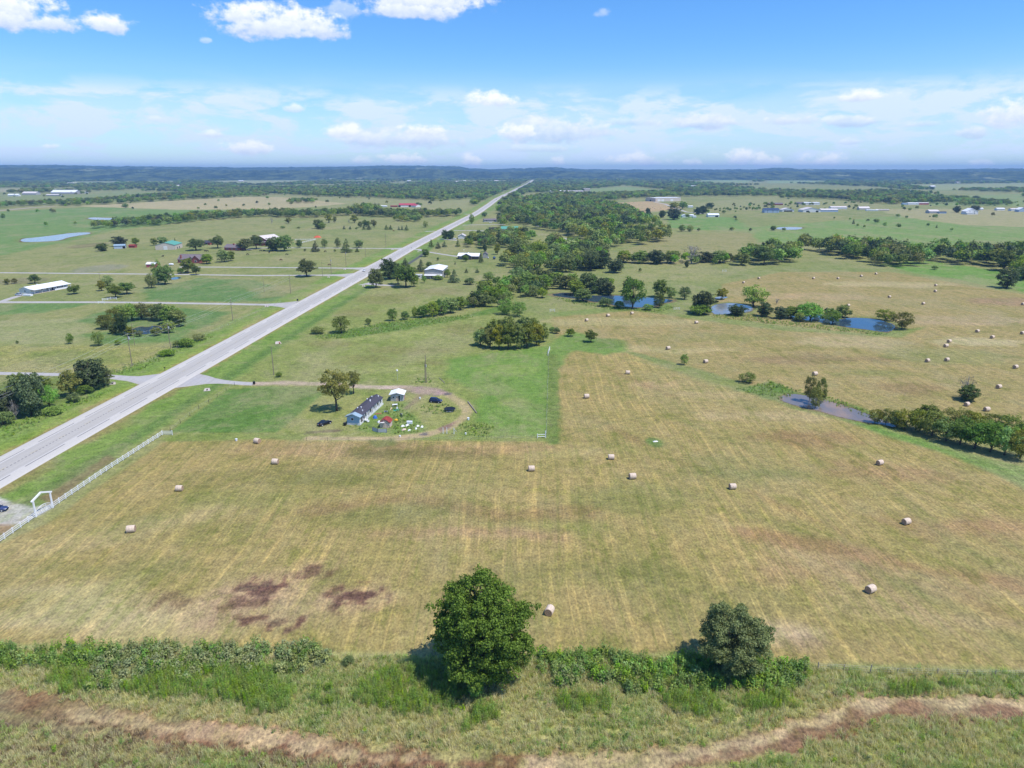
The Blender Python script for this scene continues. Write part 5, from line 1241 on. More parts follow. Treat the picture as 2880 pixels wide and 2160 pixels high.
ROUGH = [(-500, 1828), (0, 1826), (600, 1834), (900, 1848), (1180, 1848), (1500, 1846), (2000, 1852), (2300, 1878), (2880, 1894), (3300, 1905), (3300, 2300), (-500, 2300)]
SUNF = [[(290, 1842), (480, 1822), (900, 1818), (925, 1868), (860, 1900), (700, 1886), (480, 1888), (330, 1948), (255, 1940), (250, 1885)], [(1560, 1900), (1600, 1890), (1640, 1910), (1620, 1940), (1560, 1935)], [(480, 1905), (560, 1900), (560, 1925), (490, 1930)]]
BROAD = [[(1500, 1868), (1560, 1838), (1700, 1842), (1920, 1866), (2060, 1885), (2160, 1862), (2280, 1880), (2260, 1925), (2140, 1950), (1960, 1950), (1850, 1945), (1720, 1925), (1590, 1905), (1500, 1905)], [(-300, 1818), (0, 1818), (330, 1834), (250, 1885), (60, 1880), (-300, 1880)]]
HORSE = [[(640, 1930), (720, 1915), (800, 1930), (820, 1990), (700, 2010)], [(1330, 1985), (1400, 1975), (1420, 2030), (1340, 2040)], [(1560, 1960), (1700, 1950), (1740, 2000), (1600, 2010)], [(2040, 1960), (2200, 1950), (2260, 1990), (2080, 2010)], [(150, 1900), (260, 1890), (280, 1940), (170, 1950)], [(2480, 1925), (2700, 1920), (2720, 1960), (2500, 1965)], [(330, 1935), (480, 1888), (760, 1884), (775, 1930), (690, 1990), (610, 1962), (500, 1952), (340, 1980)], [(990, 1940), (1110, 1890), (1240, 1885), (1310, 1925), (1310, 1960), (1250, 2015), (1130, 2015), (1060, 1985), (900, 1990)], [(1860, 1960), (2000, 1960), (2060, 2010), (1900, 2020)], [(1250, 2040), (1330, 2030), (1330, 2070), (1260, 2070)], [(890, 1935), (960, 1940), (960, 2000), (900, 1990)]]
A = fill_pts(SUNF, 3.0, amp=2.0, thr=.26)
scat2('wild_sunflowers', 'grey green wild sunflower thicket at the hay field edge', A, [leafy('sunflower', 5, 1.0, .35, .20, 22, 'sunflower', 400 + i, .3) for i in range(3)] + [leafy('sapling', 6, 1.1, .3, .13, 26, 'bright', 404, .4)], .7, 2.0)
A = fill_pts(BROAD, 3.2, amp=2.2, thr=.24)
scat2('broadleaf_weeds', 'bright green broadleaf weeds around the foreground trees', A, [leafy('broadleaf', 4, 1.0, .35, .17, 26, 'bright', 410 + i, .35) for i in range(3)] + [leafy('vine', 5, .9, .4, .15, 22, 'mid', 414, .3), leafy('stem', 6, 1.1, .3, .08, 26, 'horseweed', 415, .5, .35)], .7, 2.3)
A = fill_pts(HORSE, 4.6, amp=2.4, thr=.28)
scat2('tall_weeds', 'tall upright green weeds in the rough foreground', A, [leafy('tall_weed', 7, 1.0, .35, .085, 30, 'horseweed', 420 + i, .6, .3) for i in range(3)], 1.0, 1.9, (.9, 1.3))
A = fill_pts([ROUGH], 4.2, 2.4, amp=.6)
m = vnoise(A[:, 0] / 9, A[:, 1] / 9, 3) + .25 * (rng.random(len(A)) - .5)
bot = A[:, 1] < 84
scat2('straw_grass', 'pale dry grass in the rough foreground', A[(m > .42)], [blades('straw_tuft', 26, .62, .34, .035, 'straw', 430 + i) for i in range(3)] + [blades('straw_tuft', 22, .5, .4, .035, 'grass', 436)], .7, 1.5)
scat2('green_grass', 'rank green grass in the rough foreground', A[(m <= .49)], [blades('green_tuft', 26, .6, .36, .04, 'grass', 440 + i) for i in range(3)] + [leafy('low_weed', 6, .5, .35, .12, 8, 'bright', 447, .3)], .7, 1.5)
A2 = fill_pts([[(-300, 1970), (200, 2020), (620, 2075), (1000, 2125), (1500, 2160), (1500, 2300), (-300, 2300)]], 3.4, 1.2, 1.0, .44)
scat2('rusty_weeds', 'rust brown seeding weeds along the dirt track', A2, [blades('rust_tuft', 24, .5, .35, .04, 'rust', 450 + i) for i in range(3)], .6, 1.3)
A3 = fill_pts([ROUGH], .22, amp=.6, thr=.5)
scat2('scattered_forbs', 'scattered knee high forbs in the rough grass', A3, [leafy('forb', 5, .8, .3, .12, 20, k, 460 + i, .4) for i, k in enumerate(['mid', 'horseweed', 'bright', 'sunflower'])], .6, 1.6)
# taller rank growth in the road ditch, pond banks and the homestead yard
RANK = [[(2150, 1068), (2260, 1100), (2320, 1112), (2420, 1150), (2480, 1180), (2470, 1186), (2400, 1158), (2300, 1122), (2180, 1090)], [(1560, 835), (1720, 862), (1850, 872), (1890, 858), (1900, 866), (1850, 880), (1720, 872), (1570, 846)], [(2000, 886), (2120, 884), (2200, 904), (2350, 920), (2500, 940), (2500, 946), (2340, 930), (2190, 914), (2000, 894)],
        [(880, 945), (960, 930), (1110, 903), (1320, 885), (1330, 893), (1150, 925), (980, 952), (900, 955)], [(1090, 1180), (1150, 1160), (1180, 1190), (1180, 1218), (1100, 1222)], [(1160, 1145), (1260, 1136), (1285, 1150), (1270, 1165), (1190, 1165)],
        [(1290, 1195), (1340, 1185), (1390, 1200), (1380, 1230), (1310, 1225)], [(980, 1197), (1060, 1200), (1060, 1210), (985, 1206)], [(2062, 1095), (2170, 1074), (2240, 1100), (2200, 1125)], [(1078, 1140), (1130, 1130), (1130, 1165), (1070, 1170)], [(1170, 1066), (1215, 1060), (1215, 1078), (1175, 1078)],
        [(300, 1045), (480, 985), (560, 955), (590, 940), (600, 948), (500, 990), (400, 1040), (330, 1055)], [(0, 1205), (200, 1130), (330, 1090), (330, 1098), (200, 1150), (0, 1240)]]
A = fill_pts(RANK, .65, -9, amp=1.5)
scat2('rank_weeds', 'rank weeds in ditches, yard corners and pond banks', A, [leafy('rank_weed', 5, .8, .4, .2, 18, k, 470 + i, .4) for i, k in enumerate(['bright', 'mid', 'horseweed'])], .4, .9)
tr_late = [(1340, 1968, 44, 62, 'bright', 'bright green shrub in front of the large foreground tree'), (980, 1838 + 34, 36, 26, 'bush', 'small grey green bush left of the large foreground tree'), (1470, 1872, 40, 30, 'bush', 'bush right of the large foreground tree')]
for k, (x, y, w, h, kd, lb) in enumerate(tr_late):
    p = G(x, y); place_tree(dict(loc=p, w=width_m(p, w), h=height_m(p, y - h), kind=kd, label=lb, name='bush', cat='bush'), k)

# ------------------------------------------------------------------ hay bales
M_hay = mat_plain('hay_side', (0.66, 0.53, 0.41), 0.95, vary=0.22, scale=7, bump=0.5, streak=(.5, 2, 2))
M_hayend = mat_plain('hay_end_shaded', (0.42, 0.29, 0.19), 0.95, vary=0.3, scale=9, bump=0.5)  # end colour darkened to carry the shade of ends turned from the sun
def bale_meshes():
    n = 22; Rr = .80; L = .86
    prof = [(-L, Rr * .93), (-L * .94, Rr * .985), (-L * .5, Rr), (0, Rr * 1.01), (L * .5, Rr), (L * .94, Rr * .985), (L, Rr * .93)]
    V = []; F = []
    for i, (x, r) in enumerate(prof):
        for k in range(n):
            a_ = 2 * math.pi * k / n; rr = r * (1 + .012 * math.sin(5 * a_ + i)); zz = math.sin(a_) * rr
            V.append((x, math.cos(a_) * rr, max(zz, -Rr * .95) + Rr * .95))
    for i in range(len(prof) - 1):
        for k in range(n): F.append((i * n + k, i * n + (k + 1) % n, (i + 1) * n + (k + 1) % n, (i + 1) * n + k))
    side_m = np_mesh('bale_side', V, F, True); side_m.materials.append(M_hay)
    V = []; F = []; R0 = Rr * .93
    rings = [R0, R0 * .78, R0 * .56, R0 * .34, R0 * .14]
    for i, r in enumerate(rings):
        for k in range(n):
            a_ = 2 * math.pi * k / n; zz = math.sin(a_) * r * (1 + .02 * (i % 2))
            V.append((.0 + (.035 if i % 2 else .0), math.cos(a_) * r, max(zz, -Rr * .95) + Rr * .95))
    for i in range(len(rings) - 1):
        for k in range(n): F.append((i * n + k, i * n + (k + 1) % n, (i + 1) * n + (k + 1) % n, (i + 1) * n + k))
    V.append((.02, 0, Rr * .95)); c = len(V) - 1
    me = bpy.data.meshes.new('bale_end'); base = (len(rings) - 1) * n
    me.from_pydata(V, [], F + [(base + k, base + (k + 1) % n, c) for k in range(n)]); me.materials.append(M_hayend); me.update()
    return side_m, me, L
B_side, B_end, B_L = bale_meshes()
def bale(px, py, ang, label):
    p = G(px, py); s_ = random.uniform(.88, .98)
    e = empty('hay_bale', p, R(ang + random.uniform(-6, 6))); e.scale = (s_, s_, s_)
    tag(e, label, 'hay bale', 'round hay bales in the fields')
    link(bpy.data.objects.new('rolled_side', B_side), e)
    for sg in (1, -1):
        o = bpy.data.objects.new('end_face', B_end); link(o, e); o.location = (sg * B_L, 0, 0)
        if sg < 0: o.rotation_euler = (0, 0, math.pi)
k_ = 2880 / 2212
for (x, y, a_, l) in [
        (556, 957, -20, 'hay bale just below the mown lawn, near the fence corner'), (595, 1002, -10, 'hay bale below the black sedan, in the open hay'), (388, 1060, 5, 'hay bale beside the middle of the white rail fence'), (284, 1149, 8, 'hay bale closest to the left frame edge'),
        (1148, 1017, 4, 'hay bale alone below the homestead, centre of the picture'), (1267, 860, 4, 'hay bale right of the lush homestead pasture'), (1356, 808, 4, 'hay bale above the striped rows, right of the white pipe brace'), (1320, 992, 4, 'upper hay bale of the close pair in the middle field'), (1366, 1034, 4, 'lower hay bale of the close pair in the middle field'),
        (1582, 1056, 4, 'hay bale right of the close pair, in the middle field'), (1900, 1004, 20, 'hay bale left of the right hand brush'), (1957, 1132, 25, 'hay bale in the reddish right part of the near field'), (1880, 1279, 30, 'hay bale above the smaller foreground tree'), (1187, 1326, 75, 'hay bale nearest the large foreground tree'),
        (1443, 755, 25, 'hay bale left of the lone sapling'), (1524, 784, 25, 'hay bale right of the lone sapling'), (1504, 699, 25, 'hay bale below the middle pond'), (1267, 694, 40, 'left of three bales below the blue pond'), (1313, 684, 30, 'middle of three bales below the blue pond'), (1365, 679, 30, 'right of three bales below the blue pond'),
        (1760, 811, 25, 'hay bale behind the pale willow at the muddy pond'), (2088, 877, 25, 'hay bale at the foot of the half dead tree'), (2131, 888, 15, 'hay bale right of the half dead tree'), (2157, 839, 20, 'hay bale above and right of the half dead tree'), (2193, 796, 25, 'hay bale near the right edge, above the half dead tree'),
        (2003, 782, 25, 'left bale of the pair in the middle of the right field'), (2045, 780, 25, 'right bale of the pair in the middle of the right field'), (2043, 750, 25, 'front bale of the touching pair in the right field'), (2050, 740, 25, 'rear bale of the touching pair in the right field'), (2111, 718, 30, 'left bale of the upper right pair'), (2143, 731, 30, 'right bale of the upper right pair'), (2208, 722, 25, 'bale cut by the right frame edge'),
        (1921, 643, 30, 'bale behind the right pond willows'), (1832, 662, 30, 'bale touching the trees of the right pond'), (1994, 658, 30, 'bale alone right of the right pond'), (2020, 631, 30, 'lower bale of the stacked looking far pair'), (2021, 618, 30, 'upper bale of the stacked looking far pair'), (1892, 593, 30, 'bale nearest the curved wood'), (1860, 598, 30, 'second bale below the curved wood'),
        (1810, 603, 30, 'third bale below the curved wood'), (1757, 603, 30, 'fourth bale below the curved wood'), (1639, 603, 40, 'bale in the upper hay strip, right one'), (1606, 612, 40, 'bale in the upper hay strip, left one'), (1628, 629, 40, 'bale above the large round pond tree'), (2209, 659, 30, 'far bale cut by the right frame edge')]:
    bale(x * k_, y * k_, a_, l)
for i, (x, y) in enumerate(sorted([(1771, 583), (1797, 577), (1815, 589), (1836, 584), (1841, 587), (1854, 577), (1858, 586), (1770, 570), (1783, 570), (1757, 568)])):
    bale(x, y, random.uniform(0, 180), 'far hay bale in the tan field left of the warehouse, %s from the left' % ORD[i])

# ------------------------------------------------------------------ buildings
def mt(name, r, g, b_, rough=.6, vary=.08, scale=1.5, **kw): return mat_plain(name, lin(r, g, b_), rough, vary=vary, scale=scale, **kw)
W_white = mt('white_siding', 225, 224, 222, .55, .05, streak=(1, 1, 8)); R_white = mt('white_metal_roof', 236, 236, 236, .4, .04, streak=(4, .3, 1)); W_grey = mt('grey_metal_wall', 176, 174, 172, .55, .05); W_beige = mt('beige_metal_wall', 205, 192, 178, .6, .05)
R_grey = mt('grey_shingle_roof', 122, 112, 114, .9, .12, 3); R_dark = mt('charcoal_roof', 74, 72, 82, .9, .15, 3); R_green = mt('green_metal_roof', 96, 160, 138, .5, .06); R_red = mt('red_metal_roof', 176, 74, 84, .5, .08); R_pale = mt('pale_metal_roof', 214, 204, 198, .5, .06)
W_brick = mt('red_brick_wall', 158, 92, 82, .9, .18, 4); W_red = mt('red_barn_wall', 158, 74, 72, .8, .12); W_pink = mt('faded_red_wall', 190, 96, 104, .8, .1); W_blue = mt('pale_blue_siding', 150, 180, 200, .6, .08, streak=(1, 1, 9)); W_dark = mt('dark_siding', 96, 88, 84, .8, .12); R_blue = mt('navy_roof', 60, 74, 104, .8, .1); W_lblue = mt('blue_grey_wall', 170, 186, 206, .6, .06)
R_bluegrey = mt('blue_grey_metal', 150, 172, 184, .5, .06); W_rust = mt('rusty_white_metal', 214, 190, 174, .8, .2, 2); R_rust = mt('rusty_red_roof', 150, 62, 54, .8, .25, 2); M_glass = mt('window_glass', 44, 52, 62, .15, .1, spec=.6); M_dark = mt('dark_opening', 22, 22, 24, .9, .1); M_wood = mt('weathered_wood', 150, 140, 128, .9, .2, 4)
M_trim = mt('dark_trim', 60, 58, 58, .6, .05); M_conc = mt('concrete_white', 186, 176, 166, .9, .12, 2); M_wht = mt('white_paint', 236, 236, 238, .5, .03); M_blk = mt('black_metal', 26, 26, 28, .5, .1); M_pole = mt('grey_pole_wood', 140, 126, 112, .9, .18, 4); M_galv = mt('galvanised', 178, 182, 186, .45, .06)

def bld(name, label, A, B, D, wall_h, rise, ridge, wall_m, roof_m, over=.35, windows=(), doors=(), thick=.14, extra=None, cat='building', gable_m=None):
    """A, B: picture points of the two front base corners; D: depth in metres or the picture point of the back right corner"""
    a_ = G(*A); b_ = G(*B)
    ux = (b_ - a_); W = ux.length; ux.normalize(); uy = Vector((-ux.y, ux.x, 0))
    if isinstance(D, tuple):
        uy = G(*D) - b_; D = uy.length; uy.normalize(); ux = Vector((uy.y, -uy.x, 0)); W = abs((b_ - a_).dot(ux))
    ctr = (a_ + b_) / 2 + uy * D / 2
    e = empty(name, ctr, math.atan2(ux.y, ux.x)); tag(e, label, cat)
    w, d = W / 2, D / 2
    mb = MB()
    if ridge == 'x':
        sec = [(-d, 0), (d, 0), (d, wall_h), (0, wall_h + rise), (-d, wall_h)]
        vs = [(-w, y, z) for y, z in sec] + [(w, y, z) for y, z in sec]
    else:
        sec = [(-w, 0), (w, 0), (w, wall_h), (0, wall_h + rise), (-w, wall_h)]
        vs = [(x, -d, z) for x, z in sec] + [(x, d, z) for x, z in sec]
    fs = [(0, 1, 2, 3, 4), (5, 6, 7, 8, 9)] + [(i, (i + 1) % 5, 5 + (i + 1) % 5, 5 + i) for i in range(5) if i not in (2, 3)]
    mb.add(vs, fs).build('wall', wall_m, e)
    half, run = (d, w) if ridge == 'x' else (w, d)
    sl = rise / half
    for sg in (-1, 1):
        y0, z0 = 0.0, wall_h + rise + .02; y1, z1 = sg * (half + over), wall_h - sl * over + .02
        if abs(rise) < .01: z0 += .02
        P = []
        for (yy1, zz1) in ((y0, z0), (y1, z1)):
            for r_ in (-run - over, run + over):
                for tz in (0, thick):
                    P.append((r_, yy1, zz1 + tz) if ridge == 'x' else (yy1, r_, zz1 + tz))
        MB().add(P, [(0, 1, 3, 2), (4, 6, 7, 5), (0, 2, 6, 4), (1, 5, 7, 3), (0, 4, 5, 1), (2, 3, 7, 6)]).build('roof', roof_m, e)
    cap = MB()
    if ridge == 'x': cap.box((0, 0, wall_h + rise + thick + .03), (2 * (run + over), .3, .06))
    else: cap.box((0, 0, wall_h + rise + thick + .03), (.3, 2 * (run + over), .06))
    cap.build('ridge_cap', roof_m, e)
    def opening(nm, side, u, z, ww, hh, m, fr):
        # side: 'f' front, 'r' right, 'l' left; u along the wall (m from its centre)
        o = MB(); q = MB()
        if side == 'f': o.box((u, -d - .03, z), (ww + .2, .08, hh + .2)); q.box((u, -d - .06, z), (ww, .06, hh))
        elif side == 'r': o.box((w + .03, u, z), (.08, ww + .2, hh + .2)); q.box((w + .06, u, z), (.06, ww, hh))
        else: o.box((-w - .03, u, z), (.08, ww + .2, hh + .2)); q.box((-w - .06, u, z), (.06, ww, hh))
        f = o.build(nm, fr, e); q.build('pane' if nm == 'window' else 'leaf', m, f)
    for (s_, u, z, ww, hh) in windows: opening('window', s_, u, z, ww, hh, M_glass, M_wht)
    for dd_ in doors:
        s_, u, ww, hh = dd_[:4]; opening('door', s_, u, hh / 2 + .05, ww, hh, dd_[4] if len(dd_) > 4 else M_dark, M_wht)
    if extra: extra(e, w, d)
    return e

# the mobile home
def home_extra(e, w, d):
    # front cap roof and blue end wall
    for sg in (-1, 1):
        P = []
        for (x_, z_) in ((0, 3.44 + .20), (sg * (w + .45), 2.44 + .20)):
            for y_ in (-d - .55, -d + 1.7):
                for tz in (0, .12): P.append((x_, y_, z_ + tz))
        MB().add(P, [(0, 1, 3, 2), (4, 6, 7, 5), (0, 2, 6, 4), (1, 5, 7, 3), (0, 4, 5, 1), (2, 3, 7, 6)]).build('front_roof', R_bluegrey, e)
    MB().add([(-w, -d - .05, .75), (w, -d - .05, .75), (w, -d - .05, 2.55), (0, -d - .05, 3.4), (-w, -d - .05, 2.55), (-w, -d - .01, .75), (w, -d - .01, .75), (w, -d - .01, 2.55), (0, -d - .01, 3.4), (-w, -d - .01, 2.55)],
             [(0, 1, 2, 3, 4), (5, 6, 7, 8, 9), (0, 1, 6, 5), (1, 2, 7, 6), (2, 3, 8, 7), (3, 4, 9, 8), (4, 0, 5, 9)]).build('end_siding', W_blue, e)
    f = MB().box((-.25, -d - .09, 1.95), (.95, .08, .85)).build('window', M_wht, e); MB().box((-.25, -d - .12, 1.95), (.75, .08, .65)).build('pane', M_glass, f)
    for (u, z, ww, hh) in [(-7.6, 1.9, .9, 1.0), (-5.2, 1.9, 1.0, 1.0), (-1.2, 1.9, 1.3, 1.0), (2.0, 1.95, .8, .9), (5.4, 1.9, 1.0, 1.0), (8.2, 1.9, 1.0, 1.0)]:
        f = MB().box((w + .04, u, z), (.08, ww + .25, hh + .25)).build('window', M_wht, e); MB().box((w + .07, u, z), (.08, ww, hh)).build('pane', M_glass, f)
    for u in (-3.4, 3.8): f = MB().box((w + .04, u, 1.5), (.08, 1.05, 2.05)).build('door', W_white, e); MB().box((w + .09, u, 1.7), (.05, .5, 1.0)).build('pane', M_glass, f)
    # patches of bare grey sheathing, white skirting
    for (u, ww, z, hh) in [(-8.4, 1.5, 1.5, 1.7), (-6.3, 1.0, 1.3, 1.3), (-2.4, .7, 1.5, 1.8), (.4, 1.4, 1.4, 1.6), (3.0, .6, 1.5, 1.8), (6.8, 1.1, 1.4, 1.5)]:
        MB().box((w + .015, u, z), (.03, ww, hh)).build('bare_patch', W_dark if u < -5 else W_grey, e)
    for u in np.arange(-9.6, 9.7, 1.6): MB().box((w + .03, u + .4, .32), (.05, 1.45, .62)).build('skirting_panel', W_white, e)
    for u in (-1.4, 0, 1.4): MB().box((u, -d - .05, .36), (1.38, .05, .7)).build('skirting_panel', W_white, e)
    for (x_, y_) in [(-.6, 7.6), (1.1, 9.0), (.35, 3.6), (.55, 3.0), (-1.0, -3.8), (.2, -3.9), (1.3, -5.6), (-1.7, 6.2)]:
        zz = 3.4 - abs(x_) / w * .82
        MB().tube((x_, y_, zz), (x_, y_, zz + .5), .14, .14, 8).tube((x_, y_, zz + .5), (x_, y_, zz + .6), .24, .2, 8).build('roof_vent', M_wht, e)
    MB().tube((w + .25, -4.6, 2.5), (w + .55, -5.2, .1), .11, .11, 6).build('drain_pipe', M_wht, e)
    for i in range(5): MB().box((w + .35 + .28 * i, -6.6, .95 - .19 * i), (.28, 1.3, .06)).build('step', M_wht, e)
    MB().box((w + .9, -7.25, .7), (1.6, .06, .08)).box((w + .9, -5.95, .7), (1.6, .06, .08)).build('step_rail', M_wht, e)
bld('mobile_home', 'long single-wide mobile home with dark roof and pale blue end', (975, 1196), (1014, 1195), (1078, 1137.5), 2.6, .85, 'y', W_white, R_dark, .25, extra=home_extra, cat='mobile home')
bld('shed', 'weathered shed with white roof behind the mobile home', (1099, 1128.5), (1134, 1128.5), 4.2, 2.4, .6, 'y', W_grey, R_white, .5, doors=[('f', .1, .8, 2.0, W_rust), ('f', .85, .45, 2.0, M_dark), ('r', .3, 1.0, 1.9, W_red)], windows=[('f', -1.1, 1.4, .6, .6)])
def rusty(e, w, d):
    for sg in (-1, 1):
        P = []
        for (x_, z_) in ((0, 2.75), (sg * w * .55, 2.45), (sg * (w + .2), 1.65)):
            for y_ in (-d - .2, d + .2):
                for tz in (0, .07): P.append((x_, y_, z_ + tz))
        MB().add(P, [(1, 5, 7, 3), (5, 9, 11, 7), (0, 2, 6, 4), (4, 6, 10, 8), (0, 4, 5, 1), (4, 8, 9, 5), (2, 3, 7, 6), (6, 7, 11, 10), (8, 10, 11, 9)]).build('gambrel_roof', R_rust, e)
    MB().add([(-w, -d - .02, 1.6), (w, -d - .02, 1.6), (w * .55, -d - .02, 2.42), (0, -d - .02, 2.7), (-w * .55, -d - .02, 2.42)], [(0, 1, 2, 3, 4)]).build('front_gable', W_rust, e)
    MB().box((-w * .45, -d - .25, 1.75), (w * .9, .5, .06)).build('awning', M_wht, e)
bld('shed', 'small shed with rusty red rounded roof beside the metal fence', (1068, 1203.7), (1097, 1203.2), (1104, 1194), 1.65, .75, 'y', W_rust, R_rust, .05, extra=rusty)
def fence_panel(pts, h, mat, label):
    e = empty('metal_fence', G(*pts[0])); tag(e, label, 'fence'); o0 = G(*pts[0])
    for i in range(len(pts) - 1):
        a_, b_ = G(*pts[i]) - o0, G(*pts[i + 1]) - o0; L = (b_ - a_).length; d_ = (b_ - a_).normalized(); nn = Vector((-d_.y, d_.x, 0)); n_ = int(L / .12)
        V = []; F = []
        for k in range(n_ + 1):
            p = a_.lerp(b_, k / n_) + nn * (.025 if k % 2 else -.025); V += [tuple(p + Vector((0, 0, .05))), tuple(p + Vector((0, 0, h)))]
        for k in range(n_): F.append((2 * k, 2 * k + 2, 2 * k + 3, 2 * k + 1))
        mesh_obj('panel', np_mesh('panel', V, F), mat, e)
        for p in (a_, b_): MB().box((p.x, p.y, h / 2), (.1, .1, h + .1)).build('post', M_wood, e)
fence_panel([(1047.5, 1212), (1063, 1216.5), (1088.5, 1217)], 1.25, M_galv, 'grey corrugated metal fence in front of the rusty shed')

# houses west of the highway
def porch_house(e, w, d):
    for i in range(6): MB().tube((-w + .3 + i * (2 * w - .6) / 5, -d - 2.6, 0), (-w + .3 + i * (2 * w - .6) / 5, -d - 2.6, 2.5), .09, .09, 8).build('porch_post', M_wht, e)
    P = []
    for (y_, z_) in ((-d - .2, 2.95), (-d - 3.1, 2.5)):
        for x_ in (-w - .3, w + .3):
            for tz in (0, .12): P.append((x_, y_, z_ + tz))
    MB().add(P, [(0, 1, 3, 2), (4, 6, 7, 5), (0, 2, 6, 4), (1, 5, 7, 3), (0, 4, 5, 1), (2, 3, 7, 6)]).build('porch_roof', R_white, e)
    MB().box((w * .55, -d - 2.6, .5), (w * .9, .1, 1.0)).build('porch_wall', M_wht, e)
    MB().box((0, -d - 1.5, .05), (2 * w, 3.0, .1)).build('porch_floor', M_conc, e)
    MB().box((-w * .3, .5, 4.2), (.5, .5, 1.0)).build('chimney', M_wht, e)
bld('house', 'long white house with white metal roof and deep porch', (88, 827), (191, 808), 9, 2.9, 1.3, 'x', W_white, R_white, .4, extra=porch_house, windows=[('f', u, 1.6, 1.2, 1.1) for u in (-6, -2, 6, 10)] + [('l', 0, 1.7, .8, .8)], doors=[('f', 2, 1.0, 2.1, M_dark)], cat='house')
bld('barn', 'beige barn with bright green metal roof', (439, 702.7), (491.6, 702.7), (512.8, 696), 4.6, 2.6, 'y', W_beige, R_green, .3, doors=[('f', .2, 3.4, 3.4, W_white), ('r', 2, 2, 2.2, M_dark), ('r', -4, 2, 2.2, M_dark)], cat='barn')
def brick1(e, w, d):
    x0 = w * .62; g = w * .34
    vs = [(x0 - g, -d - 1.5, 0), (x0 + g, -d - 1.5, 0), (x0 + g, -d - 1.5, 3.0), (x0, -d - 1.5, 6.3), (x0 - g, -d - 1.5, 3.0)]; vs += [(x, d - 1, z) for x, _, z in vs]
    MB().add(vs, [(0, 1, 2, 3, 4), (5, 6, 7, 8, 9), (0, 1, 6, 5), (1, 2, 7, 6), (4, 0, 5, 9)]).build('wing', W_brick, e)
    for sg in (-1, 1):
        P = []
        for (x_, z_) in ((x0, 6.34), (x0 + sg * (g + .4), 2.75)):
            for y_ in (-d - 1.9, d - 1):
                for tz in (0, .16): P.append((x_, y_, z_ + tz))
        MB().add(P, [(0, 1, 3, 2), (4, 6, 7, 5), (0, 2, 6, 4), (1, 5, 7, 3), (0, 4, 5, 1), (2, 3, 7, 6)]).build('wing_roof', R_grey, e)
    MB().box((-w * .75, -d + 1.0, 4.2), (1.0, 1.0, 4.6)).build('chimney', W_brick, e)
    f = MB().box((x0, -d - 1.54, 1.8), (1.5, .1, 1.7)).build('window', M_wht, e); MB().box((x0, -d - 1.58, 1.8), (1.2, .1, 1.4)).build('pane', M_glass, f)
    P = [(-w * .05, -d + .5, 4.2), (w * .2, -d + .5, 4.2), (w * .075, -d + .5, 5.6), (-w * .05, 0, 4.2), (w * .2, 0, 4.2), (w * .075, 0, 5.6)]
    MB().add(P, [(0, 1, 2), (3, 5, 4), (0, 2, 5, 3), (1, 4, 5, 2)]).build('dormer', R_grey, e)
bld('house', 'brick house with steep grey roof nearest the driveways', (500.6, 739), (566, 740), 12, 3.0, 3.6, 'x', W_brick, R_grey, .4, extra=brick1, windows=[('f', -8, 1.6, 1.4, 1.4), ('f', -3, 1.6, 1.4, 1.4)], doors=[('f', 0, 1.2, 2.2, M_dark)], cat='house')
def brick2(e, w, d): MB().box((-w * .05, -1.0, 5.2), (1.4, 1.0, 2.4)).build('chimney', W_brick, e)
bld('house', 'low red brick house between two pasture trees', (631.6, 704), (674.7, 705), 11, 2.9, 2.6, 'x', W_brick, R_grey, .5, extra=brick2, windows=[('f', -5, 1.6, 1.3, 1.2), ('f', 0, 1.6, 1.3, 1.2), ('f', 4.5, 1.6, 1.3, 1.2)], cat='house')
bld('pavilion', 'little brick pavilion with grey roof behind the pasture trees', (574, 689), (591, 689), 6, 2.6, 1.8, 'x', W_brick, R_dark, .5, doors=[('f', -.8, 2.2, 2.0, M_dark)], cat='pavilion')
def leanto(e, w, d):
    P = []
    for (y_, z_) in ((-d - .02, 4.4), (-d - 7, 2.9)):
        for x_ in (-w * .1, w + .8):
            for tz in (0, .15): P.append((x_, y_, z_ + tz))
    MB().add(P, [(0, 1, 3, 2), (4, 6, 7, 5), (0, 2, 6, 4), (1, 5, 7, 3), (0, 4, 5, 1), (2, 3, 7, 6)]).build('lean_to_roof', R_grey, e)
    MB().box((w * .45, -d - 3.3, 1.4), (w * .95, 6.2, 2.8)).build('lean_to', W_red, e)
bld('barn', 'tall red barn with pale roof and grey lean-to', (712, 688), (752, 690), 22, 5.5, 4.0, 'y', W_red, R_pale, .8, extra=leanto, cat='barn')
bld('shed', 'small pinkish red barn with white roof beside the clump of trees', (412, 752), (437, 752), 6, 2.6, 1.2, 'x', W_pink, R_white, .4)
bld('shed', 'blue grey open shed in the far pasture', (321, 700), (352, 699), 9, 3.0, 1.0, 'x', W_lblue, R_bluegrey, .4, doors=[('f', 4, 2.5, 2.4, M_dark)])
bld('shed', 'tiny red shed in the far pasture', (362, 697), (379, 697), 5, 2.2, .8, 'x', W_red, R_rust, .3)
for (a_, b_, y, D, h, ri, wm, rm, lab) in [(143, 212, 546, 36, 6, 7, W_grey, R_white, 'largest white roofed farm building on the far left'), (62, 101, 548, 26, 5, 5, W_grey, R_pale, 'grey farm building left of the largest white one'), (22, 38, 552, 12, 4, 3, W_white, R_white, 'small white shed at the far left farm, left one'), (42, 52, 552, 12, 4, 3, W_white, R_white, 'small white shed at the far left farm, right one'),
        (217, 244, 544, 14, 4, 2, W_white, R_white, 'long white shed at the right of the far farm'), (130, 170, 551, 10, 3, 2, W_grey, R_pale, 'low grey shed before the far farm'), (188, 214, 520, 22, 6, 6, W_brick, R_pale, 'pinkish far house on the left')]:
    bld('farm_building', lab, (a_, y), (b_, y), D, h, ri, 'x', wm, rm, .6)
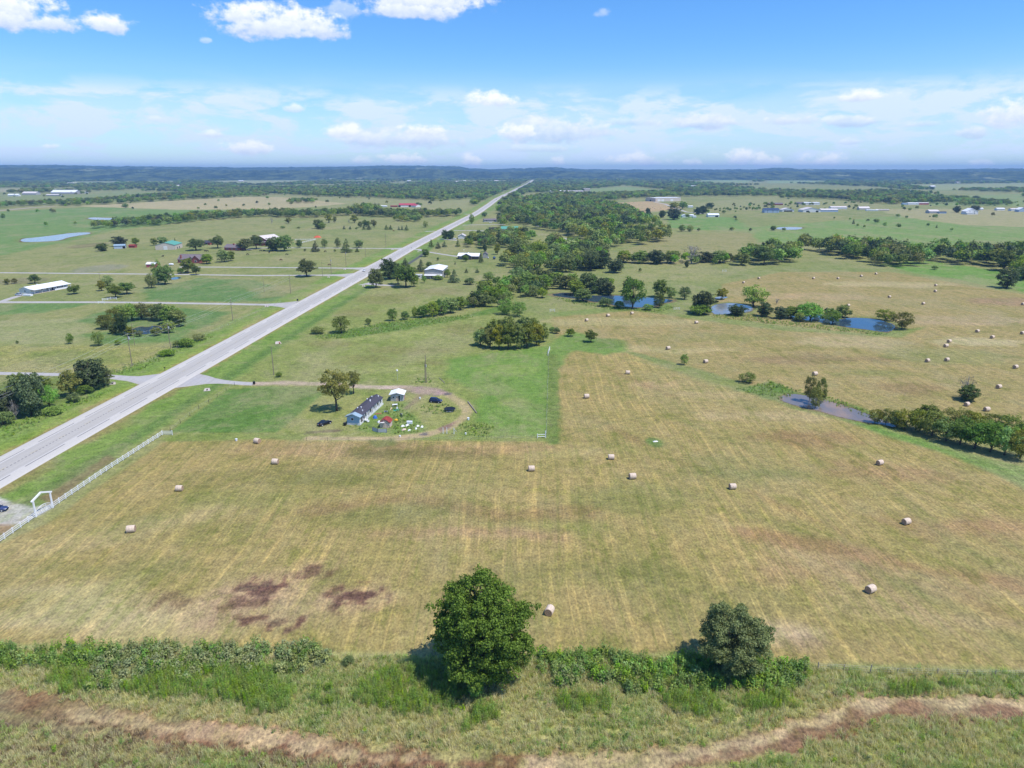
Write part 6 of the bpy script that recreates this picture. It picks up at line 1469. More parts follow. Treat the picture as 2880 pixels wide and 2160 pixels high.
bld('barn', 'long white barn with red roof and dark doorways', (1123.5, 582.5), (1168.5, 582), 14, 4.2, 3.2, 'x', W_white, R_red, .6, doors=[('f', -17, 5, 3.8, M_dark), ('f', 5, 5, 3.8, M_dark)], cat='barn')
bld('barn', 'small red roofed annex right of the red roofed barn', (1169.5, 583), (1183, 582), 12, 3.4, 2.4, 'y', W_white, R_red, .5, cat='barn')
for i, (x, y, w_, lab) in enumerate([(1075, 582, 26, 'long low line of white stuff left of the red roofed barn, built as a shed'), (1108, 582, 20, 'low red implement shed left of the red roofed barn')]):
    bld('shed', lab, (x - w_ / 2, y), (x + w_ / 2, y), 5, 2.2, .8, 'x', W_white if i == 0 else W_red, R_white if i == 0 else R_rust, .3)  # the white one is a line of white stuff given a shed shape
# houses east of the highway
def shop(e, w, d):
    P = []
    for (y_, z_) in ((-d - .02, 2.9), (-d - 2.4, 2.45)):
        for x_ in (-w - .2, w + .1):
            for tz in (0, .12): P.append((x_, y_, z_ + tz))
    MB().add(P, [(0, 1, 3, 2), (4, 6, 7, 5), (0, 2, 6, 4), (1, 5, 7, 3), (0, 4, 5, 1), (2, 3, 7, 6)]).build('porch_roof', R_white, e)
    for x_ in (-w + .2, -w * .3, w * .3, w - .2): MB().box((x_, -d - 2.25, 1.2), (.14, .14, 2.4)).build('porch_post', M_wht, e)
    for sg in (-1, 1): MB().box((sg * (w + .02), -d - .02, 3.0), (.18, .18, 6.0)).build('corner_trim', M_trim, e)
    for sg in (-1, 1):
        M = Matrix.Translation((0, -d - .42, 7.2)) @ Matrix.Rotation(sg * math.atan2(1.3, w), 4, 'Y')
        MB().box((sg * w * .52, 0, 0), (w * 1.08, .06, .3), M).build('roof_trim', M_trim, e)
bld('metal_shop', 'tall grey metal shop building with white roof and porch', (1194, 783.7), (1244.8, 783.7), (1259.7, 770), 5.9, 1.3, 'y', W_grey, R_white, .4, extra=shop, windows=[('f', -2, 1.4, 1.6, 1.3), ('f', .5, 1.4, 1.2, 1.3), ('f', 3.2, 1.4, 1.4, 1.3)] + [('r', u, 2.6, 1.4, 2.0) for u in (-7, -1, 5)])
bld('camper_trailer', 'white camper trailer left of the grey metal shop', (1168, 783), (1188, 783), 2.6, 2.6, .15, 'x', W_white, R_white, .05, windows=[('f', 0, 1.6, 2.0, .7)], cat='trailer')
def wh(e, w, d):
    P = []
    x0 = -w * .55
    for sg in (-1, 1):
        P = []
        for (x_, z_) in ((x0 * .2, 5.3), (x0 * .2 + sg * w * .52, 3.0)):
            for y_ in (-d - 3.4, d * .2):
                for tz in (0, .12): P.append((x_, y_, z_ + tz))
        MB().add(P, [(0, 1, 3, 2), (4, 6, 7, 5), (0, 2, 6, 4), (1, 5, 7, 3), (0, 4, 5, 1), (2, 3, 7, 6)]).build('wing_roof', R_white, e)
    MB().box((x0 * .2, -d - 1.4, 1.45), (w * .95, 3.0, 2.9)).build('wing', W_dark, e)
    f = MB().box((-w * .7, -d - .05, 1.5), (2.6, .1, 2.2)).build('window', M_wht, e)
    for k in (-.6, .6): MB().box((-w * .7 + k, -d - .09, 1.5), (.8, .1, 1.7)).build('pane', M_glass, f)
bld('house', 'dark walled house with bright white metal roof east of the highway', (1288, 729), (1346, 730), 11, 2.9, 2.0, 'x', W_dark, R_white, .5, extra=wh, cat='house')
bld('shed', 'weathered grey outbuilding behind the dark evergreen', (1358, 726), (1372, 726), 7, 3.4, 1.6, 'y', W_grey, R_grey, .3)
bld('house', 'low grey ranch house beside the far highway', (1362, 624), (1397, 623.5), 11, 2.8, 1.6, 'x', W_grey, R_grey, .5, windows=[('f', -6, 1.5, 2, 1.2), ('f', 6, 1.5, 2, 1.2)], cat='house')
bld('house', 'white cottage with green metal roof among the highway homes', (1410, 650), (1457, 650), 12, 3.0, 2.6, 'x', W_white, R_green, .5, windows=[('f', -5, 1.6, 1.6, 1.2), ('f', 4, 1.6, 1.6, 1.2)], cat='house')
bld('house', 'pale house half hidden by the garden wood', (1288, 672), (1310, 672), 12, 3.0, 2.2, 'y', W_white, R_pale, .5, cat='house')
bld('semi_trailer', 'dark semi trailer parked on the gravel drive', (1374, 648), (1403, 648), 2.6, 3.6, .1, 'x', W_dark, M_trim, .02, cat='trailer')
bld('shed', 'red shed with white roof at the wood edge', (1538, 636), (1560.5, 636), 9, 4.6, .8, 'x', W_red, R_white, .4)
bld('shed', 'white shed left of the red shed', (1508, 636.5), (1523, 636.5), 6, 3.2, 1.4, 'y', W_white, R_white, .3)
bld('mobile_home', 'long grey modular home with pale roof in front of the wood', (1569, 681), (1615, 685), 8, 2.9, 1.4, 'x', W_grey, R_pale, .4, windows=[('f', u, 1.6, 1.3, 1.1) for u in (-9, -5, 4, 9)], doors=[('f', 0, 1.1, 2.1, M_dark)], cat='mobile home')
def wareh(e, w, d):
    for x_ in (-w * .5, -.05 * w, .4 * w, .75 * w): MB().box((x_, 0, 7.6), (5, 3, 1.2)).build('roof_vent', M_wht, e)
bld('warehouse', 'big beige metal warehouse beyond the tan bale field', (1843.5, 567), (1914, 565.2), 40, 8.5, .6, 'x', W_beige, R_white, .3, extra=wareh, doors=[('f', -30, 9, 5, W_white), ('f', -18, 9, 5, W_white), ('f', 12, 9, 5, W_white), ('l', 0, 5, 4, M_dark)])
SMALL = [(1919, 1934, 611.5, 8, 3, 1.6, 'y', W_white, R_white, 'white gabled shed at the left of the farmyard'), (1936, 1951, 609.5, 8, 2.6, 1, 'x', W_white, R_white, 'second white shed in the farmyard'), (1949, 1958, 612.5, 5, 2.4, .6, 'x', W_white, R_white, 'low white trailer in the farmyard'),
    (1936, 1949, 584, 8, 3, 1, 'x', W_white, R_white, 'small white house on the farm lane'), (1803, 1816, 612.5, 4, 3.2, .3, 'x', W_white, R_white, 'white camper beside the wood'), (1789, 1802, 609, 5, 3, .4, 'x', W_white, R_white, 'white shed left of the camper'),
    (1749, 1762, 611, 8, 3, 1.2, 'x', W_lblue, R_bluegrey, 'pale blue cottage deep in the wood'),
    (2309, 2357, 596, 14, 3.6, 2.2, 'x', W_lblue, R_pale, 'grey roofed long shed right of the large white barn'), (2337, 2382, 588, 12, 3.4, 2, 'x', W_white, R_pale, 'white shed behind the grey roofed long shed'),
    (2262, 2305, 576.5, 14, 5, 1.0, 'x', W_white, R_white, 'tall white box barn at the back of the right cluster'), (2240, 2261, 575, 12, 4, 1.2, 'x', W_grey, R_grey, 'grey shed left of the tall white box barn'), (2160.6, 2202, 577, 12, 3, 2.2, 'x', W_brick, R_grey, 'dark brick house at the back of the right cluster'),
    (2417, 2446, 590, 12, 3, 3.0, 'x', W_beige, R_pale, 'pale roofed house alone right of the cluster'), (2437, 2470, 593.5, 5, 2, .5, 'x', W_white, R_white, 'low white trailer before the pale roofed house'), (2465, 2501, 592.5, 6, 2, .6, 'x', W_beige, R_pale, 'low tan stack right of the pale roofed house'),
    (2539, 2553, 576, 8, 3, .8, 'x', W_lblue, R_bluegrey, 'blue end of the long shed row on the right'), (2554, 2584, 576, 9, 3.6, 1.2, 'x', W_white, R_white, 'white middle of the long shed row on the right'), (2585, 2612, 575.5, 9, 3.6, 1.2, 'x', W_pink, R_pale, 'pinkish end of the long shed row on the right'),
    (2614, 2641, 600, 14, 3.6, 2.6, 'x', W_grey, R_pale, 'grey roofed house left of the white farmhouse'), (2642, 2662, 600.5, 8, 2.6, .8, 'x', W_lblue, R_dark, 'low blue carport left of the white farmhouse'), (2756, 2765, 591, 7, 3, 1.4, 'x', W_white, R_white, 'tiny white shed behind the white farmhouse'),
    (2804, 2826, 592, 9, 3.4, 1.4, 'x', W_white, R_white, 'white shed right of the white farmhouse'), (2844, 2863, 593.5, 10, 3.4, 1.6, 'x', W_white, R_pale, 'white cottage near the right frame edge'), (2865, 2888, 596, 12, 4.5, 3.5, 'y', W_lblue, R_white, 'pale blue gabled house cut by the right frame edge'),
    (2582, 2608, 552, 14, 4, 3, 'x', W_white, R_grey, 'white house at the edge of the far right wood'), (1546, 1580, 541, 20, 5, 2, 'x', W_white, R_white, 'white roofed yard building right of the far highway'), (1584, 1640, 542, 30, 5, 2, 'x', W_beige, R_pale, 'long tan yard building right of the far highway'), (1641, 1660, 538, 24, 9, 1, 'x', W_beige, R_pale, 'tall tan end building right of the far highway'),
    (1267, 1285, 539, 16, 5, 3, 'x', W_white, R_white, 'white house in the far wood left of the highway')]
for (a_, b_, y, D, h, ri, rd, wm, rm, lab) in SMALL:
    bld('shed' if 'shed' in lab or 'barn' in lab else 'house', lab, (a_, y), (b_, y), D, h, ri, rd, wm, rm, .4)
bld('barn', 'white barn with a dark open bay in the farmyard', (1992, 610.5), (2022.5, 610.5), 13, 3.4, 2.2, 'x', W_white, R_white, .4, doors=[('f', 5, 5, 2.8, M_dark)], cat='barn')
bld('house', 'two storey pale house with navy roof on the right', (2150, 598.5), (2191, 598.5), 14, 5.6, 2.6, 'x', W_lblue, R_blue, .5, windows=[('f', u, z, 1.6, 1.2) for u in (-8, 2, 10) for z in (1.6, 4.3)], cat='house')
bld('barn', 'white barn with dark open front beside the navy roofed house', (2200, 595.5), (2233, 595.5), 16, 3.8, 3.0, 'y', W_white, R_pale, .5, doors=[('f', 0, 16, 2.6, M_dark)], cat='barn')
bld('barn', 'large white gabled barn in the right cluster', (2258, 597), (2308, 597), 24, 4.4, 4.0, 'y', W_white, R_pale, .5, doors=[('f', -8, 5, 3.0, M_dark), ('f', 10, 5, 3.0, M_dark)], cat='barn')
def fh(e, w, d): MB().box((-w * .5, -d - 2, 1.5), (w, 4, 3.0)).build('porch', W_white, e); MB().box((-w * .5, -d - 2, 3.1), (w * 1.08, 4.6, .15)).build('porch_roof', R_white, e)
bld('house', 'white two storey farmhouse with steep roof on the far right', (2716, 603), (2750, 603), 14, 5.4, 5.0, 'y', W_white, R_white, .4, extra=fh, windows=[('f', -4, 4.4, 1.4, 1.4), ('f', 4, 4.4, 1.4, 1.4), ('f', 5, 1.6, 1.4, 1.4)], cat='house')
for i, (x, y, w_) in enumerate(sorted([(327, 504, 22), (384, 500, 10), (410, 500, 14), (464, 514.5, 18), (677, 511, 13), (496, 526, 20), (552, 501, 12), (614, 501, 18), (1067, 505, 14), (1280, 514, 18), (1306, 511, 8), (1396, 511, 12), (1418, 521, 10), (1952, 528, 14), (2513, 506, 14), (2697, 516, 12), (2757, 513, 18), (2625, 528, 12), (2202, 500, 18), (1882, 499, 18), (1610, 502, 16), (1660, 503, 14), (2470, 501, 14), (820, 505, 12), (930, 506, 24), (1150, 511, 10)])):
    p = G(x, y); d_ = p.y
    bld('far_house', 'tiny pale roofed house far off among the woods, %s from the left' % ORD[i], (x - w_ / 2, y), (x + w_ / 2, y), 24, 6, 3.5, 'x', W_beige if i % 3 else W_white, R_white if i % 2 else R_pale, 1)['group'] = 'tiny houses far off among the woods'

# ------------------------------------------------------------------ vehicles
def car_paint(name, r, g, b_): return mat_plain(name, lin(r, g, b_), .25, vary=.03, spec=.6)
M_tyre = mt('tyre_rubber', 30, 30, 32, .9); M_rim = mt('wheel_rim', 190, 192, 196, .35); M_lamp = mt('lamp_lens', 235, 235, 230, .2); M_tail = mt('tail_lens', 150, 30, 30, .3)
def car(pos, heading, paint, label, kind='sedan', L=4.7, W=1.82, H=1.45, name='car'):
    e = empty(name, pos, heading); tag(e, label, 'car')
    h = L / 2; w = W / 2
    # body sections along x (front = +x): x, z of bonnet / deck, half width
    if kind == 'sedan': prof = [(-h, .45, .72, .80), (-h + .08, .30, .92, .93), (-h + .9, .22, .98, 1.0), (-.4, .2, .95, 1.0), (h - 1.6, .2, .93, 1.0), (h - .6, .24, .80, .97), (h - .06, .32, .66, .86), (h, .42, .56, .74)]
    else: prof = [(-h, .45, .95, .86), (-h + .08, .30, 1.08, .95), (-h + .8, .24, 1.10, 1.0), (-.3, .24, 1.06, 1.0), (h - 1.3, .24, 1.02, 1.0), (h - .5, .28, .92, .96), (h - .06, .36, .74, .86), (h, .46, .62, .76)]
    V = []; F = []
    for (x, z0, z1, k) in prof:
        ww = w * k
        V += [(x, -ww * .92, z0), (x, -ww, z0 + .2), (x, -ww, z1 - .16), (x, -ww * .9, z1), (x, ww * .9, z1), (x, ww, z1 - .16), (x, ww, z0 + .2), (x, ww * .92, z0)]
    for i in range(len(prof) - 1):
        for k in range(8): F.append((i * 8 + k, i * 8 + (k + 1) % 8, (i + 1) * 8 + (k + 1) % 8, (i + 1) * 8 + k))
    F += [tuple(range(8)), tuple(reversed(range(len(prof) * 8 - 8, len(prof) * 8)))]
    MB().add(V, F).build('body', paint, e, True)
    zb = .9 if kind == 'sedan' else 1.02
    if kind == 'sedan': low = (-h + .75, h - 1.35); top = (-h + 1.55, h - 2.25)
    else: low = (-h + .1, h - 1.2); top = (-h + .45, h - 2.0)
    wl, wt_ = w * .90, w * .70
    V = [(low[0], -wl, zb), (low[1], -wl, zb), (low[1], wl, zb), (low[0], wl, zb), (top[0], -wt_, H - .05), (top[1], -wt_, H - .05), (top[1], wt_, H - .05), (top[0], wt_, H - .05)]
    MB().add(V, [(0, 1, 5, 4), (1, 2, 6, 5), (2, 3, 7, 6), (3, 0, 4, 7), (4, 5, 6, 7)]).build('windows', M_glass, e)
    MB().box(((top[0] + top[1]) / 2, 0, H - .03), (top[1] - top[0] + .1, wt_ * 2 + .08, .07)).build('roof', paint, e, bevel=.02)
    for sg in (-1, 1):
        for (a_, b_) in ((0, 4), (1, 5)):
            p, q = Vector(V[a_]), Vector(V[b_]); p.y *= -sg; q.y *= -sg
            MB().tube(p, q, .05, .045, 5).build('pillar', paint, e)
        for x in (-h + .85, h - .9):
            t_ = MB().tube((x, sg * (w - .22), .33), (x, sg * (w + .01), .33), .33, .33, 16).build('wheel', M_tyre, e)
            MB().tube((x, sg * (w - .1), .33), (x, sg * (w + .025), .33), .2, .2, 12).build('rim', M_rim, t_)
        MB().box((h - .1, sg * w * .62, prof[-2][2] - .06), (.14, .36, .16)).build('headlight', M_lamp, e, bevel=.02)
        MB().box((-h + .06, sg * w * .68, prof[1][2] - .16), (.12, .34, .2)).build('taillight', M_tail, e, bevel=.02)
        MB().box((low[1] - .1, sg * (w + .06), zb + .08), (.16, .16, .12)).build('mirror', paint, e)
    MB().box((-h - .01, 0, .62), (.04, .5, .14)).build('number_plate', M_wht, e)
    return e
P_black = car_paint('black_paint', 20, 20, 30); P_navy = car_paint('navy_paint', 24, 34, 70); P_silver = car_paint('silver_paint', 176, 186, 196); P_white = car_paint('white_paint_car', 236, 236, 236); P_blue = car_paint('blue_grey_paint', 60, 70, 110)
car(G(913, 1194), R(52), P_black, 'black sedan parked on the grass left of the mobile home')
car(G(1226, 1131.5), R(-14), P_navy, 'navy blue hatchback parked by the dirt drive', 'suv', 4.4, 1.8, 1.62)
car(G(52, 831), R(160), P_silver, 'silver SUV on the drive of the white house', 'suv', 4.6, 1.85, 1.7)
car(Vector((hwy_x(553) + 0 - 2.0, 553, .146)), R(-87), P_white, 'white car driving on the highway')
car(Vector((float(hwy_x(1980)) + 1.9, 1980, .146)), R(88), P_black, 'tiny dark car far along the highway', 'suv')
car(G(-9, 1437), R(10), P_blue, 'dark blue car cut by the left frame edge on white gravel')
car(G(1380, 627), R(0), P_white, 'white car before the grey ranch house'); car(G(1278, 673), R(0), P_white, 'white car beside the dark round trees')
car(G(1995, 598), R(10), P_white, 'white car parked on the farm lane')
car(G(1340, 728.5), R(20), P_white, 'white pickup at the dark walled house', 'suv')

# motorcycle in the yard
p = G(1129, 1171); e = empty('motorcycle', p, R(-60)); tag(e, 'black motorcycle standing in the homestead yard', 'motorcycle')
for x in (-.7, .7):
    q = MB(); n = 16
    for k in range(n):
        a0_, a1_ = 2 * math.pi * k / n, 2 * math.pi * (k + 1) / n
        q.tube((x + .27 * math.cos(a0_), 0, .32 + .27 * math.sin(a0_)), (x + .27 * math.cos(a1_), 0, .32 + .27 * math.sin(a1_)), .06, .06, 6)
    wq = q.build('wheel', M_tyre, e); MB().tube((x, -.05, .32), (x, .05, .32), .2, .2, 12).build('rim', M_rim, wq)
MB().box((0, 0, .5), (.7, .28, .4)).build('engine', M_blk, e, bevel=.05); MB().box((.15, 0, .88), (.6, .3, .24)).build('fuel_tank', M_blk, e, bevel=.08); MB().box((-.45, 0, .85), (.7, .28, .14)).build('seat', M_blk, e, bevel=.04)
MB().tube((.7, 0, .32), (.45, 0, 1.1), .05).build('fork', M_galv, e); MB().tube((.42, -.4, 1.12), (.42, .4, 1.12), .03).build('handlebar', M_galv, e); MB().tube((.55, 0, .95), (.66, 0, .95), .11, .1, 10).build('headlight', M_lamp, e); MB().tube((-.75, .16, .35), (.1, .16, .4), .06, .05).build('exhaust', M_galv, e)

# ------------------------------------------------------------------ homestead yard things
M_bluetarp = mt('blue_tarp', 50, 100, 190, .6, .15, 3); M_teal = mt('teal_plastic', 60, 150, 130, .5, .1); M_yellow = mt('yellow_plastic', 226, 172, 40, .5, .1); M_tan = mt('tan_canvas', 206, 184, 150, .9, .15); M_greytarp = mt('grey_tarp', 128, 136, 156, .8, .15); M_brown = mt('red_brown_board', 160, 96, 78, .9, .15)
def rock_sheet(nm, lab, px, py, w_, d_, h_, mat, cat, rz=0, seed=1):
    """crumpled heap or sheet"""
    g = np.random.default_rng(seed); n = 9; V = []; F = []
    for j in range(n):
        for i in range(n):
            u, v = i / (n - 1) - .5, j / (n - 1) - .5; r_ = max(abs(u), abs(v)) * 2
            V.append((u * w_ * (1 + .12 * g.normal()), v * d_ * (1 + .12 * g.normal()), max(0.0, h_ * (1 - r_ ** 2.2) * (.75 + .4 * g.random())) + (0.01 if r_ < .95 else -.03)))
    for j in range(n - 1):
        for i in range(n - 1): F.append((j * n + i, j * n + i + 1, (j + 1) * n + i + 1, (j + 1) * n + i))
    o = mesh_obj(nm, np_mesh(nm, V, F), mat); o.location = G(px, py); o.rotation_euler = (0, 0, R(rz)); tag(o, lab, cat); return o
rock_sheet('tarp', 'crumpled blue tarp bundle at the mobile home steps', 1055, 1176, 1.3, 1.2, .9, M_bluetarp, 'tarp', 20, 3)
rock_sheet('tarp', 'grey tarp heap on the yard grass', 1085, 1158, 1.3, 1.2, .4, M_greytarp, 'tarp', 10, 4)
rock_sheet('wading_pool', 'flat teal plastic sheet on the yard grass', 1114, 1153, 1.9, 2.2, .12, M_teal, 'sheet', 0, 5)
rock_sheet('canvas_heap', 'tan canvas heap beside the white yard table', 1100, 1150, .8, 1.6, .5, M_tan, 'canvas', 10, 6)
rock_sheet('toy_slide', 'yellow plastic toy left of the rusty shed yard', 1114, 1182, 1.2, 1.0, .5, M_yellow, 'toy', 30, 7)
rock_sheet('white_tub', 'white tub leaning behind the rusty shed', 1067, 1188, 1.0, 1.4, .6, M_wht, 'tub', 30, 8)
for i, (x, y, w_, lab) in enumerate([(1133, 1199, 1.2, 'white scrap heap, upper left of the junk pile'), (1146, 1197, 1.3, 'white scrap heap, upper right of the junk pile'), (1135, 1209, 1.6, 'white scrap heap, lower left of the junk pile'), (1152, 1211, 1.0, 'white scrap heap, lower right of the junk pile'), (1175, 1199, .7, 'small white scrap right of the junk pile'), (1187, 1201, .7, 'last white scrap right of the junk pile'), (1170, 1206, .6, 'scrap between the junk pile and the last pieces')]):
    rock_sheet('scrap_heap', lab, x, y, w_, 1.0, .45, M_wht if i != 2 else W_rust, 'scrap', i * 33, 20 + i)
def leg_table(px, py, rz, lab):
    e = empty('yard_table', G(px, py), R(rz)); tag(e, lab, 'table'); MB().box((0, 0, .72), (1.7, .95, .06)).build('table_top', M_wht, e, bevel=.02)
    for sx_ in (-.75, .75):
        for sy_ in (-.38, .38): MB().box((sx_, sy_, .35), (.07, .07, .7)).build('leg', M_wht, e)
    MB().box((0, .7, .42), (1.6, .28, .05)).build('bench', M_wht, e)
leg_table(1111, 1143, 15, 'white folding table in the yard between shed and home')
e = empty('plastic_chair', G(1117, 1152), R(200)); tag(e, 'white plastic chair on the teal sheet', 'chair')
MB().box((0, 0, .42), (.5, .5, .05)).build('seat', M_wht, e); MB().box((0, .25, .72), (.5, .05, .6)).build('backrest', M_wht, e)
for sx_ in (-.22, .22):
    for sy_ in (-.22, .22): MB().box((sx_, sy_, .2), (.05, .05, .4)).build('leg', M_wht, e)
e = empty('chest_freezer', G(1152, 1192), R(-4)); tag(e, 'white chest freezer lying above the junk pile', 'freezer'); MB().box((0, 0, .42), (1.7, .75, .8)).build('case', M_wht, e, bevel=.03); MB().box((0, 0, .86), (1.74, .78, .08)).build('lid', M_wht, e, bevel=.02); MB().box((0, -.4, .8), (.3, .04, .04)).build('handle', M_galv, e)
o = MB().box((0, 0, .05), (2.0, .5, .08)).box((.3, .3, .1), (1.4, .2, .05)).build('board_stack', M_brown, bevel=.01); o.location = G(1064, 1164); tag(o, 'red brown boards lying beside the mobile home', 'boards')
e = empty('water_barrel', G(970, 1197)); tag(e, 'dark barrel at the left corner of the mobile home', 'barrel'); MB().tube((0, 0, 0), (0, 0, .9), .42, .42, 14).build('drum', M_blk, e); MB().tube((0, 0, .9), (0, 0, .95), .44, .44, 14).build('rim', M_trim, e)
# trampoline
e = empty('trampoline', G(1265, 1156)); tag(e, 'round black trampoline in the weedy island', 'trampoline')
n = 28; MB().prism([(1.75 * math.cos(2 * math.pi * k / n), 1.75 * math.sin(2 * math.pi * k / n)) for k in range(n)], .80, .82).build('mat', M_blk, e)
q = MB()
for k in range(n):
    a0_, a1_ = 2 * math.pi * k / n, 2 * math.pi * (k + 1) / n
    q.tube((1.85 * math.cos(a0_), 1.85 * math.sin(a0_), .82), (1.85 * math.cos(a1_), 1.85 * math.sin(a1_), .82), .06, .06, 6)
q.build('frame_ring', M_trim, e)
for k in range(6): a_ = math.pi * k / 3; MB().tube((1.85 * math.cos(a_), 1.85 * math.sin(a_), 0), (1.85 * math.cos(a_), 1.85 * math.sin(a_), .82), .035).build('leg', M_galv, e)
MB().tube((-1.0, -1.7, .3), (.7, -1.75, .3), .05).build('brace', M_wht, e)
def log(a_, b_, r_, lab, mat=M_wood):
    A_, B_ = G(*a_), G(*b_); o = MB().tube((0, 0, r_), tuple(B_ - A_ + Vector((0, 0, r_))), r_, r_ * .85, 10).tube(tuple((B_ - A_) * .45 + Vector((0, 0, r_ * 1.8))), tuple((B_ - A_) * .45 + Vector((.15, .1, r_ * 2.8))), r_ * .3, r_ * .2, 6).build('pole_log', mat, smooth=False); o.location = A_; tag(o, lab, 'pole')
log((1316, 1131), (1341, 1163), .2, 'old utility pole lying on the lush grass'); log((1236, 1064), (1251, 1078), .12, 'short pale pole lying in the grass near the power pole'); log((1216, 1113.5), (1236, 1114), .1, 'thin pale timber lying behind the navy hatchback')
e = empty('swing_frame', G(1258, 1219)); tag(e, 'three white posts of an old frame by the dirt loop', 'posts'); o0 = G(1258, 1219)
for (x, y) in ((1246.3, 1219.5), (1257, 1219.5), (1277, 1220.5)):
    q = G(x, y) - o0; MB().box((q.x, q.y, .95), (.16, .16, 1.9)).build('post', M_wht, e)
q0, q1 = G(1277, 1220.5) - o0, G(1284.5, 1215.5) - o0; MB().tube((q0.x, q0.y, 1.7), (q1.x, q1.y, .1), .05).build('brace', M_wht, e); q1 = G(1257, 1219.5) - o0; MB().tube((q1.x, q1.y, 1.85), (q0.x, q0.y, 1.85), .025).build('wire', M_galv, e)
def bucket(px, py, s_, lab):
    e = empty('bucket', G(px, py)); e.scale = (s_, s_, s_); tag(e, lab, 'bucket'); MB().tube((0, 0, 0), (0, 0, .7), .3, .36, 14).build('pail', M_wht, e); MB().tube((0, 0, .7), (0, 0, .74), .38, .38, 14).build('rim', M_wht, e)
bucket(1317, 1181, 1.0, 'white bucket at the weedy mound'); bucket(1181, 1122, .8, 'white bucket left of the navy hatchback'); bucket(1310, 1222, .7, 'white bucket below the weedy mound'); bucket(1125, 1229, .7, 'white bucket on the lower dirt loop'); bucket(665, 1240, .9, 'white lick tub at the hay field edge')
rock_sheet('feed_sack', 'white sack lying in the hay on a green spot', 1843, 1242, 1.5, .6, .25, M_wht, 'sack', 10, 44)
# yard light, ball post
def ball_post(px, py, top, r_, lab):
    p = G(px, py); h = height_m(p, top); e = empty('yard_lamp', p); tag(e, lab, 'lamp'); MB().tube((0, 0, 0), (0, 0, h), .05, .04, 6).build('post', M_galv, e)
    bm = bmesh.new(); bmesh.ops.create_icosphere(bm, subdivisions=2, radius=r_); me = bpy.data.meshes.new('globe'); bm.to_mesh(me); bm.free(); g_ = mesh_obj('globe', me, M_wht, e); g_.location = (0, 0, h)
ball_post(1118, 1070, 1042, .38, 'white ball on a thin post behind the homestead'); ball_post(1305, 722, 703, .4, 'white ball on a thin post behind the white roofed house')

# ------------------------------------------------------------------ utility poles and wires
PTOP = {}
def pole(key, bx, by, top, lab, arm=True, tr_=False, r_=.16):
    p = G(bx, by); h = max(6.0, height_m(p, top)); e = empty('utility_pole', p); tag(e, lab, 'utility pole', 'utility poles')
    MB().tube((0, 0, 0), (0, 0, h), r_, r_ * .65, 10).build('shaft', M_pole, e)
    if arm:
        MB().box((0, 0, h - 2.2), (2.4, .12, .14)).build('crossarm', M_pole, e)
        for x in (-1.1, 0, 1.1): MB().tube((x, 0, h - 2.13 if x else h), (x, 0, h - 1.9 if x else h + .2), .06, .04, 6).build('insulator', M_wht, e)
    if tr_: MB().tube((.38, 0, h - 2.0), (.38, 0, h - 1.0), .26, .26, 12).build('transformer', M_galv, e)
    PTOP[key] = (p, h)
    return e
pole('a', 372, 1029, 940, 'power pole with crossarm by the gravel driveway mouth', True, True)
pole('b', 480, 980, 912, 'power pole with crossarm above the roadside hedge', True, True)
pole('c', 655, 902, 840, 'power pole by the long driveway, near the highway'); pole('d', 818, 826, 773, 'dark power pole below the shade tree'); pole('e', 932, 770, 727, 'power pole with pale transformer by the parallel driveways', False, True); pole('f', 973.6, 751, 707, 'power pole beside the highway verge, with transformer', False, True); pole('g', 1085.5, 695.6, 657, 'power pole right of the red barn driveway', False)
pole('h', 379, 970, 908, 'thin light pole behind the power pole by the driveway mouth', False, False, .11); pole('i', 770.5, 1055, 975, 'bare pole in the verge weeds east of the highway', False); pole('j', 907.6, 778, 736, 'thin pole in front of the parallel driveways', False, False, .12); pole('k', 743.7, 823, 775, 'thin pole left of the dark power pole', False, False, .12); pole('l', 1028.5, 722.7, 697, 'thin pole in the verge below the barn driveway', False, False, .12)
pole('m', 1199, 1077, 1000, 'tall yard power pole behind the dirt drive', False); pole('n', 1196, 1069, 1018, 'shorter yard pole carrying a white transformer', False, True, .13); pole('o', 282, 790, 771, 'thin white pole at the gate cluster trees', False, False, .12)
pole('p', 1236, 605, 590, 'far pole before the creek wood end', False, False, .2); pole('q', 1273, 611, 594, 'far pole beside the creek wood end', False, False, .2); pole('r', 1339, 695, 675, 'pole in front of the garden wood', False, False, .14); pole('s', 1248, 672, 645, 'pole before the dark round trees', False, False, .14)
def wire(name, label, spans):
    p0 = spans[0][0]; e = empty(name, (p0[0], p0[1], 0)); tag(e, label, 'power line')
    for (a_, b_, sag) in spans:
        a_, b_ = Vector(a_), Vector(b_); q = MB(); n_ = 10; prev = None
        for k in range(n_ + 1):
            f = k / n_; p = a_.lerp(b_, f) - Vector((0, 0, 4 * sag * f * (1 - f))) - Vector((p0[0], p0[1], 0))
            if prev is not None: q.tube(prev, p, .022, .022, 4, False)
            prev = p
        q.build('wire', M_galv, e)
off = [(-1.1, -1.9), (1.1, -1.9), (0, .2)]
start = (Vector((-157, 190, 0)), 11.0)
seq = [start, PTOP['a'], PTOP['b'], PTOP['c'], PTOP['d']]
sp = []
for i in range(len(seq) - 1):
    (p, h), (q, k) = seq[i], seq[i + 1]
    for (ox, oz) in off: sp.append(((p.x + ox, p.y, h + oz), (q.x + ox, q.y, k + oz), .9))
wire('power_line', 'overhead wires strung along the left side of the highway', sp)
e = empty('utility_pole', start[0]); tag(e, 'power pole just outside the left frame edge carrying the wires', 'utility pole', 'utility poles'); MB().tube((0, 0, 0), (0, 0, 11), .16, .1, 10).build('shaft', M_pole, e); MB().box((0, 0, 8.9), (2.4, .12, .14)).build('crossarm', M_pole, e)

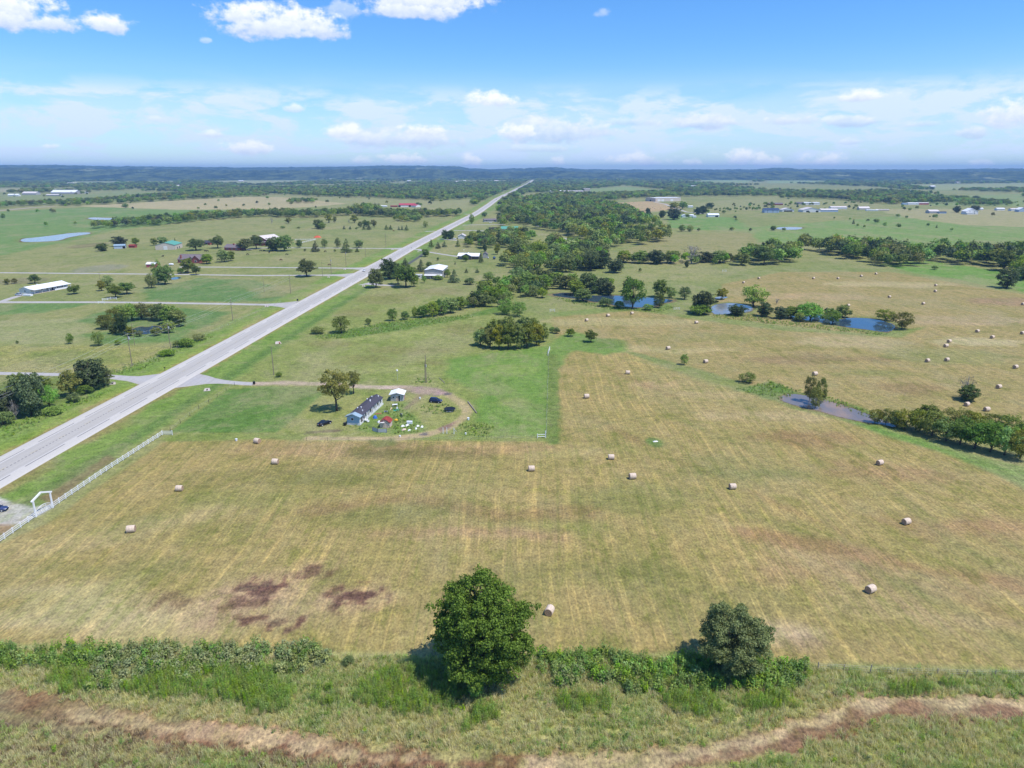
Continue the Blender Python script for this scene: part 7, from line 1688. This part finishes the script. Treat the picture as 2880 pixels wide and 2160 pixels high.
# ------------------------------------------------------------------ white rail fence and arch gate
def rail_fence(name, label, pts, h, rails, post, mat, rail_r=(.05, .13), step=2.45, skip=None, cat='fence'):
    o0 = Vector((pts[0][0], pts[0][1], 0)); e = empty(name, o0); tag(e, label, cat)
    pm = MB().box((0, 0, h / 2 + .03), (post, post, h + .1)).v
    stations = []
    for i in range(len(pts) - 1):
        a_, b_ = Vector((*pts[i], 0)), Vector((*pts[i + 1], 0)); n_ = max(1, round((b_ - a_).length / step))
        for k in range(n_): stations.append((a_.lerp(b_, k / n_), a_.lerp(b_, (k + 1) / n_)))
    me_p = None
    for (a_, b_) in stations + [(stations[-1][1], None)]:
        if me_p is None:
            o = MB().box((0, 0, h / 2), (post, post, h + .12)).add([(-post * .6, -post * .6, h + .06), (post * .6, -post * .6, h + .06), (post * .6, post * .6, h + .06), (-post * .6, post * .6, h + .06), (0, 0, h + .16)], [(0, 1, 4), (1, 2, 4), (2, 3, 4), (3, 0, 4)]).build('post', mat, e); me_p = o.data
        else: o = link(bpy.data.objects.new('post', me_p), e)
        o.location = a_ - o0
        if b_ is None or (skip and skip((a_ + b_) / 2)): continue
        d_ = b_ - a_; L = d_.length
        for z in rails:
            o = MB().box((L / 2, 0, 0), (L, rail_r[0], rail_r[1])).build('rail', mat, e)
            o.location = a_ - o0 + Vector((0, 0, z)); o.rotation_euler = (0, 0, math.atan2(d_.y, d_.x))
    return e
gA, gB = G(102, 1454), G(149, 1428)
fl = gp([(-60, 1568), (102, 1454)]); fr = gp([(149, 1428), (300, 1325), (457, 1223.5), (485, 1223.5)])
rail_fence('rail_fence', 'white three rail fence left of the arch gate', fl, 1.35, (.35, .78, 1.2), .14, M_wht)
rail_fence('rail_fence', 'long white three rail fence from the arch gate to the lawn corner', fr, 1.35, (.35, .78, 1.2), .14, M_wht)
e = empty('arch_gate', (gA + gB) / 2); tag(e, 'white gable topped entrance arch with closed white gate', 'gate'); cA, cB = gA - (gA + gB) / 2, gB - (gA + gB) / 2; d_ = (cB - cA).normalized(); HP = 4.0
for c in (cA, cB): MB().box((c.x, c.y, HP / 2), (.3, .3, HP)).build('post', M_wht, e, bevel=.02)
ap = Vector((0, 0, HP + 1.0))
for c in (cA, cB):
    s_ = c + (c.normalized() * .45) + Vector((0, 0, HP - .12)); dv = ap - s_; L = dv.length; M = Matrix.Translation(s_) @ dv.to_track_quat('X', 'Z').to_matrix().to_4x4()
    MB().box((L / 2, 0, 0), (L, .32, .34), M).build('arch_beam', M_wht, e)
nR = 5
for k, z in enumerate((.2, .5, .8, 1.1)):
    a_ = cA + d_ * .2; b_ = cB - d_ * .2
    MB().tube((a_.x, a_.y, z), (b_.x, b_.y, z), .05, .05, 6).build('gate_rail', M_wht, e)
q = MB(); prev = None
for k in range(11):
    f = k / 10; p = (cA + d_ * .2).lerp(cB - d_ * .2, f) + Vector((0, 0, 1.3 + .75 * math.sin(math.pi * f)))
    if prev is not None: q.tube(prev, p, .05, .05, 6)
    prev = p
q.build('gate_top_rail', M_wht, e)
for f in (.02, .35, .65, .98):
    p = (cA + d_ * .2).lerp(cB - d_ * .2, f); MB().tube((p.x, p.y, .15), (p.x, p.y, 1.3 + .75 * math.sin(math.pi * f)), .035, .035, 6).build('gate_upright', M_wht, e)
rail_fence('rail_fence', 'short white rail fence above the long driveway', gp([(288, 845.5), (303, 844), (312, 842), (328, 842)]), 1.3, (.4, .8, 1.2), .18, M_wht, step=3)
rail_fence('rail_fence', 'short white rail gate below the long driveway', gp([(277, 853.5), (294, 853)]), 1.3, (.4, .8, 1.2), .18, M_wht, step=3)
rail_fence('rail_fence', 'pale rail pen beside the red barn driveway', gp([(845, 685), (888, 675), (830, 676)]), 1.5, (.6, 1.3), .25, M_wht, (.1, .2), 5)
# white pipe braces
def brace(a_, b_, h, lab, tall=0):
    A_, B_ = G(*a_), G(*b_); e = empty('pipe_brace', A_); tag(e, lab, 'fence brace'); q = B_ - A_
    MB().tube((0, 0, 0), (0, 0, h), .11, .11, 8).build('post', M_wht, e); MB().tube((q.x, q.y, 0), (q.x, q.y, h + tall), .11, .11, 8).build('post', M_wht, e)
    for z in (h * .35, h * .85): MB().tube((0, 0, z), (q.x, q.y, z), .07, .07, 6).build('rail', M_wht, e)
brace((1511.6, 1232), (1534.4, 1231.5), 1.3, 'white pipe brace at the lush pasture corner', .9); brace((1547, 877), (1560, 877), 1.6, 'white pipe brace above the three bales'); brace((1895, 872), (1911, 871), 1.4, 'white pipe brace right of the blue pond'); brace((2031.5, 765), (2042, 765), 1.7, 'white pipe brace in the upper hay strip'); brace((1541, 1000), (1546, 985), 1.8, 'white pipe posts at the thicket corner')
def wire_fence(label, pts, step, h, r_=.06, mat=M_wood, wires=(.5, .9, 1.2)):
    P = [Vector((*p, 0)) for p in gp(pts)]; o0 = P[0]; e = empty('wire_fence', o0); tag(e, label, 'fence'); me_p = None; tops = []
    for i in range(len(P) - 1):
        n_ = max(1, round((P[i + 1] - P[i]).length / step))
        for k in range(n_ + (1 if i == len(P) - 2 else 0)): tops.append(P[i].lerp(P[i + 1], k / n_) + Vector((random.uniform(-.1, .1), random.uniform(-.1, .1), 0)))
    for p in tops:
        s_ = random.uniform(.85, 1.15)
        if me_p is None: o = MB().tube((0, 0, -.1), (0, 0, h), r_, r_ * .9, 7).build('post', mat, e); me_p = o.data
        else: o = link(bpy.data.objects.new('post', me_p), e)
        o.location = p - o0; o.scale = (s_, s_, s_); o.rotation_euler = (random.uniform(-.06, .06), random.uniform(-.06, .06), 0)
    for z in wires:
        q = MB()
        for a_, b_ in zip(tops[:-1], tops[1:]): q.tube(a_ - o0 + Vector((0, 0, z)), b_ - o0 + Vector((0, 0, z)), .008, .008, 4, False)
        q.build('wire', M_galv, e)
wire_fence('barbed wire fence with dark wooden posts at the right of the foreground', [(2300, 1884), (2523, 1898), (2634, 1900), (2880, 1904), (3050, 1908)], 4.2, 1.35, .08)
wire_fence('wire fence between lush pasture and hay', [(1536, 1228), (1540, 1100), (1544, 990)], 6, 1.2, .05, M_trim)
wire_fence('low wire fence along the bottom of the homestead', [(862, 1240), (1100, 1241), (1300, 1238), (1510, 1233)], 7, 1.1, .035, M_trim, (.5, 1.0))
wire_fence('wire fence between verge and lawn beside the homestead', [(480, 1212), (560, 1150), (660, 1085)], 6, 1.2, .06, M_trim)
wire_fence('wire fence along the pasture edge left of the highway', [(100, 1040), (330, 1048), (440, 1010), (600, 935), (700, 890), (790, 850)], 8, 1.2, .06, M_wood)
# black arch over the gravel drive
pA, pB = G(211.3, 1052.6), G(243, 1042); e = empty('arch_gate', pA); tag(e, 'tall black pipe arch over the gravel driveway', 'gate'); q = pB - pA; h = height_m(pA, 1027.7)
for c in (Vector((0, 0, 0)), q): MB().tube((c.x, c.y, 0), (c.x, c.y, h), .16, .16, 10).build('post', M_blk, e)
MB().tube((-.3 * q.x / q.length, -.3 * q.y / q.length, h), (q.x * 1.03, q.y * 1.03, h), .14, .14, 10).build('crossbeam', M_blk, e)
# culvert ends, mailboxes, bins
def culvert(px, py, s_, rz, lab, rust=False):
    e = empty('culvert_end', G(px, py), R(rz)); e.scale = (s_, s_, s_); tag(e, lab, 'culvert')
    MB().add([(-1.6, -1.2, 0), (1.6, -1.2, 0), (1.3, .8, 0), (-1.3, .8, 0), (-1.6, -1.2, .12), (1.6, -1.2, .12), (1.1, .8, 1.0), (-1.1, .8, 1.0)], [(4, 5, 6, 7), (0, 1, 5, 4), (1, 2, 6, 5), (2, 3, 7, 6), (3, 0, 4, 7), (0, 3, 2, 1)]).build('headwall', M_conc, e)
    MB().tube((.7 if rust else 0, -1.5 if rust else -.9, .3), (.7 if rust else 0, .6, .45), .36, .36, 14).build('pipe', M_brown if rust else M_dark, e)
culvert(583, 1098, 0.72, 15, 'white concrete culvert end below the dirt drive apron'); culvert(782, 966, .85, 25, 'large culvert end with rusty pipe in the verge', True); culvert(751, 862, 0.72, 0, 'culvert end below the long driveway'); culvert(924.5, 780, 0.60, 0, 'culvert end below the lower parallel driveway'); culvert(970, 758, 0.66, 0, 'culvert end below the upper parallel driveway'); culvert(1022.7, 805, 0.66, 0, 'culvert end east of the highway below the tall trees'); culvert(1104, 703, 0.72, 0, 'culvert end below the red barn driveway'); culvert(1177, 708, 0.60, 0, 'culvert end below the curving driveway'); culvert(318, 1080, 0.64, 10, 'pale rubble at the gravel driveway mouth')
def mailbox(px, py, lab):
    e = empty('mailbox', G(px, py)); tag(e, lab, 'mailbox'); MB().box((0, 0, .55), (.1, .1, 1.1)).build('post', M_blk, e)
    V = [(x, y, z) for x in (-.3, .3) for (y, z) in ((-.13, 1.1), (.13, 1.1), (.13, 1.3), (.07, 1.4), (-.07, 1.4), (-.13, 1.3))]; MB().add(V, [tuple(range(6)), tuple(range(11, 5, -1))] + [(i, (i + 1) % 6, 6 + (i + 1) % 6, 6 + i) for i in range(6)]).build('box', M_blk, e)
mailbox(464, 1042, 'black mailbox at the gravel driveway corner'); mailbox(1157, 700, 'black mailbox at the curving driveway'); mailbox(1288, 633, 'black mailbox at the far ranch house drive'); mailbox(1309, 622, 'black mailbox farther along the highway')
def bin_(px, py, lab):
    e = empty('trash_bin', G(px, py)); tag(e, lab, 'bin'); MB().add([(-.28, -.3, .05), (.28, -.3, .05), (.28, .3, .05), (-.28, .3, .05), (-.36, -.38, 1.0), (.36, -.38, 1.0), (.36, .38, 1.0), (-.36, .38, 1.0)], [(0, 1, 5, 4), (1, 2, 6, 5), (2, 3, 7, 6), (3, 0, 4, 7), (0, 3, 2, 1)]).build('tub', M_blk, e); MB().box((0, 0, 1.05), (.78, .82, .1)).build('lid', M_blk, e)
    for sg in (-1, 1): MB().tube((sg * .3, .34, .12), (sg * .22, .34, .12), .12, .12, 10).build('wheel', M_tyre, e)
bin_(715, 1081, 'black trash bin at the start of the dirt drive'); bin_(837, 846, 'black trash bin at the long driveway mouth')
# tanks
def tank(px, py, L, r_, mat, lab, rz=0):
    e = empty('propane_tank', G(px, py), R(rz)); tag(e, lab, 'tank'); n = 14; V = []; F = []; prof = [(-L / 2, .02), (-L / 2 + r_ * .3, r_ * .7), (-L / 2 + r_, r_), (L / 2 - r_, r_), (L / 2 - r_ * .3, r_ * .7), (L / 2, .02)]
    for (x, r2) in prof:
        for k in range(n): V.append((x, r2 * math.cos(2 * math.pi * k / n), r_ + .3 + r2 * math.sin(2 * math.pi * k / n)))
    for i in range(len(prof) - 1):
        for k in range(n): F.append((i * n + k, i * n + (k + 1) % n, (i + 1) * n + (k + 1) % n, (i + 1) * n + k))
    MB().add(V, F).build('vessel', mat, e, True)
    for x in (-L * .25, L * .25): MB().box((x, 0, .2), (.2, r_ * 1.4, .42)).build('foot', M_conc, e)
    MB().tube((0, 0, 2 * r_ + .25), (0, 0, 2 * r_ + .55), .18, .15, 8).build('valve_dome', mat, e)
tank(482, 747, 4.2, .75, M_wht, 'white propane tank left of the nearest brick house'); tank(1390, 730, 3.0, 1.2, mt('blue_tank', 60, 84, 124, .6), 'dark blue tank right of the grey outbuilding', 60); tank(1373, 728, 1.8, .7, M_galv, 'small pale tank before the grey outbuilding', 80)
bld('flatbed_trailer', 'low white flatbed trailer beside the silver SUV', (63, 832), (86, 833), 2.0, .8, .05, 'x', M_wht, M_wht, .02, cat='trailer')
rock_sheet('hay_rack', 'orange implement in the upper pasture', 893, 668, 8, 5, 2.0, mt('orange_paint', 206, 90, 60, .6), 'implement', 0, 60)

# ------------------------------------------------------------------ cattle
M_cowb = mt('black_cow_coat', 22, 20, 20, .9); M_cowr = mt('brown_cow_coat', 96, 56, 40, .9)
def cow_mesh(seed, mat, graze):
    """one skin surface: deep chest, straight back, jointed legs, head carried on a neck, tail"""
    J = [(0, 0, 1.12), (.45, 0, 1.13), (.85, 0, 1.08), (1.15, 0, 1.0 if graze else 1.25), (1.45, 0, .55 if graze else 1.35), (1.72, 0, .28 if graze else 1.22), (-.45, 0, 1.14), (-.85, 0, 1.16), (-1.05, 0, 1.1), (-1.12, 0, .55)]
    E = [(0, 1), (1, 2), (2, 3), (3, 4), (4, 5), (0, 6), (6, 7), (7, 8), (8, 9)]
    Rd = [.40, .40, .34, .22, .16, .11, .40, .34, .12, .04]
    for sg in (-1, 1):
        b_ = len(J); J += [(.78, sg * .2, .85), (.80, sg * .2, .45), (.78, sg * .2, .03)]; E += [(2, b_), (b_, b_ + 1), (b_ + 1, b_ + 2)]; Rd += [.16, .09, .08]
        b_ = len(J); J += [(-.72, sg * .2, .88), (-.90, sg * .2, .46), (-.84, sg * .2, .03)]; E += [(7, b_), (b_, b_ + 1), (b_ + 1, b_ + 2)]; Rd += [.19, .09, .08]
        b_ = len(J); q = J[4]; J += [(q[0] - .05, sg * .24, q[2] + .08)]; E += [(4, b_)]; Rd += [.05]
    me = bpy.data.meshes.new('cow'); me.from_pydata(J, E, []); o = bpy.data.objects.new('cow_tmp', me); col.objects.link(o)
    o.modifiers.new('s', 'SKIN'); sv = me.skin_vertices[0].data
    for v, r_ in zip(sv, Rd): v.radius = (r_, r_)
    sv[0].use_root = True
    o.modifiers.new('d', 'SUBSURF').levels = 1
    dg = bpy.context.evaluated_depsgraph_get(); m2 = bpy.data.meshes.new_from_object(o.evaluated_get(dg)); bpy.data.objects.remove(o)
    m2.name = 'cow'; m2.materials.clear(); m2.materials.append(mat); m2.polygons.foreach_set('use_smooth', [True] * len(m2.polygons))
    return m2
CB, CG, CR = cow_mesh(1, M_cowb, False), cow_mesh(2, M_cowb, True), cow_mesh(3, M_cowr, True)
for i, (x, y, a_, m_, lab) in enumerate([(458, 723, 70, CB, 'black cow alone between green roofed barn and brick house'), (577, 708, 0, CG, 'left black cow of the pair above the nearest brick house'), (583, 708, 10, CG, 'right black cow of the pair above the nearest brick house'), (697, 717.5, 180, CG, 'black cow grazing right of the paired round trees'), (757.5, 712, 80, CB, 'black cow below the dense barn clump'), (733, 707, 0, CG, 'left black cow in the shade before the barn clump'), (743, 707, 180, CG, 'right black cow in the shade before the barn clump'),
        (806.6, 718, 10, CG, 'black cow in the pale grass below the barn driveway'), (790, 733, 0, CR, 'brown cow left of the big shade tree'), (855, 732, 0, CB, 'black cow above the big shade tree'), (915, 709, 170, CG, 'black cow between the big cedars'), (926, 747, 0, CR, 'brown cow beside the pale transformer pole'), (1107, 651, 0, CR, 'brown animal below the twin pasture cedars')]):
    o = bpy.data.objects.new('cow', m_); link(o); o.location = G(x, y); o.rotation_euler = (0, 0, R(a_)); tag(o, lab, 'cow', 'cattle in the left pasture')

# ------------------------------------------------------------------ summer haze
hz = MB().box((0, 7400, 89), (44000, 17200, 180)).build('haze', None)
hzm = bpy.data.materials.new('haze'); hzm.use_nodes = True
t = NT(hzm.node_tree); t.n.remove(t.n['Principled BSDF'])
pv = t.add('ShaderNodeVolumePrincipled')
pv.inputs['Color'].default_value = (0.30, 0.58, 1.0, 1)
pv.inputs['Density'].default_value = 8.5e-5
pv.inputs['Anisotropy'].default_value = 0.0
t.l.new(pv.outputs[0], t.n['Material Output'].inputs['Volume'])
hz.data.materials.append(hzm)
tag(hz, 'thin blue summer haze over the whole plain', None, None, 'stuff')
